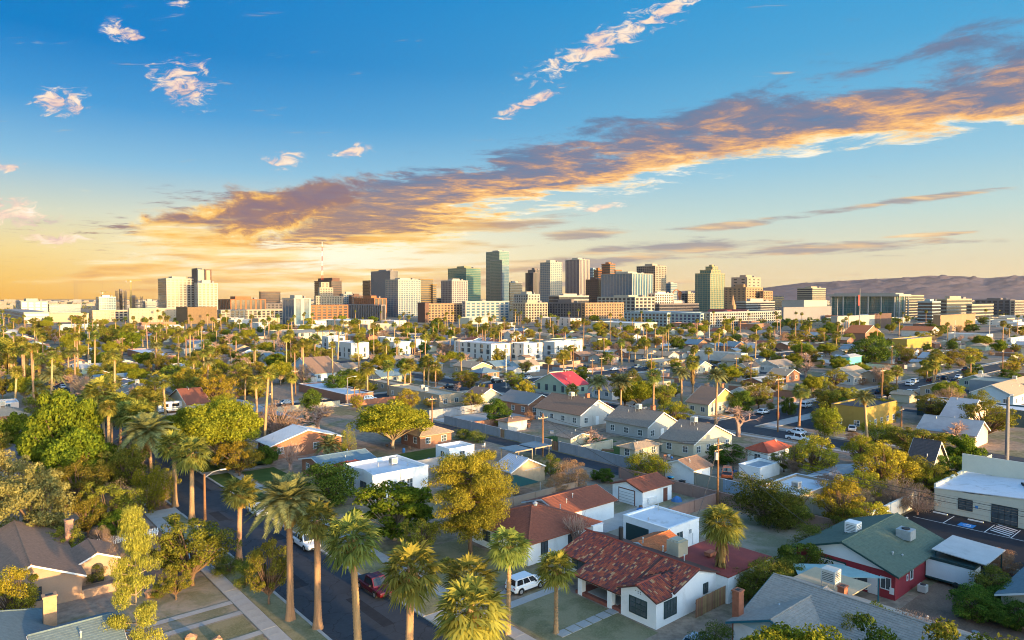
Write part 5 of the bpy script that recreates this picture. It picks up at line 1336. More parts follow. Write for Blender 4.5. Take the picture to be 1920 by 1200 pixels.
    for k, rb in enumerate(rest):
        base = len(allr.v); allr.v += rb.v; allr.f += [tuple(base + q for q in f) for f in rb.f]; allr.m += [k] * len(rb.f)
    o = allr.obj('roof_tiles', TM, rd); o['kind'] = 'stuff'
    rg = MB()
    for i in range(38):
        y = -.25 + i * .42; rg.tube([(6.7, y, ze(6.7) + .03), (6.7, y + .44, ze(6.7) + .06)], [.15, .12], 7)
    for i in range(9):
        x = -.35 + i * .42; rg.tube([(x, 2.2, zw + .03), (x + .44, 2.2, zw + .06)], [.14, .12], 7)
    rg.obj('ridge_tiles', TM[0], rd)
    # porch
    for y in (6.0, 10.2):
        MB().box(.05, y - .3, 0, .65, y + .3, 2.05).obj('porch_column', wm, root)
    MB().box(.1, 4.4, 0, 3.2, 10.9, .35).obj('porch_floor', mat('porch brick', (.25, .085, .06), .9, .2, 2), root)
    MB().box(.6, 5.4, .35, 2.9, 9.6, .38).obj('porch_slab', M_CONC, root)
    MB().box(.07, 4.4, 1.75, .5, 11.0, 2.0).obj('porch_beam', wm, root)
    # windows
    window(root, 'x', 2.2, .75, 2.1, 1.55, M_FRAMEG, 3, 3, 0); window(root, 'y', 2.2, .75, 1.9, 1.55, M_FRAMEG, 4, 3, 0); window(root, 'y', 8.2, 1.35, .75, .95, M_FRAMEG, 2, 2, 0)
    window(root, 'x', 13.2, 1.0, 2.3, 1.25, M_FRAMEG, 3, 2, 3.2); door(root, 'x', 7.6, 1.0, 2.05, M_FRAMEG, 3.2, .38); window(root, 'x', 9.6, 1.1, 1.2, 1.2, M_FRAMEG, 2, 2, 3.2)
    for i in range(5): MB().tube([(-.02, 1.9 + .3 * (i % 3) , 3.05 - .18 * (i // 3)), (.05, 1.9 + .3 * (i % 3), 3.05 - .18 * (i // 3))], .05, 8).obj('gable_vent', M_DARK, root)
    # rear flat wing with red roof
    MB().box(10.2, -1.4, 0, 18.6, 6.2, 2.8).obj('wall', wm, root)
    MB().box(10.1, -1.5, 2.8, 18.8, 6.3, 2.95).obj('flat_roof', mat('red flat roof', (.27, .055, .045), .85, .15, .8, dirt=.3), root)
    window(root, 'y', 16.2, .9, 1.3, 1.6, M_FRAMEG, 2, 2, -1.4)
    MB().tube([(13.6, 2, 2.95), (13.6, 2, 3.5)], .18, 8).box(13.0, 2.6, 3.1, 14.2, 3.4, 3.5).obj('roof_unit', M_BRICKR, root)
    # small rear gable with orange tiles
    body(root, 10.2, 8.2, 5.5, 4.2, 2.6, 'gx', .35, wm, ROOF['orange'], .3, 2)
    # rooftop chimney box and stack
    MB().box(10.4, 5.0, 2.9, 12.2, 6.6, 4.6).box(10.6, 5.2, 4.6, 12.0, 6.4, 4.75).obj('chimney', WALL['cream'], root)
    MB().tube([(8.4, 11.6, 3.6), (8.4, 11.6, 5.2)], .28, 8).obj('flue', M_DARK, root)
    for i in range(3): vent(root, 8.0 + i * .4, 2.5 + i * 3.1, 4.2, .4)
    landmark('the tiled white house', root, 3); return root
tile_house()
# stepping stones, one by one
for i in range(6):
    o = MB().box(-.62, -.55, 0, .62, .55, .07).obj('stepping_stone', M_CONC, None, loc=W(45.8, 45.4 + i * 1.42), rz=TH)
    tag(o, ('%s square stepping stone counted from the white house porch' % ['sixth', 'fifth', 'fourth', 'third', 'second', 'first'][i]), 'stepping stone', 'stepping stones across the lawn')
def casita():
    a0, b0 = 51.6, 69.4; root = thing('casita', 'small white flat-roofed casita with dark garage door', 'casita', W(a0, b0), TH); foot(a0, b0, 6.6, 7.2)
    body(root, 0, 0, 6.6, 7.2, 3.25, 'flat', 0, WALL['white'], ROOF['whiteroof'], parapet=.18)
    MB().box(-.06, 3.0, .05, 0, 6.7, 2.4).obj('garage_door', M_FRAMEG, root); door(root, 'x', 1.0, 1.0, 2.2, M_FRAMEG); window(root, 'x', 1.0, 1.1, .6, 1.0, M_FRAMEG, 2, 3, -.06)
    window(root, 'y', 2.1, 1.5, .35, .75, M_FRAMEG, 1, 1); window(root, 'y', 2.75, 1.5, .35, .75, M_FRAMEG, 1, 1); MB().box(4.4, -.06, 1.7, 4.9, 0, 2.2).obj('meter_box', M_GALV, root)
    MB().box(5.1, -.04, .2, 5.14, 0, 1.6).obj('conduit', M_GALV, root); vent(root, 5.6, 5.8, 3.2, .7); vent(root, 1.2, 4, 3.1, .3)
    rect('patio', 50.0, 51.5, 68.6, 78, .04, M_CONC); landmark('the white casita', root, 2)
casita()
def garage():
    a0, b0 = 65.7, 82.0; root = thing('garage', 'white gabled backyard garage with brown roof and white roller door', 'garage', W(a0, b0), TH); foot(a0, b0, 7.2, 6)
    body(root, 0, 0, 7.2, 6.0, 2.6, 'gx', .32, WALL['white'], ROOF['rustbrown'], .3, 2, fascia=mat('brown fascia', (.16, .06, .04)))
    gd = MB().box(-.05, 1.6, .05, 0, 4.6, 2.2).obj('roller_door', M_TRIM, root)
    for i in range(4): MB().box(-.07, 1.62, .35 + i * .45, -.05, 4.58, .38 + i * .45).obj('door_groove', M_DARK, gd)
    MB().box(-.06, 1.45, 0, 0, 1.6, 2.35).box(-.06, 4.6, 0, 0, 4.75, 2.35).box(-.06, 1.45, 2.2, 0, 4.75, 2.35).obj('door_frame', mat('brown fascia', (.16, .06, .04)), root)
    door(root, 'y', 5.6, .9, 2.0, mat('brown fascia', (.16, .06, .04))); MB().box(1.2, -.25, .4, 3.2, -.02, 1.3).obj('leaning_panel', M_TRIM, root)
    landmark('the white garage', root, 2)
garage()
def barn():
    a0, b0 = 28.1, 77.0; root = thing('red_building', 'barn red building with green shingle roof and white gable', 'building', W(a0, b0), TH); foot(a0, b0, 15, 11)
    zr = body(root, 0, 0, 14.5, 10.8, 2.9, 'gx', .36, WALL['redwall'], ROOF['greenroof'], .55, 2, M_TRIM, fascia=mat('dark green trim', (.02, .06, .055), .6, .1))
    TG = mat('dark green trim', (.02, .06, .055), .6, .1)
    dr = MB().box(-.05, 5.2, .2, 0, 8.6, 2.4).obj('barn_door', M_TRIM, root)
    MB().box(-.08, 5.1, .1, 0, 5.2, 2.5).box(-.08, 8.6, .1, 0, 8.7, 2.5).box(-.08, 5.1, 2.4, 0, 8.7, 2.55).obj('door_frame', TG, root)
    for s in (-1, 1): MB().poly([(-.07, 6.9 + s * .12, 2.3), (-.07, 6.9 + s * 1.3, .4), (-.07, 6.9 + s * 1.5, .4), (-.07, 6.9 + s * .32, 2.3)]).obj('door_brace', TG, dr)
    window(root, 'x', 3.9, .35, 2.2, 1.8, M_FRAMEW, 2, 1); door(root, 'x', 2.2, .95, 2.0, M_TRIM); window(root, 'x', .75 + .2, 1.0, .95, 1.2, M_FRAMEW, 2, 1); MB().box(-.05, .1, .6, 0, .55, 1.3).obj('panel_box', M_TRIM, root)
    MB().box(-.14, 3.0, 2.2, 0, 3.12, 2.32).obj('wall_lamp', WALL['orange'] if 'orange' in WALL else M_BRICKR, root)
    window(root, 'y', 4.4, 1.2, .7, 1.2, M_FRAMEW, 1, 1); window(root, 'y', 3.2, 1.4, .3, .5, M_FRAMEW, 1, 1)
    cooler(root, 5.2, 6.6, zr - 1.0, 1.25, .5, M_TRIM)
    c = MB().box(8.6, 1.6, 3.9, 10.2, 3.2, 5.0).obj('rooftop_unit', M_GALV, root); MB().tube([(9.4, 2.4, 5.0), (9.4, 2.4, 5.12)], .45, 12).obj('fan_grille', M_DARK, c)
    vent(root, 3.5, 1.6, 3.4, .5); vent(root, 4.6, 1.0, 3.2, .3); landmark('the barn red building', root, 3)
barn()
# lean-to canopy, white panel shed, fence, table, condenser beside it
t = thing('canopy', 'grey metal canopy on posts beside the barn red building', 'canopy', W(22.6, 86.2), TH); foot(22.6, 86.2, 6.5, 5)
MB().slab([(-.3, -.3, 3.3), (6.6, -.3, 3.3), (6.6, 5.0, 3.6), (-.3, 5.0, 3.6)], .1).obj('roof', mat('sheet canopy roof', (.50, .48, .46), .5, .1, .6, dirt=.3), t)
for x in (0, 6.3):
    for y in (0, 4.7): MB().box(x - .06, y - .06, 0, x + .06, y + .06, 3.3).obj('post', M_FRAMEG, t)
t = thing('panel_trailer', 'white panelled trailer with dark green frame under the canopy edge', 'trailer', W(23.3, 85.4), TH)
MB().box(0, 0, .45, 2.2, 4.7, 2.75).obj('body', M_TRIM, t); MB().box(-.06, -.06, .4, 2.26, 4.76, .6).box(-.06, -.06, 2.55, 2.26, 4.76, 2.85).obj('frame', M_FRAMEG, t)
for y in (.8, 1.7): MB().tube([(-.05, y, .35), (.2, y, .35)], .35, 12).obj('wheel', M_TYRE, t)
plank_fence('brown plank fence beside the white panelled trailer', 23.2, 85.6, 18.6, 85.6, 2.1, M_WOODF, .18)
t = thing('picnic_table', 'grey wooden picnic table on the dirt yard', 'table', W(21.5, 80.2), TH + math.pi / 2)
MB().box(-1.4, -.4, .7, 1.4, .4, .76).obj('table_top', mat('grey timber', (.22, .19, .17), .9, .2, 2), t)
for s in (-1, 1):
    MB().box(-1.4, s * .75 - .15, .42, 1.4, s * .75 + .15, .47).obj('bench', mat('grey timber', (.22, .19, .17)), t); MB().box(s * 1.0 - .05, -.85, 0, s * 1.0 + .05, .85, .42).obj('leg_frame', mat('grey timber', (.22, .19, .17)), t)
t = thing('condenser', 'small air condenser box by the red wall', 'air conditioner', W(26.6, 81.2), TH); MB().box(0, 0, .1, .8, .8, .85).obj('case', M_COOL, t); MB().tube([(.4, .4, .85), (.4, .4, .9)], .3, 12).obj('grille', M_DARK, t)

# grey shingle house in the lower right
def grey_house():
    a0, b0 = 14.0, 55.0; root = thing('shingle_house', 'large grey shingle-roofed house with brick chimney at the lower right', 'house', W(a0, b0), TH); foot(a0, b0, 16, 20)
    GT = mat('teal trim', (.03, .16, .20), .6, .1)
    body(root, 0, 12.0, 9.5, 7.6, 2.7, 'gx', .40, WALL['white'], ROOF['greyshingle'], .5, 2, mat('pale blue gable', (.42, .58, .62), .7, .05), fascia=GT)
    body(root, 2.4, 0, 11.0, 19.6, 2.7, 'gy', .36, WALL['white'], ROOF['greyshingle'], .5, 2, fascia=GT)
    chimney(root, 1.2, 19.9, 0, 5.0, .42); MB().slab([(11.8, 14.6, 3.15), (17.2, 14.6, 3.0), (17.2, 20.4, 3.0), (11.8, 20.4, 3.15)], .12).obj('patio_roof', mat('tan rolled roofing', (.50, .38, .24), .9, .12, .8), root)
    MB().slab([(13.6, 20.4, 2.95), (20.2, 14.4, 2.85), (20.6, 19.0, 2.8), (16.6, 22.6, 2.85)], .06).obj('patio_cover', mat('pale green corrugated sheet', (.28, .42, .40), .5, .15, 1.2), root)
    for x, y in ((20.0, 15.0), (20.2, 18.6)): MB().box(x - .06, y - .06, 0, x + .06, y + .06, 2.8).obj('post', GT, root)
    cooler(root, 12.6, 16.6, 3.1, 1.25, .8); chimney(root, 11.6, 15.0, 2.8, 4.1, .4); vent(root, 11.2, 7.5, 3.6, .4); vent(root, 4.2, 17.5, 3.3, .4)
    window(root, 'x', 14.5, .9, 1.4, 1.2); window(root, 'x', 17.0, .9, 1.4, 1.2); landmark('the grey shingle house', root, 3)
grey_house()
# green roof at the very corner, beige flat roof beside it
house(8.5, 80.0, 12, 11, 2.8, 'gx', .38, 'cream', 'tealgrey', {'win': 0}, 'dark green roof cut by the bottom right corner', 2)
house(14, 92, 8, 6, 2.6, 'flat', 0, 'cream', 'tanroof', {'win': 1}, 'small beige flat-roofed shed beyond the dark green corner roof', 2)
# cream office with parking lot
def office():
    a0, b0 = 12.0, 114.8; root = thing('office_building', 'pale cream block office with white low-gabled roof and dark glass entrance', 'building', W(a0, b0), TH); foot(a0, b0, 24, 26)
    wm = mat('cream block wall', (.56, .54, .44), .85, .06, .5, .2, 20)
    Ly, Lx = 24.6, 22
    MB().box(0, 0, 0, Lx, Ly, 3.3).obj('wall', wm, root)
    MB().poly([(0, 0, 3.3), (0, 4, 3.3), (0, 12.3, 4.3), (0, 20, 3.5), (0, Ly, 3.5), (0, Ly, 3.3)]).obj('gable', wm, root)
    rb = MB()
    for p, q in (((-.1, 3.35), (12.3, 4.35)), ((12.3, 4.35), (Ly + .1, 3.45))): rb.slab([(-.15, p[0], p[1]), (Lx, p[0], p[1]), (Lx, q[0], q[1]), (-.15, q[0], q[1])], .12)
    rb.obj('roof', ROOF['whiteroof'], root)
    MB().box(.5, Ly, 0, Lx, Ly + .3, 3.9).box(13, 9, 3.8, 13.3, Ly + .3, 6.6).obj('parapet_wall', wm, root)
    window(root, 'x', 20.6, 1.0, 1.7, 1.5, M_DARK, 2, 1); window(root, 'x', 10.6, 1.0, 1.8, 1.5, M_DARK, 2, 1)
    e = window(root, 'x', 15.8, .1, 3.0, 2.5, M_DARK, 4, 2, name='entrance')
    for y in (19.2, 12.2): MB().box(-.02, y - .18, 1.5, 0, y + .18, 1.9).obj('sign_plate', M_PBLUE, root)
    c = MB().box(7, 8.2, 4.2, 8.8, 9.8, 5.4).obj('rooftop_unit', M_GALV, root); MB().box(6.9, 8.1, 5.4, 8.9, 9.9, 5.5).obj('hood', M_DARK, c)
    for i in range(7): MB().box(4 + i * .8, 13.6 + i * .35, 4.15, 4.35 + i * .8, 13.9 + i * .35, 4.4).obj('roof_vent', M_DARK, root)
    MB().tube([(6.0, 11.4, 4.2), (6.0, 11.4, 4.5)], [.5, .25], 10).obj('skylight', M_TRIM, root); landmark('the cream office', root, 3)
    # horizontal block joints
    for i in range(1, 5): MB().box(-.012, 0, i * .66, 0, Ly, i * .66 + .03).obj('wall_joint', WALL['tan'], root)
office()
lot = rect('parking_lot', 14, 38.6, 95.6, 114.5, .02, M_LOT)
def line(a0, a1, b0, b1, m=None): return rect('parking_line', a0, a1, b0, b1, .026, m or M_PAINT)
for a in (33.6, 28.6, 25.6, 20.4): line(a, a + .12, 109, 113.6)
line(20.4, 37.5, 108.9, 109.02)
for i in range(5): 
    mb = MB(); b = 109.6 + i * .85; mb.poly([(b, 25.9, .026), (b + .35, 25.9, .026), (b + 1.3, 28.4, .026), (b + .95, 28.4, .026)]); o = mb.obj('parking_hatch', M_PAINT, None, rz=TH); o['kind'] = 'structure'
for a in (30.2, 22.2):
    rect('accessible_bay_mark', a, a + 1.9, 109.5, 111.3, .026, M_PBLUE)
    mb = MB(); cx, cy = 110.4, a + .95      # wheelchair symbol
    for k in range(14):
        t0, t1 = 2 * math.pi * k / 14, 2 * math.pi * (k + 1) / 14
        if 1.0 < t0 < 2.4: continue
        mb.poly([(cx + .42 * math.cos(t0), cy + .42 * math.sin(t0), .03), (cx + .42 * math.cos(t1), cy + .42 * math.sin(t1), .03), (cx + .55 * math.cos(t1), cy + .55 * math.sin(t1), .03), (cx + .55 * math.cos(t0), cy + .55 * math.sin(t0), .03)])
    mb.poly([(cx, cy, .03), (cx + .6, cy - .05, .03), (cx + .6, cy + .1, .03), (cx, cy + .15, .03)]); mb.poly([(cx + .65, cy - .1, .03), (cx + .85, cy - .1, .03), (cx + .85, cy + .12, .03), (cx + .65, cy + .12, .03)])
    o = mb.obj('wheelchair_symbol', M_PAINT, None, rz=TH); o['kind'] = 'structure'
for a in (34.0, 29.0, 24.0, 19.0): line(a, a + .12, 95.8, 99.6)
line(16, 38, 95.7, 95.85)
wsm = MB().box(-.12, -.95, 0, .12, .95, .14).mesh('wheel_stop', M_TRIM)
for i, (a, b, r_) in enumerate(((35.4, 113.4, 0), (23.2, 113.4, 0), (18.4, 113.4, 0), (30.9, 113.4, 0), (37.8, 106.6, 1), (37.8, 102.9, 1), (37.8, 99.0, 1))):
    o = O('wheel_stop', wsm, None, W(a, b, .02), TH + (math.pi / 2 if r_ else 0)); tag(o, None, 'wheel stop', 'concrete wheel stops in the parking lot', 'white concrete wheel stop')
wall_run('white boundary wall between the parking lot and the golden trees', 39.2, 95.5, 39.2, 114.6, 2.3, mat('white block wall', (.66, .63, .55), .9, .05, .5, dirt=.15), .2)
wall_run('low white-capped wall along the near edge of the parking lot', 14, 95.2, 38.6, 95.2, .5, mat('white block wall', (.66, .63, .55)), .2)
# pink alley walls with gates
PK = mat('pink block wall', (.34, .20, .155), .9, .12, .8, .2, 10, dirt=.2)
for i, (p, q, l) in enumerate(((79.5, 71.4, 'pink block wall beside the white garage along the alley'), (69.4, 49.8, 'long pink block wall between the two alley gates'), (47.8, 40.5, 'pink block wall beside the round green shrub'))): wall_run(l, p, 92.9, q, 92.9, 1.8, PK)
for a, l in ((70.4, 'dark slatted gate in the pink wall near the bins'), (48.8, 'dark slatted gate at the end of the long pink wall')):
    t = thing('gate', l, 'gate', W(a, 92.9), TH + math.pi / 2)
    MB().box(-.95, -.05, 1.75, .95, .05, 1.85).box(-.95, -.05, .1, .95, .05, .2).obj('gate_frame', M_DARK, t); me = MB().box(-.07, -.02, .2, .07, .02, 1.75).mesh('slat', M_DARK)
    for i in range(9): O('slat', me, t, (-.85 + i * .21, 0, 0))
wall_run('pink side wall running from the casita yard to the alley pole', 59.6, 80.5, 59.6, 92.8, 1.7, PK)
wall_run('tan block wall behind the brown-roofed house', 78.3, 62.5, 78.3, 80.5, 1.7, mat('tan block wall', (.34, .24, .17), .9, .1, .8, .2, 10))
GW = mat('grey block wall', (.27, .275, .29), .9, .12, .8, .2, 10, dirt=.25); TW = mat('tan grey block wall', (.34, .30, .23), .9, .1, .8, .2, 10, dirt=.2)
for p, q, m_, l in ((143, 121, GW, 'grey alley wall behind the pergola'), (119, 104, GW, 'grey alley wall behind the shed with two gates'), (101.5, 80, GW, 'long grey alley wall facing the white garage'), (79, 63, TW, 'tan alley wall opposite the bins'), (62.6, 52, mat('blue grey sheet fence', (.28, .36, .44), .6, .15, 1), 'blue-grey sheet fence at the transformer pole')): wall_run(l, p, 99.4, q, 99.4, 2.0, m_)
wall_run('sunlit cream wall across the alley yards', 96.5, 99.8, 96.5, 110, 1.8, WALL['cream']); wall_run('red block wall beside the white backyard shed', 132.5, 100, 132.5, 112, 1.7, WALL['brick']); wall_run('tall grey lot wall behind the concrete yard', 151, 100, 151, 128, 2.2, GW)
wall_run('grey garden wall behind the white flat house', 107.5, 63, 107.5, 84, 1.7, GW); wall_run('sunlit low cream wall along the cross street', 187.0, 70, 187.0, 92, 1.5, WALL['cream'])
wall_run('cream wall behind the yellow bush', 44.0, 99.4, 52, 99.4, 2.2, WALL['cream'])
plank_fence('tall brown plank fence right of the tiled white house', 39.4, 57.6, 39.4, 69.5, 1.9, M_WOODF, .17)
plank_fence('dark brown plank gate section at the alley', 103.8, 99.4, 101.7, 99.4, 1.9, M_WOODF, .17); plank_fence('dark plank fence piece in the grey alley wall', 120.8, 99.4, 119.2, 99.4, 1.9, M_WOODF, .17)
plank_fence('white picket fence in the left front yard', 100.5, 11, 100.5, 23, 1.0, M_TRIM, .2, 'picket_fence', .09, True)
plank_fence('reddish board fence at the side street corner', 183, 96, 183, 112, 1.7, mat('red board', (.34, .14, .08), .9, .2, 2), .3); plank_fence('pale board fence by the pink gable', 40, 146, 40, 156, 1.8, mat('pale board', (.48, .42, .36), .9, .15, 2), .25)
# red-brown roofed neighbour
def brown_house():
    a0, b0 = 60.2, 53.8; root = thing('brown_roof_house', 'white stucco house with rust brown hip roof beside the massive pine', 'house', W(a0, b0), TH); foot(a0, b0, 23, 14)
    body(root, 0, 0, 12.0, 11.5, 2.8, 'hip', .34, WALL['white'], ROOF['rustbrown'], .5, 2); body(root, 11.0, 5.4, 10.5, 7.4, 2.7, 'gx', .32, WALL['white'], ROOF['rustbrown'], .45, 2)
    body(root, 10.4, -.8, 1.9, 6.0, 2.7, 'flat', 0, WALL['white'], ROOF['rustbrown'], parapet=.1)
    window(root, 'y', 2.6, .9, 1.0, 1.4, M_DARK, 2, 3); window(root, 'y', 7.4, 1.1, 1.3, 1.1, M_DARK, 3, 2); window(root, 'x', 3, .9, 1.4, 1.2, M_DARK, 2, 2); window(root, 'x', 8, .9, 1.4, 1.2, M_DARK, 2, 2)
    MB().tube([(6.2, 5.6, 4.4), (6.2, 5.6, 5.1)], .28, 10).tube([(6.2, 5.6, 5.1), (6.2, 5.6, 5.3)], [.4, .1], 10).obj('turbine_vent', M_GALV, root)
    for i in range(4): vent(root, 8 + i * 2.4, 4.0 + i * 1.2, 3.7 + .05 * i, .35)
    landmark('the brown-roofed white house', root, 3)
brown_house()
def flat_white():
    a0, b0 = 95.6, 52.6; root = thing('flat_house', 'white flat-roofed parapet house behind the white-branched tree', 'house', W(a0, b0), TH); foot(a0, b0, 12, 12)
    body(root, 0, 0, 10.4, 10.0, 4.0, 'flat', 0, WALL['white'], ROOF['whiteroof'], parapet=.45); body(root, 0, 10, 4.5, 3.2, 3.2, 'hip', .4, WALL['white'], ROOF['redroof'], .3, 2)
    MB().poly([(-.02, 10.1, 4.0), (-.02, 0, 4.0), (-.02, 0, 4.2), (-.02, 3, 4.5), (-.02, 6, 4.2)]).obj('parapet_crest', WALL['white'], root)
    for x in (2.6, 4.1, 5.6): window(root, 'y', x + 1.2, .9, 1.0, 1.5, M_FRAMEW, 2, 2)
    window(root, 'x', 3, .9, 1.8, 1.5, M_DARK, 3, 2); window(root, 'x', 7, .9, 1.6, 1.5, M_DARK, 3, 2); cooler(root, 7.0, 5.6, 3.5, 1.0, .35); vent(root, 4.5, 6.2, 3.5, .6); vent(root, 8.6, 3.5, 3.5, .4)
    MB().tube([(5.1, -.05, 1.0), (5.1, -.05, 4.2)], .05, 6).obj('downpipe', M_GALV, root); landmark('the white flat-roofed parapet house', root, 3)
flat_white()
# pergola
t = thing('pergola', 'wooden slatted pergola beside the small white building', 'pergola', W(98.5, 84.5), TH)
for x in (0, 4.5, 9):
    for y in (0, 4): MB().box(x - .08, y - .08, 0, x + .08, y + .08, 2.6).obj('post', WALL['wood'], t)
for x0 in (-.3, 4.9):
    MB().box(x0, -.4, 2.6, x0 + 4.4, 4.4, 2.7).obj('shade_panel', ROOF['bluegrey'], t); MB().box(x0, -.5, 2.5, x0 + 4.4, -.4, 2.75).obj('edge_beam', WALL['wood'], t)
t = thing('canopy_tent', 'dark green pyramid canopy behind the tan wall', 'canopy', W(80.5, 68.5), TH)
MB().poly([(0, 0, 2.3), (6, 0, 2.3), (3, 3, 3.3)]).poly([(6, 0, 2.3), (6, 6, 2.3), (3, 3, 3.3)]).poly([(6, 6, 2.3), (0, 6, 2.3), (3, 3, 3.3)]).poly([(0, 6, 2.3), (0, 0, 2.3), (3, 3, 3.3)]).obj('cloth', mat('green canvas', (.012, .06, .052), .8, .1), t)
for x in (0, 6):
    for y in (0, 6): MB().box(x - .04, y - .04, 0, x + .04, y + .04, 2.3).obj('post', M_GALV, t)
t = thing('patio_cover', 'low grey patio roof over a red-brown shed by the tan wall', 'patio cover', W(84.5, 63), TH); foot(84.5, 63, 8, 7)
MB().slab([(-.4, -.5, 2.7), (7.5, -.5, 2.6), (7.5, 5.4, 2.8), (-.4, 5.4, 2.9)], .1).obj('roof', ROOF['pale'], t); MB().box(.6, .8, 0, 7, 5, 2.5).obj('wall', mat('dark red board', (.17, .05, .035)), t)
t = thing('lean_to', 'small flat-roofed lean-to with a cooler beside the corrugated shed', 'shed', W(87.0, 77.0), TH); foot(87, 77, 5, 5)
MB().box(0, 0, 2.4, 5, 4.5, 2.55).obj('roof', ROOF['pale'], t); MB().box(.2, .2, 0, 4.8, 4.3, 2.4).obj('wall', WALL['wood'], t); cooler(t, 2.0, 2.8, 2.5, 1.2, .2)
# bins and bicycles
def bin_(a, b, lid, label):
    t = thing('wheelie_bin', label, 'bin', W(a, b), TH); m = mat('bin black', (.02, .022, .025), .5)
    MB().slab([(-.38, -.4, .95), (.38, -.4, .95), (.38, .4, .95), (-.38, .4, .95)], .9).obj('body', m, t); MB().box(-.42, -.45, .95, .42, .45, 1.05).obj('lid', lid, t)
    for s in (-1, 1): MB().tube([(s * .3, .42, .12), (s * .38, .42, .12)], .12, 10).obj('wheel', M_TYRE, t)
bin_(71.8, 97.2, mat('bin blue', (.02, .25, .55), .5), 'wheelie bin with blue lid in the alley'); bin_(69.0, 96.6, mat('bin black', (.02, .022, .025)), 'black wheelie bin next to the blue-lidded bin'); bin_(47.2, 95.6, mat('bin black', (.02, .022, .025)), 'black wheelie bin by the end gate of the pink wall')
# sign
t = thing('notice_sign', 'dark red two-post notice sign beside the thick-trunked palm', 'sign', W(90.4, 168.0), TH + math.pi / 4)
MB().box(-1.1, -.05, .9, 1.1, .05, 2.3).obj('board', mat('sign red', (.18, .015, .02), .6), t)
for s in (-1, 1): MB().box(s * 1.0 - .06, -.07, 0, s * 1.0 + .06, .07, 2.5).obj('post', M_DARK, t)
# left foreground houses
def left_brown():
    LB = mat('rose tan stucco', (.40, .27, .19), .9, .1, .6, .2, 30, dirt=.25); a0, b0 = 84.5, 3.0; root = thing('brown_gable_house', 'tan gabled house with brown roof and arched entry at the left', 'house', W(a0, b0), TH); foot(a0, b0, 13, 20)
    body(root, 0, 0, 8.8, 17.5, 2.6, 'gy', .48, LB, ROOF['brown'], .4, 2, fascia=M_TRIM)
    body(root, 8.8, 3.4, 4.0, 5.4, 2.5, 'gy', .45, LB, ROOF['brown'], .25, 2, fascia=M_TRIM)
    mb = MB()
    for k in range(8):
        t0, t1 = math.pi * k / 8, math.pi * (k + 1) / 8; mb.poly([(10.8 + .6 * math.cos(t0), 3.38, 1.7 + .6 * math.sin(t0)), (10.8, 3.38, 1.7), (10.8 + .6 * math.cos(t1), 3.38, 1.7 + .6 * math.sin(t1))][::1])
    mb.poly([(10.2, 3.38, .1), (11.4, 3.38, .1), (11.4, 3.38, 1.7), (10.2, 3.38, 1.7)]); mb.obj('entry_arch', M_DARK, root)
    chimney(root, 9.4, 13.0, 0, 5.0, .42, mat('rose brick', (.36, .2, .14), .9, .2, 3)); window(root, 'y', 4.4, .9, 1.6, 1.3, M_DARK, 3, 2); MB().box(8.8, -.2, 0, 13.5, 0, .9).obj('yard_wall', LB, root); landmark('the left arched-entry house', root, 3)
left_brown()
def left_teal():
    a0, b0 = 58.5, -4.0; root = thing('teal_roof_house', 'house with teal-grey shingle roof and brick chimney at the lower left corner', 'house', W(a0, b0), TH); foot(a0, b0, 20, 18)
    body(root, 0, 0, 11.5, 17.5, 3.0, 'hip', .58, WALL['tan'], ROOF['tealgrey'], .5, 2); body(root, 10.0, 4.0, 5.6, 9.5, 2.7, 'gx', .36, WALL['tan'], ROOF['tealgrey'], .45, 2)
    chimney(root, 11.6, 13.6, 0, 5.6, .5, mat('pale brick', (.48, .27, .15), .9, .2, 3)); vent(root, 7.5, 3.5, 4.2, .6); vent(root, 13, 7, 4.0, .4); landmark('the left teal-roofed house', root, 3)
left_teal()
for i, (a, b, s, l) in enumerate(((80.3, 17.6, .75, 'large red-brown boulder in the dirt front yard'), (67.6, 18.0, .55, 'tan boulder between the garden paths'), (65.6, 19.8, .45, 'pale flat boulder nearest the lower garden path'))):
    r = np.random.default_rng(i); mb = MB(); import bmesh
    bm = bmesh.new(); bmesh.ops.create_icosphere(bm, subdivisions=2, radius=s)
    for v in bm.verts: v.co *= 1 + .22 * float(r.normal()) * .6; v.co.z *= .7
    me = bpy.data.meshes.new('boulder'); bm.to_mesh(me); bm.free(); me.materials.append(mat('boulder', (.36, .21, .13), .95, .2, 2)); tag(O('boulder', me, None, W(a, b, s * .35)), l, 'boulder')
CN = {'whitewash': 'off-white', 'purple': 'purple-grey', 'rustbrown': 'rust brown', 'stucco': 'grey', 'brick': 'brick', 'pinkish': 'pink', 'bluewall': 'pale blue', 'sage': 'sage', 'greybrown': 'grey-brown', 'pale': 'pale grey', 'whiteroof': 'white', 'bluegrey': 'blue-grey', 'redroof': 'red', 'redmetal': 'red', 'tanroof': 'tan'}
HAZE = 1.2e-5
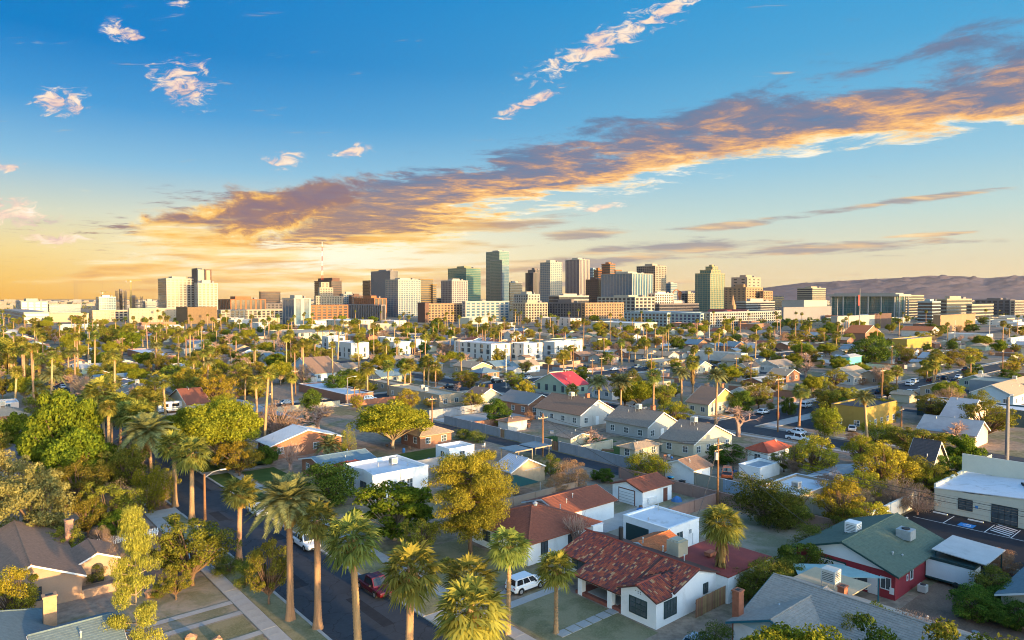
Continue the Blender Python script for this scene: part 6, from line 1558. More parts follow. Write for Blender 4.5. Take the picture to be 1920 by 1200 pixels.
# ---------------- measured houses ----------------
for r in HOUSES:
    a0, b0, Lx, Ly, h, kind, pitch, wall, roof, opt, label = r
    d = 2 if math.hypot(a0, b0) < 190 else 1
    Lx = min(Lx, 40); Ly = min(Ly, 60)
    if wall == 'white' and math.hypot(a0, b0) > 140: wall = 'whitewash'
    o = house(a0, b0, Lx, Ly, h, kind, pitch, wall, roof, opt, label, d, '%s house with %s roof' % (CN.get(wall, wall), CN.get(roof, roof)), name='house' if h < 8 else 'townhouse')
    if label and any(k in label for k in ('red hip roof', 'ochre yellow', 'teal two', 'sage green', 'middle one', 'ochre warehouse', 'yellow gable', 'tan flat-roofed complex', 'white sheet roof', 'carport roof', 'front white cube', 'long dark green', 'motorhome', 'school-like', 'pink gable end', 'white flat-roofed workshop', 'purple-roofed', 'boxcar')):
        nm = {'red hip roof': 'the red-roofed cottage', 'ochre yellow': 'the ochre two-storey house', 'teal two': 'the teal cottage', 'sage green': 'the sage green hall', 'middle one': 'the white townhouses', 'ochre warehouse': 'the ochre warehouse', 'yellow gable': 'the yellow-gabled house', 'tan flat-roofed complex': 'the tan flat complex', 'white sheet roof': 'the white-sheet-roofed house', 'carport roof': 'the white carport', 'front white cube': 'the white cube houses', 'long dark green': 'the long green building', 'motorhome': 'the motorhome', 'school-like': 'the school-like building', 'pink gable end': 'the pink gable end', 'white flat-roofed workshop': 'the white workshop', 'purple-roofed': 'the purple-roofed house', 'boxcar': 'the boxcar-like building'}
        for k, v in nm.items():
            if k in label: landmark(v, o, 3)

# ---------------- trees ----------------
CROWN = {}
def proto(kind):
    if kind not in CROWN:
        L = []
        for s in range(3):
            sd = hash_(kind) + s * 101
            if kind in SPEC: L.append(crown_tree(kind, sd))
            elif kind in ('bare', 'broom'): L.append((branchy(sd, kind), None))
            elif kind == 'pine': L.append(pine_mesh(sd, False))
            elif kind == 'slimpine': L.append(pine_mesh(sd, True))
        CROWN[kind] = L
    return CROWN[kind]
def hash_(s): return sum(ord(c) * (i + 3) for i, c in enumerate(s))
FANS = [fan_crown(11, 46), fan_crown(12, 52, -.9), fan_crown(13, 40, -.6), fan_crown(14, 48, -.8, 'fan2')]; DATES = [date_crown(21), date_crown(22, 56), date_crown(23, 42)]
SKIRTS = [skirt_mesh(31, 1.0), skirt_mesh(32, 2.6)]
TRUNKS = [trunk_mesh(41), trunk_mesh(42), trunk_mesh(43), trunk_mesh(44, True)]
TNAME = {'ash': ('leafy_tree', 'green leafy tree'), 'pale': ('pale_tree', 'pale lumpy tree'), 'mesq': ('mesquite_tree', 'olive green feathery tree'), 'mesqy': ('palo_verde_tree', 'golden feathery tree'), 'umbrella': ('shade_tree', 'round yellow-green shade tree'), 'citrus': ('citrus_tree', 'dark green round tree'), 'shrub': ('shrub', 'green shrub'), 'rust': ('dry_bush', 'rust-brown bush'), 'willow': ('willow_tree', 'drooping yellow-green tree'), 'scheff': ('broadleaf_tree', 'white-branched tree'), 'column': ('weeping_tree', 'narrow weeping tree'), 'twig': ('dry_tree', 'pinkish twiggy tree'), 'hedgetree': ('hedge', 'tall clipped green hedge'), 'bare': ('bare_tree', 'bare pink-brown tree'), 'broom': ('pollarded_tree', 'bare pollarded tree'), 'pine': ('pine_tree', 'golden-green pine'), 'slimpine': ('pine_tree', 'slender pine')}
TREE_N = [0]
def plant(kind, x, y, h, w, label, group=None, lowcrown=False):
    TREE_N[0] += 1; i = TREE_N[0]; R = random.Random(i * 77)
    rz = R.uniform(0, 6.28)
    if kind in ('fan', 'date', 'fanskirt', 'fanthin', 'shrubpalm'):
        dist = math.hypot(x, y); cr = w * .5 * (1.16 if kind != 'date' else 1.05)
        ds = 'feathery date palm' if kind == 'date' else ('shaggy skirted fan palm' if kind == 'fanskirt' else 'fan palm')
        hz = ('short ' if h < 8 else 'tall ' if h > 14 else '')
        o = thing('date_palm' if kind == 'date' else 'fan_palm', label, 'palm tree', (x, y, 0), rz, group or 'palms', hz + ds)
        ch = max(h - cr * .72, h * .35); rad = (1.25 if kind == 'fanthin' else 1.0) * (.55 if kind in ('fanthin', 'shrubpalm') else 1.0)
        tr, top = TRUNKS[3 if kind == 'fanthin' else i % 3]
        o.rotation_euler = (R.gauss(0, .022), R.gauss(0, .022), rz)
        rs = rad * (1.15 if dist < 120 else 1.0) * min(1, .6 + h / 30)
        O('trunk', tr, o, None, None, (rs, rs, ch))
        c = O('crown', (DATES[i % 3] if kind == 'date' else FANS[i % 4]), o, (top[0] * rs, top[1] * rs, ch), R.uniform(0, 6.28), (cr * R.uniform(.98, 1.1), cr * R.uniform(.98, 1.1), cr * (1.0 if kind == 'date' else R.uniform(.92, 1.05))))
        c.rotation_euler = (R.uniform(-.08, .08), R.uniform(-.08, .08), R.uniform(0, 6.28))
        if kind != 'shrubpalm': O('skirt', SKIRTS[1 if kind == 'fanskirt' else 0], o, (top[0] * rs, top[1] * rs, ch - cr * .05), R.uniform(0, 6), (cr * .95, cr * .95, cr * (.9 if kind == 'fanskirt' else .5)))
        return o
    nm, ds = TNAME[kind]; L = proto(kind); tr, cm = L[i % len(L)]
    hz = ('small ' if h < 3.5 else 'tall ' if h > 9 else '')
    o = thing(nm, label, 'hedge' if kind == 'hedgetree' else 'shrub' if kind in ('shrub', 'rust') else 'tree', (x, y, 0), rz if kind != 'hedgetree' else TH + math.pi / 2, group, hz + ds)
    sx = w * R.uniform(.95, 1.08)
    tb = O('trunk', tr, o, None, None, (sx, sx, h))
    if cm: O('crown', cm, o, None, None, (sx, sx, h))
    else: tb.name = 'branches'
    return o
for r in TREES: plant(*r)

# ---------------- towers of the skyline ----------------
FAC = {
 'offwhite': mat('white tower facade', (0.288, 0.272, 0.248), .8, .07, .05), 'cream': mat('cream cladding', (0.288, 0.248, 0.188), .8, .07, .05), 'tan': WALL['tan'], 'pinkish': WALL['pinkish'], 'bluewall': WALL['bluewall'], 'redwall': WALL['redwall'],
 'brown': mat('brown cladding', (0.106, 0.056, 0.041), .7, .1, .05), 'brownmesh': mat('brown scaffold mesh', (0.163, 0.106, 0.056), .9, .1, .05), 'navy': mat('navy cladding', (0.025, 0.038, 0.069), .5, .1, .05), 'orangebrick': mat('orange brick cladding', (0.263, 0.106, 0.047), .85, .12, .05),
 'greyslab': mat('grey cladding', (0.182, 0.170, 0.174), .7, .08, .05), 'goldbrown': mat('bronze cladding', (0.170, 0.106, 0.034), .5, .12, .05), 'goldgreen': mat('gold green cladding', (0.174, 0.174, 0.106), .5, .1, .05), 'steel': mat('steel mullions', (0.226, 0.238, 0.226), .4, .08, .05, metal=.3),
 'greybrick': mat('grey brick cladding', (0.138, 0.118, 0.116), .8, .1, .05), 'creamgrey': mat('cream grey cladding', (0.326, 0.294, 0.238), .7, .08, .05), 'creamrib': mat('cream concrete ribs', (0.313, 0.282, 0.238), .8, .06, .05), 'creambox': mat('sand concrete', (0.282, 0.238, 0.188), .8, .07, .05),
 'gold': mat('gold cladding', (0.250, 0.206, 0.106), .45, .1, .05), 'peach': mat('peach stone', (0.300, 0.213, 0.163), .8, .07, .05), 'orangetan': mat('orange tan brick', (0.263, 0.163, 0.094), .85, .09, .05), 'bluegreen': mat('pale blue green cladding', (0.226, 0.288, 0.313), .7, .08, .05),
}
GLS = {'darkglass': glass('dark tower glass', (.035, .035, .045), .18), 'blueglass': glass('blue tower glass', (.05, .11, .17), .12), 'tealglass': glass('teal tower glass', (.055, .13, .125), .10), 'purpleglass': glass('purple tower glass', (.075, .065, .10), .2), 'navyglass': glass('navy tower glass', (.03, .05, .12), .15)}
T1, T2, T3 = 'broad white apartment tower at the left of the skyline', 'stepped cream art deco tower', 'tallest glass tower of the skyline'
WINGS = {'lower right wing of the broad': T1, 'dark blue rooftop block': T1, 'blank white slab rising': T1, 'brown slatted slab': T1, 'rooftop block of the brown banded': 'brown banded tower behind the art deco block', 'top step of the cream': T2, 'wide base block of the cream': T2, 'short step of the brown glass': 'brown glass tower beside the white gridded tower', 'front glass slab': T3, 'dark right-hand slab': T3, 'curved top block': 'dark grey stepped tower left of the residential tower', 'podium block under': 'wide blue glass hotel with cream ribbed side', 'crown tier': 'teal and gold tower with tiered crown', 'orange-tan middle': 'peach stone block with orange-tan lower storeys', 'small orange wing': 'peach stone block with orange-tan lower storeys', 'lower cream wing': 'sunlit cream banded office at right', 'brown slab end': 'orange brick apartments with many windows', 'navy and blue end': 'long white checkered apartments at right centre', 'orange banded step': 'copper brown tower above the blue hotel', 'low copper step': 'copper brown tower above the blue hotel', 'taller concrete core': 'open concrete frame under construction'}
BUILT = {}
def building(a0, b0, Lx, Ly, h, style, colr, gl, opt, label):
    foot(a0, b0, Lx, Ly, 1); own = next((v for k, v in WINGS.items() if k in label), None)
    if own:      # a wing or rooftop block belongs to its tower
        mr, ma, mb_ = BUILT[own]; root = O('rooftop_block' if 'roof' in label or 'top ' in label or 'crown' in label or 'slab' in label else 'wing', None, mr, (b0 - mb_, a0 - ma, 0)); root['label'] = label
    else:
        root = thing('tower' if h > 45 else 'apartment_block', label, 'tower' if h > 45 else 'building', W(a0, b0), TH); BUILT[label] = (root, a0, b0)
    wm, gm = FAC[colr], GLS[gl]; fh = opt.get('fh', 3.6); ps = opt.get('ps', 4.0); pf = opt.get('pf', .45) * .72; sf = opt.get('sf', .42) * .74; LG = any(k in label for k in ('blue shaded side', 'purple ribs', 'teal and gold', 'blue glass hotel', 'residential', 'ribbed tower', 'white apartment tower at', 'golden banded', 'office box')); d = .35
    nf = max(2, int(h / fh)); fh = h / nf
    if style == 'plain':
        MB().box(0, 0, 0, Lx, Ly, h).obj('wall', wm, root); MB().box(-.3, -.3, h, Lx + .3, Ly + .3, h + .6).obj('parapet', wm, root); return root
    if style == 'frame':
        sl = MB()
        for k in range(nf + 1): sl.box(0, 0, k * fh - .3, Lx, Ly, k * fh)
        sl.obj('floor_slabs', wm, root, kind='stuff'); cl = MB(); n = max(2, int(Lx / 7)); m = max(2, int(Ly / 7))
        for i in range(n + 1):
            for j in range(m + 1): cl.box(Lx * i / n - .35, Ly * j / m - .35, 0, Lx * i / n + .35, Ly * j / m + .35, h + 2 * ((i + j) % 2))
        cl.obj('columns', wm, root, kind='stuff'); MB().box(Lx * .3, Ly * .3, 0, Lx * .6, Ly * .6, h + 4).obj('core', wm, root); return root
    MB().box(0, 0, 0, Lx, Ly, h).obj('glazing', gm, root)
    if style == 'glass': sf, pf, ps, d = .14, .08, 3.2, .12
    if style == 'mesh': sf, pf, d = .82, .82, .25
    if style == 'bands': pf = 0
    if style == 'ribs': sf = 0
    if style == 'court': sf, pf, ps, d = .05, .05, 6, .2
    if sf > 0:
        sp = MB()
        for k in range(nf + 1):
            z0 = k * fh - fh * sf * .5; z1 = k * fh + fh * sf * .5; z0 = max(z0, 0); z1 = min(z1, h + .2)
            sp.box(0 if LG else -d, -d, z0, Lx + d, 0, z1)
            if not LG: sp.box(-d, 0, z0, 0, Ly + d, z1)
            sp.box(-.1, 0, z1 - .5, 0, Ly, z1) if LG else None
            sp.box(Lx, 0, z0, Lx + d, Ly + d, z1).box(0, Ly, z0, Lx, Ly + d, z1)
        sp.obj('spandrels', wm, root, kind='stuff')
    if pf > 0:
        pr = MB(); e = d + .06
        for L, f in ((Lx, 'y'), (Ly, 'x')):
            n = max(1, int(L / ps))
            for i in range(n + 1):
                w = L / n * pf * (.5 if i in (0, n) else 1); c = L * i / n; lo, hi = max(-e, c - w / 2), min(L + e, c + w / 2)
                if i == 0: lo, hi = -e, w
                if i == n: lo, hi = L - w, L + e
                if f == 'y': pr.box(lo, -e, 0, hi, -.02, h + .25)
                elif LG: pr.box(-.18, c - .25, 0, -.02, c + .25, h + .27)
                else: pr.box(-e, lo, 0, -.02, hi, h + .27)
        pr.obj('piers', wm, root, kind='stuff')
    if style == 'court':
        MB().box(-6, -6, h - 3.2, Lx + 6, Ly + 6, h).box(2, 2, h, Lx - 2, Ly - 2, h + 2).obj('roof', FAC['offwhite'], root); n = 6
        for i in range(n): MB().tube([(-4, Ly * i / (n - 1) * .98 + 1, 0), (-4, Ly * i / (n - 1) * .98 + 1, h - 3.2)], 1.1, 8).obj('column', FAC['offwhite'], root)
        for i in range(3): MB().tube([(Lx * i / 2, -4, 0), (Lx * i / 2, -4, h - 3.2)], 1.1, 8).obj('column', FAC['offwhite'], root)
        return root
    pt = MB().box(-d - .1, -d - .1, h + .3, Lx + d + .1, Ly + d + .1, h + 1.4); pt.obj('parapet', wm, root)
    if h > 20 and min(Lx, Ly) > 9:
        R = random.Random(int(a0 + b0)); MB().box(Lx * .25, Ly * .3, h + 1.4, Lx * .7, Ly * .7, h + 1.4 + R.uniform(2.5, 5)).obj('penthouse', wm, root); MB().box(Lx * .75, Ly * .2, h + 1.4, Lx * .85, Ly * .3, h + 4).obj('roof_unit', FAC['greyslab'], root)
    return root
for r in sorted(TOWERS, key=lambda q: any(k in q[-1] for k in WINGS)): building(*r)
for k, (ph, u, v) in enumerate((('the white apartment tower', 350, 560), ('the art deco tower', 612, 560), ('the tallest glass tower', 932, 560), ('the ribbed tower', 1080, 560), ('the blue hotel', 1170, 580), ('the teal and gold tower', 1330, 560), ('the checkered apartments', 1390, 600), ('the glass courthouse', 1640, 575), ('the orange arcaded block', 1130, 590), ('the construction frame', 245, 575), ('the cream banded office', 1790, 580), ('the long cream apartments', 460, 595), ('the bright green leafy tree', 110, 770), ('the massive pine', 880, 940), ('the umbrella tree', 420, 800), ('the round shade tree', 737, 800), ('the transformer pole', 1345, 880), ('the slender pine', 250, 1080), ('the cream gable', 1755, 870), ('the steel lamp pole', 1887, 810), ('the dark red sign', 1477, 790), ('the far left horizon', 30, 600), ('the street corner pole', 949, 690), ('the right edge of the picture', 1920, 690), ('the tall hedge', 20, 640))): LAND.append((ph, u, v))
def at(u, d, z=0): return Vector(((u - 960) / 1285 * d, d, z))
# art deco tower mast, crane, courthouse flagpole, church, hilltop sculpture frame
p = at(605, 1500); t = thing('radio_mast', 'thin red and white lattice mast above the art deco tower', 'mast', p); RW = [mat('mast red', (.45, .06, .04), .6), mat('mast white', (.7, .66, .6), .6)]
for k in range(8):
    mb = MB(); z0 = 70 + k * 10.5; w0 = 1.6 - k * .17
    for s in ((-1, -1), (1, -1), (1, 1), (-1, 1)): mb.tube([(s[0] * w0, s[1] * w0, z0), (s[0] * (w0 - .17), s[1] * (w0 - .17), z0 + 10.4)], .16, 4)
    mb.tube([(-w0, -w0, z0), (w0 - .2, -w0, z0 + 10)], .1, 4).tube([(w0, -w0, z0), (-w0 + .2, -w0, z0 + 10)], .1, 4); mb.obj('mast_section', RW[k % 2], t)
def crane(u, d, z, jib, label):
    t = thing('tower_crane', label, 'crane', at(u, d), .5); m = mat('crane steel', (.32, .24, .08), .6); mb = MB()
    for s in ((-1, -1), (1, -1), (1, 1), (-1, 1)): mb.tube([(s[0], s[1], 0), (s[0], s[1], z)], .3, 4)
    for k in range(int(z / 4)): mb.tube([(-1, -1, k * 4), (1, -1, k * 4 + 4)], .15, 3).tube([(1, 1, k * 4), (-1, 1, k * 4 + 4)], .15, 3)
    mb.obj('mast', m, t); j = MB()
    for y in (-.8, .8): j.tube([(-jib * .45, y, z), (jib, y, z)], .35, 4)
    j.tube([(-jib * .4, 0, z + 1.8), (jib * .95, 0, z + 1.8)], .3, 4)
    for k in range(14): x = -jib * .4 + k * jib * 1.35 / 14; j.tube([(x, -.8, z), (x + 1.5, 0, z + 1.8), (x + 3, .8, z)], .15, 3)
    j.obj('jib', m, t); MB().box(-jib * .45, -1.4, z - 3, -jib * .32, 1.4, z).obj('counterweight', FAC['greyslab'], t); MB().box(-1.2, -1.2, z - 2.5, 1.2, 1.2, z).obj('cab', FAC['steel'], t)
crane(246, 1180, 61, 17, 'tower crane over the concrete frame'); crane(193, 1300, 42, 9, 'smaller crane left of the concrete frame')
t = thing('flagpole', 'tall flagpole before the glass courthouse', 'flagpole', at(1612, 520)); MB().tube([(0, 0, 0), (0, 0, 39)], [.45, .15], 8).obj('pole', FAC['offwhite'], t); MB().box(-1.3, -.06, 26, -.2, .06, 34).obj('flag', mat('flag cloth red', (.45, .06, .05), .8), t)
t = thing('church', 'old church with dark red gabled roofs behind the checkered apartments', 'church', W(*to_ab(*at(1395, 820)[:2])), TH); RR = mat('church red roof', (.22, .05, .04), .8, .15, .2)
body(t, 0, 0, 16, 52, 12, 'gy', .7, FAC['orangetan'], RR, .6, 1); body(t, -4, 14, 26, 14, 12, 'gx', .7, FAC['orangetan'], RR, .6, 1)
t = thing('church_spire', 'pale orange church tower with pointed spire', 'tower', at(1374, 900), TH); MB().box(-3, -3, 0, 3, 3, 22).obj('shaft', FAC['orangetan'], t); MB().tube([(0, 0, 22), (0, 0, 36)], [3.6, .2], 8).obj('spire', FAC['orangetan'], t)
t = thing('roof_sculpture', 'rusty ring sculpture on a roof left of the teal and gold tower', 'sculpture', at(1268, 1400), .3); mb = MB()
mb.tube([(8 * math.cos(k * .4), 0, 40 + 8 * math.sin(k * .4)) for k in range(9)], 1.2, 6); mb.obj('ring', FAC['orangebrick'], t); m2 = MB()
for k in range(5): m2.tube([(8, 0, 26), (8 + 4 * math.cos(k * .6 + .6), 0, 40 + 6 * math.sin(k * .6 + .6))], 1.1, 5)
m2.obj('arms', FAC['orangebrick'], t); MB().box(-10, -8, 0, 14, 8, 26).obj('base', FAC['pinkish'], t)

# ---------------- poles, lamps, wires ----------------
def pole(x, y, h, kind, label):
    nm = {'util': 'utility_pole', 'utilt': 'utility_pole', 'lamp': 'street_lamp', 'lampthin': 'street_lamp', 'steel': 'lamp_pole', 'steelthin': 'steel_pole'}[kind]
    t = thing(nm, label, 'lamp post' if 'lamp' in nm else 'pole', (x, y, 0), TH, 'poles', 'wooden utility pole' if kind.startswith('util') else 'thin steel pole')
    steel = kind.startswith('steel') or kind == 'lampthin'; m = FAC['greyslab'] if steel else M_POLE; r = .16 if kind != 'steel' else .3
    if kind == 'steelthin': m = mat('pale steel pole', (.55, .52, .48), .6)
    MB().tube([(0, 0, 0), (0, 0, h)], [r * 1.25, r * .8], 8).obj('shaft', m, t)
    if kind.startswith('util'):
        a = MB().box(-1.3, -.1, h - 1.0, 1.3, .02, h - .82).obj('crossarm', WALL['wood'], t)
        for s in (-1.15, -.5, .5, 1.15): MB().tube([(s, -.04, h - .82), (s, -.04, h - .6)], .06, 6).obj('insulator', M_GALV, a)
    if kind == 'utilt':
        MB().tube([(-.5, 0, h - 3.2), (-.5, 0, h - 2.1)], .32, 10).obj('transformer', M_GALV, t); MB().box(-1.0, -.08, h - 1.9, 1.0, .02, h - 1.75).obj('crossarm', WALL['wood'], t)
    if kind in ('lamp', 'lampthin', 'steel'):
        MB().tube([(0, 0, h - (.6 if kind == 'lamp' else .1)), (1.2, 0, h + .1), (2.4, 0, h + .25)], .05, 6).obj('arm', M_GALV, t); MB().box(2.2, -.14, h + .14, 3.0, .14, h + .3).obj('lamp_head', M_GALV, t)
    return t
PO = [pole(*r) for r in POLES]
def wire(p, q, sag, label, r=.035):
    pts = [Vector(p).lerp(Vector(q), k / 14) - Vector((0, 0, sag * 4 * (k / 14) * (1 - k / 14))) for k in range(15)]
    o = MB().tube([v - Vector(p) for v in pts], r, 4).obj('power_line', M_WIRE, None, loc=p); tag(o, label, 'cable', 'overhead wires', 'overhead power cable'); return o
def top(i, dx=0): x, y, h = POLES[i][:3]; return Vector((x, y, h - .7)) + BX * dx
for dx in (-1.1, 1.1):
    for i, j in ((0, 1), (1, 2)): wire(top(i, dx), top(j, dx), 1.4, None)
    wire(top(2, dx), top(2, dx) - AX * 62 + Vector((0, 0, -.3)), 1.6, None)
wire(top(1), W(66, 84, 3.6), .8, None); wire(top(2), W(51.8, 76, 3.6), .7, None); wire(top(2), W(40, 82, 4.0), .7, None); wire(top(0), W(133, 122, 4), .9, None, .03); wire(top(3), top(3) + AX * 60, 1.2, None); wire(top(7), W(188, 120, 7), 1.0, None)

# ---------------- vehicles ----------------
CARM = {}
def loft(st, m=0):
    mb = MB(); n = 8; i0 = 0
    for x, zb, zt, w in st:
        c = .16 * (zt - zb) + .02
        mb.v += [(x, -w + .08, zb), (x, w - .08, zb), (x, w, zb + c), (x, w, zt - c), (x, w - .1, zt), (x, -w + .1, zt), (x, -w, zt - c), (x, -w, zb + c)]
    for k in range(len(st) - 1):
        for j in range(n): mb.f.append((k * n + j, k * n + (j + 1) % n, (k + 1) * n + (j + 1) % n, (k + 1) * n + j)); mb.m.append(m)
    mb.f.append(tuple(range(n - 1, -1, -1))); mb.m.append(m); e = (len(st) - 1) * n; mb.f.append(tuple(range(e, e + n))); mb.m.append(m)
    return mb
def car_parts(kind):
    if kind in CARM: return CARM[kind]
    hb, hr, L, Wd = {'sedan': (.92, 1.45, 2.25, .89), 'suv': (1.02, 1.70, 2.3, .93), 'pickup': (1.02, 1.82, 2.75, .96), 'van': (1.1, 2.1, 2.5, .98)}[kind]
    bd = loft([(-L, .5, hb * .82, Wd - .16), (-L + .12, .32, hb * .97, Wd - .04), (-L * .55, .26, hb, Wd), (L * .35, .26, hb * .98, Wd), (L * .82, .28, hb * .86, Wd - .05), (L - .08, .34, hb * .78, Wd - .12), (L, .48, hb * .66, Wd - .22)])
    cab = {'sedan': (-1.75, -1.05, .35, 1.15), 'suv': (-2.2, -1.95, .45, 1.2), 'pickup': (-.75, -.55, .75, 1.45), 'van': (-2.45, -2.35, 1.2, 2.0)}[kind]
    x0, x1, x2, x3 = cab; w0, w1 = Wd - .06, Wd - .2; z0, z1 = hb - .04, hr
    B_ = [(x0, -w0, z0), (x3, -w0, z0), (x3, w0, z0), (x0, w0, z0)]; T_ = [(x1, -w1, z1), (x2, -w1, z1), (x2, w1, z1), (x1, w1, z1)]
    cb = MB(); cb.poly(T_); 
    for k in range(4): j = (k + 1) % 4; cb.poly([B_[k], B_[j], T_[j], T_[k]])
    gl = []
    for k in range(4):
        j = (k + 1) % 4; b0, b1, t1, t0 = map(Vector, (B_[k], B_[j], T_[j], T_[k])); nrm = (b1 - b0).cross(t0 - b0).normalized() * .012; g_ = MB()
        segs = [(0.08, .92)] if k in (1, 3) else ([(.06, .34), (.38, .64), (.68, .93)] if kind == 'suv' else [(.12, .9)] if kind == 'pickup' else [(.1, .5), (.54, .9)])
        for s0, s1 in segs: g_.poly([b0.lerp(b1, s0).lerp(t0.lerp(t1, s0), .14) + nrm, b0.lerp(b1, s1).lerp(t0.lerp(t1, s1), .14) + nrm, b0.lerp(b1, s1).lerp(t0.lerp(t1, s1), .88) + nrm, b0.lerp(b1, s0).lerp(t0.lerp(t1, s0), .88) + nrm])
        gl.append(g_.mesh('window', M_CARGLASS))
    wr = .36 if kind in ('suv', 'pickup') else .32
    ty = MB().tube([(0, -.11, 0), (0, .11, 0)], wr, 14).mesh('tyre', M_TYRE); ri = MB().tube([(0, -.125, 0), (0, .125, 0)], wr * .6, 10).mesh('rim', M_RIM)
    hl = MB().box(-.06, -.2, -.08, .04, .2, .08)
    extra = None
    if kind == 'pickup': extra = MB().box(-2.62, -.8, hb - .02, -.85, .8, hb + .012).mesh('cargo_bed', M_DARK)
    CARM[kind] = (bd.mesh('body', M_CAR['white']), cb.mesh('cabin', M_CAR['white']), gl, ty, ri, wr, L, Wd, hb, hl.mesh('headlight', M_LAMPW), MB().box(-.04, -.16, -.1, .05, .16, .1).mesh('tail_light', M_LAMPR), extra)
    return CARM[kind]
TRIMS = {}; MIRROR = MB().box(-.06, -.09, -.07, .06, .09, .08).mesh('mirror', M_DARK)
def trim_mesh(kind, L, Wd):
    if kind not in TRIMS:
        m = MB().box(-L * .42, -Wd - .012, .24, L * .42, -Wd + .04, .38).box(-L * .42, Wd - .04, .24, L * .42, Wd + .012, .38).box(L - .10, -.5, .42, L + .015, .5, .58).box(-L - .02, -.7, .34, -L + .1, .7, .5)
        for sx in (-.62, .60):
            for sy in (-1, 1):
                for k in range(7):
                    a0, a1 = math.pi * k / 7, math.pi * (k + 1) / 7; y0 = sy * (Wd + .006); r0, r1 = .36, .46
                    q = [(L * sx + r * math.cos(a_), y0, .34 + r * math.sin(a_)) for r, a_ in ((r0, a0), (r1, a0), (r1, a1), (r0, a1))]
                    m.poly(q if sy < 0 else q[::-1])
        TRIMS[kind] = m.mesh('lower_trim', M_DARK)
    return TRIMS[kind]
def vehicle(kind, x, y, hd, colr, label):
    rz = TH + math.pi / 2 + math.radians(-hd); cn = {'darkred': 'dark red', 'bluegrey': 'blue-grey'}.get(colr, colr)
    if kind == 'motorhome':
        t = thing('motorhome', label, 'motorhome', (x, y, 0), TH); m = M_CAR['white']
        MB().box(-5, -1.25, .55, 4, 1.25, 3.1).box(4, -1.1, .55, 5.2, 1.1, 2.0).obj('body', m, t); MB().box(-4.9, -1.3, 1.3, 4, -1.25, 1.55).box(-4.9, -1.3, .7, 4, -1.25, .9).obj('stripe', M_CAR['bluegrey'], t)
        for xx, w_ in ((-3.2, 1.6), (-.6, 1.8), (2.2, 1.4)): MB().box(xx - w_ / 2, -1.29, 1.75, xx + w_ / 2, -1.25, 2.6).obj('window', M_CARGLASS, t)
        for xx in (-3, 3.2):
            for s in (-1, 1): MB().tube([(xx, s * 1.05, .45), (xx, s * 1.3, .45)], .45, 12).obj('wheel', M_TYRE, t)
        return
    if kind == 'boat':
        t = thing('boat_trailer', label, 'boat', (x, y, 0), TH + 1.2); loft([(-3, .8, 1.6, 1.1), (0, .7, 1.6, 1.2), (2, .8, 1.65, .9), (3.4, 1.3, 1.75, .25)]).obj('hull', M_CAR['white'], t); MB().box(-1.2, -.8, 1.6, 1, .8, 2.3).obj('cabin', M_CARGLASS, t); MB().box(-1.3, -.85, 2.3, 1, .85, 2.4).obj('roof', M_CAR['white'], t); MB().box(-3, -.6, .4, 3.8, .6, .55).obj('trailer_frame', M_GALV, t)
        for s in (-1, 1): MB().tube([(-.8, s * .95, .33), (-.8, s * 1.15, .33)], .33, 12).obj('wheel', M_TYRE, t)
        return
    bd, cb, gl, ty, ri, wr, L, Wd, hb, hl, tl, ex = car_parts(kind)
    t = thing({'sedan': 'parked_car', 'suv': 'parked_suv', 'pickup': 'pickup_truck', 'van': 'white_van'}[kind], label, {'sedan': 'car', 'suv': 'car', 'pickup': 'pickup', 'van': 'van'}[kind], (x, y, .01), rz, 'vehicles', '%s %s' % (cn, {'sedan': 'car', 'suv': 'SUV', 'pickup': 'pickup', 'van': 'van'}[kind]))
    for nm, me in (('body', bd), ('cabin', cb)):
        o = O(nm, me, t); o.material_slots[0].link = 'OBJECT'; o.material_slots[0].material = M_CAR[colr]
    for g_ in gl: O('window', g_, t)
    if ex: O('cargo_bed', ex, t)
    O('lower_trim', trim_mesh(kind, L, Wd), t)
    for s in (-1, 1): O('mirror', MIRROR, t, (L * .28, s * (Wd + .06), hb + .04))
    for sx in (-.62, .60):
        for s in (-1, 1): w_ = O('wheel', ty, t, (L * sx, s * (Wd - .10), wr)); O('rim', ri, w_)
    for s in (-1, 1): O('headlight', hl, t, (L - .12, s * (Wd - .36), hb * .66)); O('tail_light', tl, t, (-L + .05, s * (Wd - .26), hb * .78))
for r in CARS: vehicle(*r)

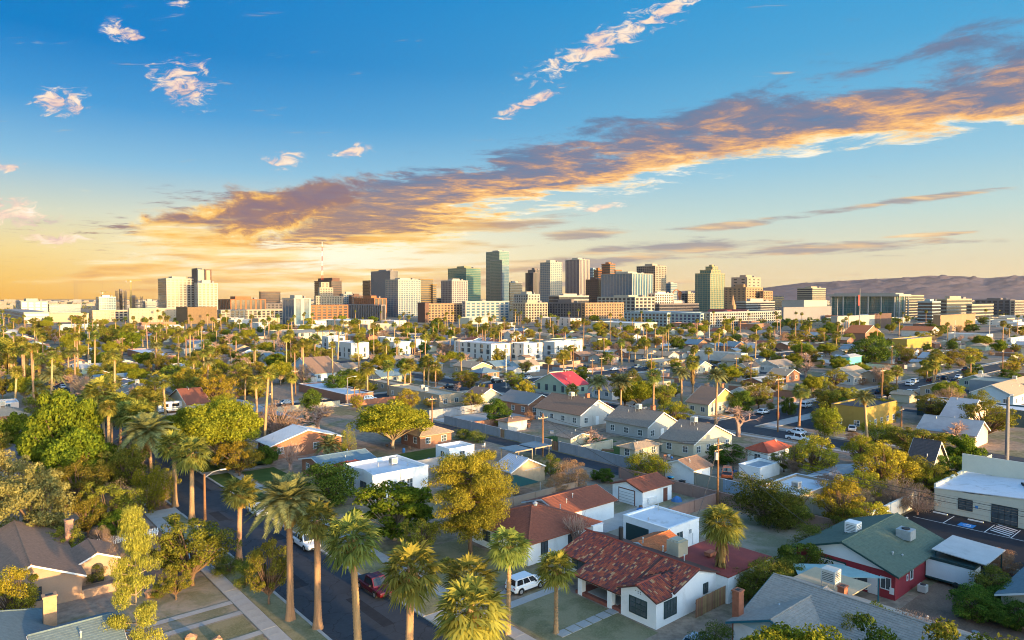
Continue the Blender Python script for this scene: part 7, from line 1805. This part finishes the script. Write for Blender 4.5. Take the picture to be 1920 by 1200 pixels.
# ---------------- the rest of the neighbourhood ----------------
R = random.Random(19)
WALLS_ = ['cream', 'tan', 'tan', 'whitewash', 'stucco', 'brick', 'pinkish', 'bluewall', 'sage', 'cream', 'whitewash', 'brick', 'stucco']; ROOFS_ = ['brown', 'brown', 'greybrown', 'greybrown', 'grey', 'tan', 'dark', 'purple', 'pale', 'whiteroof', 'bluegrey', 'tan', 'rustbrown']
def visible(a, b, far=640):
    p = W(a, b); return 100 < p.y < far and abs(p.x / p.y) < .79
nh = 0; yards = []
hero = lambda a, b: (b < 146 and a < 188)
for bs in (32.5, 151, 270, 389, 508):
    for side in (-1, 1):
        for k in range(-4, 54):
            a = k * 13.6 + R.uniform(-.8, .8) + 6; b = bs + side * R.uniform(17, 19) - 6
            Lx, Ly = R.uniform(8.5, 12.5), R.uniform(7.5, 10.2)
            if not visible(a, b) or (hero(a, b) and b > 15) or hero(a, b) and a < 110: continue
            yards.append((a + R.uniform(-4, 12), b + side * R.uniform(12, 22) + 5)); yards.append((a + R.uniform(-6, 14), b - side * R.uniform(9, 13) + 5))
            if not all(free(a + Ly * i / 2, b + Lx * j / 2, 1.0) for i in range(3) for j in range(3)) or any(on_road(a + Ly * i, b + Lx * j, 1) for i in (0, .5, 1) for j in (0, .5, 1)): continue
            if R.random() < .06: continue
            w_, r_ = R.choice(WALLS_), R.choice(ROOFS_); kind = 'flat' if r_ == 'whiteroof' else R.choice(['gx', 'gy', 'hip', 'gx', 'gy'])
            d = math.hypot(a, b)
            house(a, b, Lx, Ly, R.uniform(2.5, 3.0), kind, R.uniform(.30, .45), w_, r_, {'win': 1 if d < 430 else 0, 'cool': 1 if R.random() < .3 and d < 350 else 0}, None, 1 if d < 300 else 0, '%s house with %s %s roof' % (CN.get(w_, w_), CN.get(r_, r_), {'gx': 'gable', 'gy': 'gable', 'hip': 'hip', 'flat': 'flat'}[kind]), group='houses of the neighbourhood')
            nh += 1
            for _ in range(2 if d < 450 else 0):      # backyard sheds and patio roofs
                sa, sb = a + R.uniform(0, 8), b + side * R.uniform(17, 22)
                if free(sa, sb, 3) and not on_road(sa, sb, 3) and not hero(sa, sb): house(sa, sb, R.uniform(4, 6), R.uniform(4, 6), 2.4, R.choice(['gx', 'gy', 'flat']), .35, R.choice(['whitewash', 'cream', 'tan', 'stucco']), R.choice(['whiteroof', 'pale', 'brown', 'tan', 'greybrown']), {}, None, 0, 'backyard shed', name='shed', cat='shed', group='backyard sheds')
# the block goes on unseen: houses and trees added to shade the near walls
house(8, 46, 13, 11, 3.0, 'gx', .45, 'cream', 'brown', {}, 'unseen cream house with brown roof just below the bottom edge', 1)
house(-14, 52, 13, 12, 3.0, 'gy', .45, 'stucco', 'grey', {}, 'unseen grey house farther below the bottom edge', 1)
house(-16, 74, 13, 12, 3.0, 'gx', .45, 'tan', 'brown', {}, 'unseen tan house below the bottom right corner', 1)
for x_, y_, h_, w_, k_ in ((33, 45, 10, 9, 'mesq'), (27, 50, 8, 7, 'citrus'), (46, 40, 12, 11, 'mesqy'), (20, 47, 8.5, 8, 'umbrella'), (58, 52, 12, 11, 'mesq'), (68, 60, 11, 10, 'citrus'), (74, 48, 13, 12, 'mesq'), (8, 40, 9, 8, 'mesq'), (64, 44, 12, 10, 'umbrella'), (88, 66, 11, 11, 'mesq'), (100, 78, 11, 10, 'mesqy'), (54, 36, 12, 11, 'mesq'), (38, 34, 11, 10, 'mesq')): plant(k_, x_, y_, h_, w_, None)  # unseen trees, made tall to keep the low sun off those walls
print('houses', nh)
# trees in yards
nt_ = 0
for a, b in yards:
    if not free(a, b, -1.2) or on_road(a, b, 0): continue
    p = W(a, b); az = p.x / p.y
    if not visible(a, b, 660): continue
    if R.random() < .18 + max(0, az) * .35: continue
    q = R.random()
    kind = R.choices(['mesq', 'mesqy', 'citrus', 'umbrella', 'ash', 'shrub', 'twig', 'bare', 'willow', 'fan', 'date'], [26, 18, 8, 10, 3, 12, 9, 7, 4, 18 if az < .2 else 14, 3])[0]
    if kind in ('fan', 'date'): h = R.uniform(9, 16); w = R.uniform(3.0, 4.2)
    elif kind == 'shrub': h = R.uniform(1.8, 3.2); w = R.uniform(2.5, 4.5)
    else: h = R.uniform(4.5, 8.5) * (1.15 if az < -.2 else 1); w = h * R.uniform(.85, 1.3)
    plant(kind, round(p.x, 1), round(p.y, 1), h, w, None); nt_ += 1
# pole rows with wires along the farther alleys
for bs in (211, 330):
    prev = None
    for k in range(0, 12):
        a = 40 + k * 42; b = bs + 1.0
        if not visible(a, b, 560): prev = None; continue
        p = W(a, b); t_ = pole(p.x, p.y, 11.0 + R.uniform(-.6, .6), 'util', None); tp = p + Vector((0, 0, 10.3))
        if prev is not None:
            for dx in (-1.1, 1.1): wire(prev + BX * dx, tp + BX * dx, 1.1, None, .03)
        prev = tp
# yard clutter near the alley
CL = {'storage_box': ('plastic storage box', lambda m: m.box(-.5, -.3, 0, .5, .3, .6).box(-.53, -.33, .6, .53, .33, .66)), 'planter': ('round planter pot', lambda m: m.tube([(0, 0, 0), (0, 0, .5)], [.22, .34], 10)), 'barrel': ('upright barrel', lambda m: m.tube([(0, 0, 0), (0, 0, .45), (0, 0, .9)], [.27, .32, .27], 10)), 'wood_pile': ('stack of lumber', lambda m: [m.box(-1.2, -.4 + i * .2, j * .14, 1.2, -.24 + i * .2, .12 + j * .14) for i in range(4) for j in range(3)]), 'garden_chair': ('garden chair', lambda m: m.box(-.28, -.28, .4, .28, .28, .45).box(-.28, .23, .45, .28, .28, .95).box(-.28, -.28, 0, -.22, -.22, .4).box(.22, -.28, 0, .28, -.22, .4).box(-.28, .22, 0, -.22, .28, .4).box(.22, .22, 0, .28, .28, .4)), 'barbecue': ('black kettle barbecue', lambda m: m.tube([(0, 0, .5), (0, 0, .75), (0, 0, 1.0)], [.12, .32, .12], 10).tube([(0, 0, 0), (0, 0, .5)], .04, 5)), 'tarp_heap': ('heap under a blue tarp', lambda m: m.tube([(0, 0, 0), (0, 0, .5), (.1, 0, .8)], [.9, .6, .1], 9))}
CM = [mat('clutter ' + n, c, .7, .1) for n, c in (('white', (.6, .6, .58)), ('grey', (.25, .25, .26)), ('brown', (.25, .14, .08)), ('blue', (.06, .18, .40)), ('terracotta', (.42, .17, .09)), ('dark', (.04, .04, .045)))]
cmesh = {}
spots = [(R.uniform(60, 72), R.uniform(89, 92.3)) for _ in range(7)] + [(R.uniform(64, 66), R.uniform(66, 81)) for _ in range(5)] + [(R.uniform(80, 96), R.uniform(66, 92)) for _ in range(14)] + [(R.uniform(55, 96), R.uniform(101, 116)) for _ in range(22)] + [(R.uniform(100, 130), R.uniform(72, 92)) for _ in range(10)] + [(R.uniform(104, 132), R.uniform(101, 114)) for _ in range(10)] + [(R.uniform(16, 26), R.uniform(72, 84)) for _ in range(5)] + [(R.uniform(40, 52), R.uniform(100, 140)) for _ in range(14)]
for a, b in spots:
    if not free(a, b, -1.5): continue
    k = R.choice(list(CL)); mi = R.randrange(6)
    if (k, mi) not in cmesh: mb = MB(); CL[k][1](mb); cmesh[k, mi] = mb.mesh(k, CM[mi if k != 'tarp_heap' else 3])
    o = O(k, cmesh[k, mi], None, W(a, b, .02), R.uniform(0, 6.28)); tag(o, None, CL[k][0].split()[-1], 'yard clutter', ('%s ' % ['white', 'grey', 'brown', 'blue', 'terracotta', 'dark'][mi] if k not in ('tarp_heap', 'barbecue') else '') + CL[k][0])
# block walls between the yards, and cars along the kerbs
nw = 0
for bs in (211, 330, 449):
    for side in (-1, 1):
        for k in range(0, 34):
            a = k * 16.5 + 4; b = bs + side * 3.0
            if not visible(a, b, 560) or R.random() < .2: continue
            m_ = R.choice([GW, TW, PK, WALL['cream'], M_WOODF, WALL['white'], WALL['brick']]); L_ = R.uniform(10, 16)
            if any(on_road(a + t_, b, .5) for t_ in (0, L_ / 2, L_)): continue
            o = MB().box(-.1, 0, 0, .1, L_, R.uniform(1.6, 2.0)).obj('yard_wall', m_, None, loc=W(a, b), rz=TH); tag(o, None, 'wall', 'yard walls', 'backyard wall piece'); nw += 1
            if R.random() < .6: o = MB().box(0, -.1, 0, R.uniform(9, 18), .1, 1.7).obj('yard_wall', R.choice([GW, TW, PK, WALL['cream'], M_WOODF]), None, loc=W(a, b if side > 0 else b - 16), rz=TH); tag(o, None, 'wall', 'yard walls', 'backyard wall piece')
for i in range(60):
    bs = R.choice([32.5, 151, 270, 270, 389]); a = R.uniform(60, 420); b = bs + R.choice([-3.4, 3.4]); p = W(a, b)
    if not visible(a, b, 480) or (bs == 32.5 and a < 205) or abs(a - 195) < 9: continue
    if min((p.x - c[1]) ** 2 + (p.y - c[2]) ** 2 for c in CARS) < 49: continue
    CARS.append(('x', p.x, p.y)); vehicle(R.choice(['sedan', 'sedan', 'suv', 'pickup']), p.x, p.y, R.choice([0, 180]), R.choice(['white', 'white', 'silver', 'black', 'bluegrey', 'darkred']), None)
for i in range(34):
    a = 195 + R.choice([-4.4, 4.4]) if i % 2 else 95 + R.choice([-3.6, 3.6]); b = R.uniform(60, 330) if i % 2 else R.uniform(165, 400); p = W(a, b)
    if not visible(a, b, 480) or min((p.x - c[1]) ** 2 + (p.y - c[2]) ** 2 for c in CARS) < 49 or abs(b - 151) < 10 or abs(b - 270) < 10: continue
    CARS.append(('x', p.x, p.y)); vehicle(R.choice(['sedan', 'sedan', 'suv', 'pickup']), p.x, p.y, R.choice([90, 270]), R.choice(['white', 'white', 'silver', 'black', 'bluegrey', 'darkred']), None)
# denser tree cover on the left, and the belt before downtown
def scatter(n, ylo, yhi, xlo, xhi, kinds, wts, seed, hs=1.0):
    global nt_
    Q = random.Random(seed); c = 0; tries = 0
    while c < n and tries < n * 12:
        tries += 1; y = math.sqrt(Q.uniform(ylo ** 2, yhi ** 2)); x = Q.uniform(xlo, xhi) * y; a, b = to_ab(x, y)
        if not free(a, b, -.6) or on_road(a, b, .5): continue
        k = Q.choices(kinds, wts)[0]; h, w = (Q.uniform(1.4, 3.0), Q.uniform(2.0, 4.2)) if hs == 0 else (Q.uniform(11, 19), Q.uniform(3.2, 4.4)) if k in ('fan', 'date') else (lambda hh: (hh, hh * Q.uniform(.85, 1.25)))(Q.uniform(4.5, 9) * hs)
        plant(k, round(x, 1), round(y, 1), h, w, None); c += 1; nt_ += 1
scatter(90, 120, 330, -.78, -.30, ['mesq', 'ash', 'citrus', 'umbrella', 'twig', 'bare', 'fan', 'date', 'mesqy'], [22, 4, 7, 10, 12, 8, 30, 7, 14], 1)
scatter(120, 330, 640, -.78, -.10, ['mesq', 'ash', 'citrus', 'umbrella', 'fan', 'mesqy', 'bare'], [24, 5, 10, 12, 44, 14, 6], 2)
scatter(95, 300, 640, -.1, .78, ['mesq', 'citrus', 'mesqy', 'fan', 'umbrella', 'twig'], [22, 10, 26, 34, 14, 8], 3)
scatter(75, 165, 330, -.3, .78, ['mesq', 'citrus', 'mesqy', 'umbrella', 'twig', 'shrub', 'bare'], [24, 12, 26, 14, 8, 14, 5], 13, .8)
scatter(34, 190, 430, -.76, -.12, ['fan'], [1], 21)
scatter(190, 140, 480, -.5, .78, ['shrub', 'twig', 'mesqy', 'rust', 'citrus'], [30, 22, 16, 10, 10], 22, 0)
scatter(70, 540, 800, -.6, .6, ['mesq', 'umbrella', 'fan', 'citrus', 'mesqy'], [26, 16, 20, 12, 12], 23, 1.1)
scatter(60, 110, 260, -.72, -.36, ['mesq', 'mesqy', 'umbrella', 'shrub', 'twig'], [30, 12, 12, 12, 8], 14, .85)
scatter(95, 640, 900, -.78, .1, ['mesq', 'citrus', 'umbrella', 'fan', 'ash'], [30, 12, 18, 30, 6], 4, 1.15)
scatter(75, 600, 860, .1, .78, ['mesq', 'citrus', 'umbrella', 'fan', 'mesqy'], [24, 20, 14, 24, 14], 5, 1.2)
print('trees', TREE_N[0])
# low commercial buildings between the houses and downtown
for i in range(90):
    y = R.uniform(650, 1000); az = R.uniform(-.76, .76) if i % 3 else R.uniform(.25, .77); a, b = to_ab(az * y, y); Lx, Ly, h = R.uniform(14, 38), R.uniform(12, 30), R.uniform(4, 8)
    if not all(free(a + Ly * s, b + Lx * u_, 3) for s in (0, .5, 1) for u_ in (0, .5, 1)): continue
    w_, r_ = R.choice(['whitewash', 'cream', 'tan', 'whitewash', 'pinkish', 'brick', 'stucco']), R.choice(['whiteroof', 'whiteroof', 'tanroof', 'pale'])
    house(a, b, Lx, Ly, h, 'flat', 0, w_, r_, {'win': 1 if y < 800 else 0}, None, 0, 'low %s commercial building with %s roof' % (CN.get(w_, w_), CN.get(r_, r_)), name='low_building', cat='building', group='low commercial buildings')
# tall hedge wall on the left edge
t = thing('hedge', 'tall golden-trunked hedge wall at the left edge', 'hedge', W(*to_ab(*at(-5, 330)[:2])), TH + math.pi / 2)
r_ = np.random.default_rng(5); n = 9000; pp = np.stack([r_.uniform(-60, 2, n), r_.uniform(-2, 2, n), r_.uniform(9.0, 13.0, n) + 0], 1); O('crown', leaf_mesh('crown', pp, .8, LEAF['mesq'], 5), t); st = MB()
for i in range(90): xx = -60 + i * .69; st.tube([(xx, r_.uniform(-.6, .6), 0), (xx + .1, 0, 10)], .28, 5, cap=False)
st.obj('stems', mat('hedge stems', (.40, .25, .08), .9, .25, 1), t, kind='stuff')
# far city and far tree cover beyond what can be told apart
r_ = np.random.default_rng(8); mbs = [MB() for _ in range(3)]
for i in range(900):
    y = float(r_.uniform(1750, 6800)); x = float(r_.uniform(-.8, .8)) * y; w = float(r_.uniform(10, 40)); d = float(r_.uniform(10, 40)); h = float(r_.uniform(4, 11)) * (2.2 if r_.random() < .08 else 1)
    mbs[i % 3].box(x, y, 0, x + w, y + d, h)
for k, mb in enumerate(mbs): pass
allm = MB()
for k, mb in enumerate(mbs):
    base = len(allm.v); allm.v += mb.v; allm.f += [tuple(base + q for q in f) for f in mb.f]; allm.m += [k] * len(mb.f)
o = allm.obj('distant_city', [FAC['cream'], FAC['offwhite'], WALL['tan']]); o['kind'] = 'stuff'; o['label'] = 'sprawl of tiny far-off buildings along the horizon'; o['category'] = 'buildings'
n = 26000; y = r_.uniform(900, 5200, n) ; x = r_.uniform(-.8, .8, n) * y; z = r_.uniform(0, 1, n) * 7.5
cl = np.stack([x, y, z], 1); k = 1300; cx = r_.uniform(-.8, .8, k); cy = np.sqrt(r_.uniform(880 ** 2, 4200 ** 2, k)); idx = r_.integers(0, k, n); cl[:, 0] = cx[idx] * cy[idx] + r_.normal(size=n) * 6; cl[:, 1] = cy[idx] + r_.normal(size=n) * 6; cl[:, 2] = np.abs(r_.normal(size=n)) * 3.2 + .5
o = O('distant_trees', leaf_mesh('distant_trees', cl, 3.0, LEAF['mesq'], 9, .8), kind='stuff'); o['label'] = 'dark belt of far-off trees below the skyline'; o['category'] = 'trees'

hz = MB().box(-7900, -300, -1, 7900, 11900, 380).obj('haze', None); hz['kind'] = 'stuff'; hz['label'] = 'thin warm evening haze over the city'
hm = bpy.data.materials.new('haze air'); hm.use_nodes = True; hn = hm.node_tree; hn.nodes.clear(); pv = hn.nodes.new('ShaderNodeVolumePrincipled'); ho = hn.nodes.new('ShaderNodeOutputMaterial')
pv.inputs['Color'].default_value = (.86, .82, .84, 1); pv.inputs['Density'].default_value = HAZE; pv.inputs['Anisotropy'].default_value = .2; hn.links.new(pv.outputs[0], ho.inputs['Volume'])
hz.data.materials.clear(); hz.data.materials.append(hm)
# ---------------- relative labels for everything that could not be named by hand ----------------
ORD = ['nearest', 'second nearest', 'third nearest', 'fourth nearest', 'fifth nearest', 'sixth nearest', 'seventh nearest', 'eighth nearest', 'ninth nearest', 'tenth nearest'] + ['%dth nearest' % k if k % 10 not in (1, 2, 3) or 10 < k % 100 < 14 else '%d%s nearest' % (k, {1: 'st', 2: 'nd', 3: 'rd'}[k % 10]) for k in range(11, 400)]
groups = {}
for o, desc in AUTO:
    u, v = uv_of(o.location); best = min(LAND, key=lambda q: (q[1] - u) ** 2 + ((q[2] - v) * 1.6) ** 2)
    groups.setdefault((desc, best[0]), []).append(((best[1] - u) ** 2 + (best[2] - v) ** 2, o))
for (desc, ph), L in groups.items():
    L.sort(key=lambda q: q[0])
    for i, (_, o) in enumerate(L): o['label'] = ('%s near %s' % (desc, ph)) if len(L) == 1 else ('%s, %s to %s' % (desc, ORD[i], ph))
print('objects', len(bpy.data.objects), 'unique triangles', sum(sum(p.loop_total - 2 for p in me.polygons) if len(me.polygons) < 20000 else len(me.polygons) * 2 for me in bpy.data.meshes))
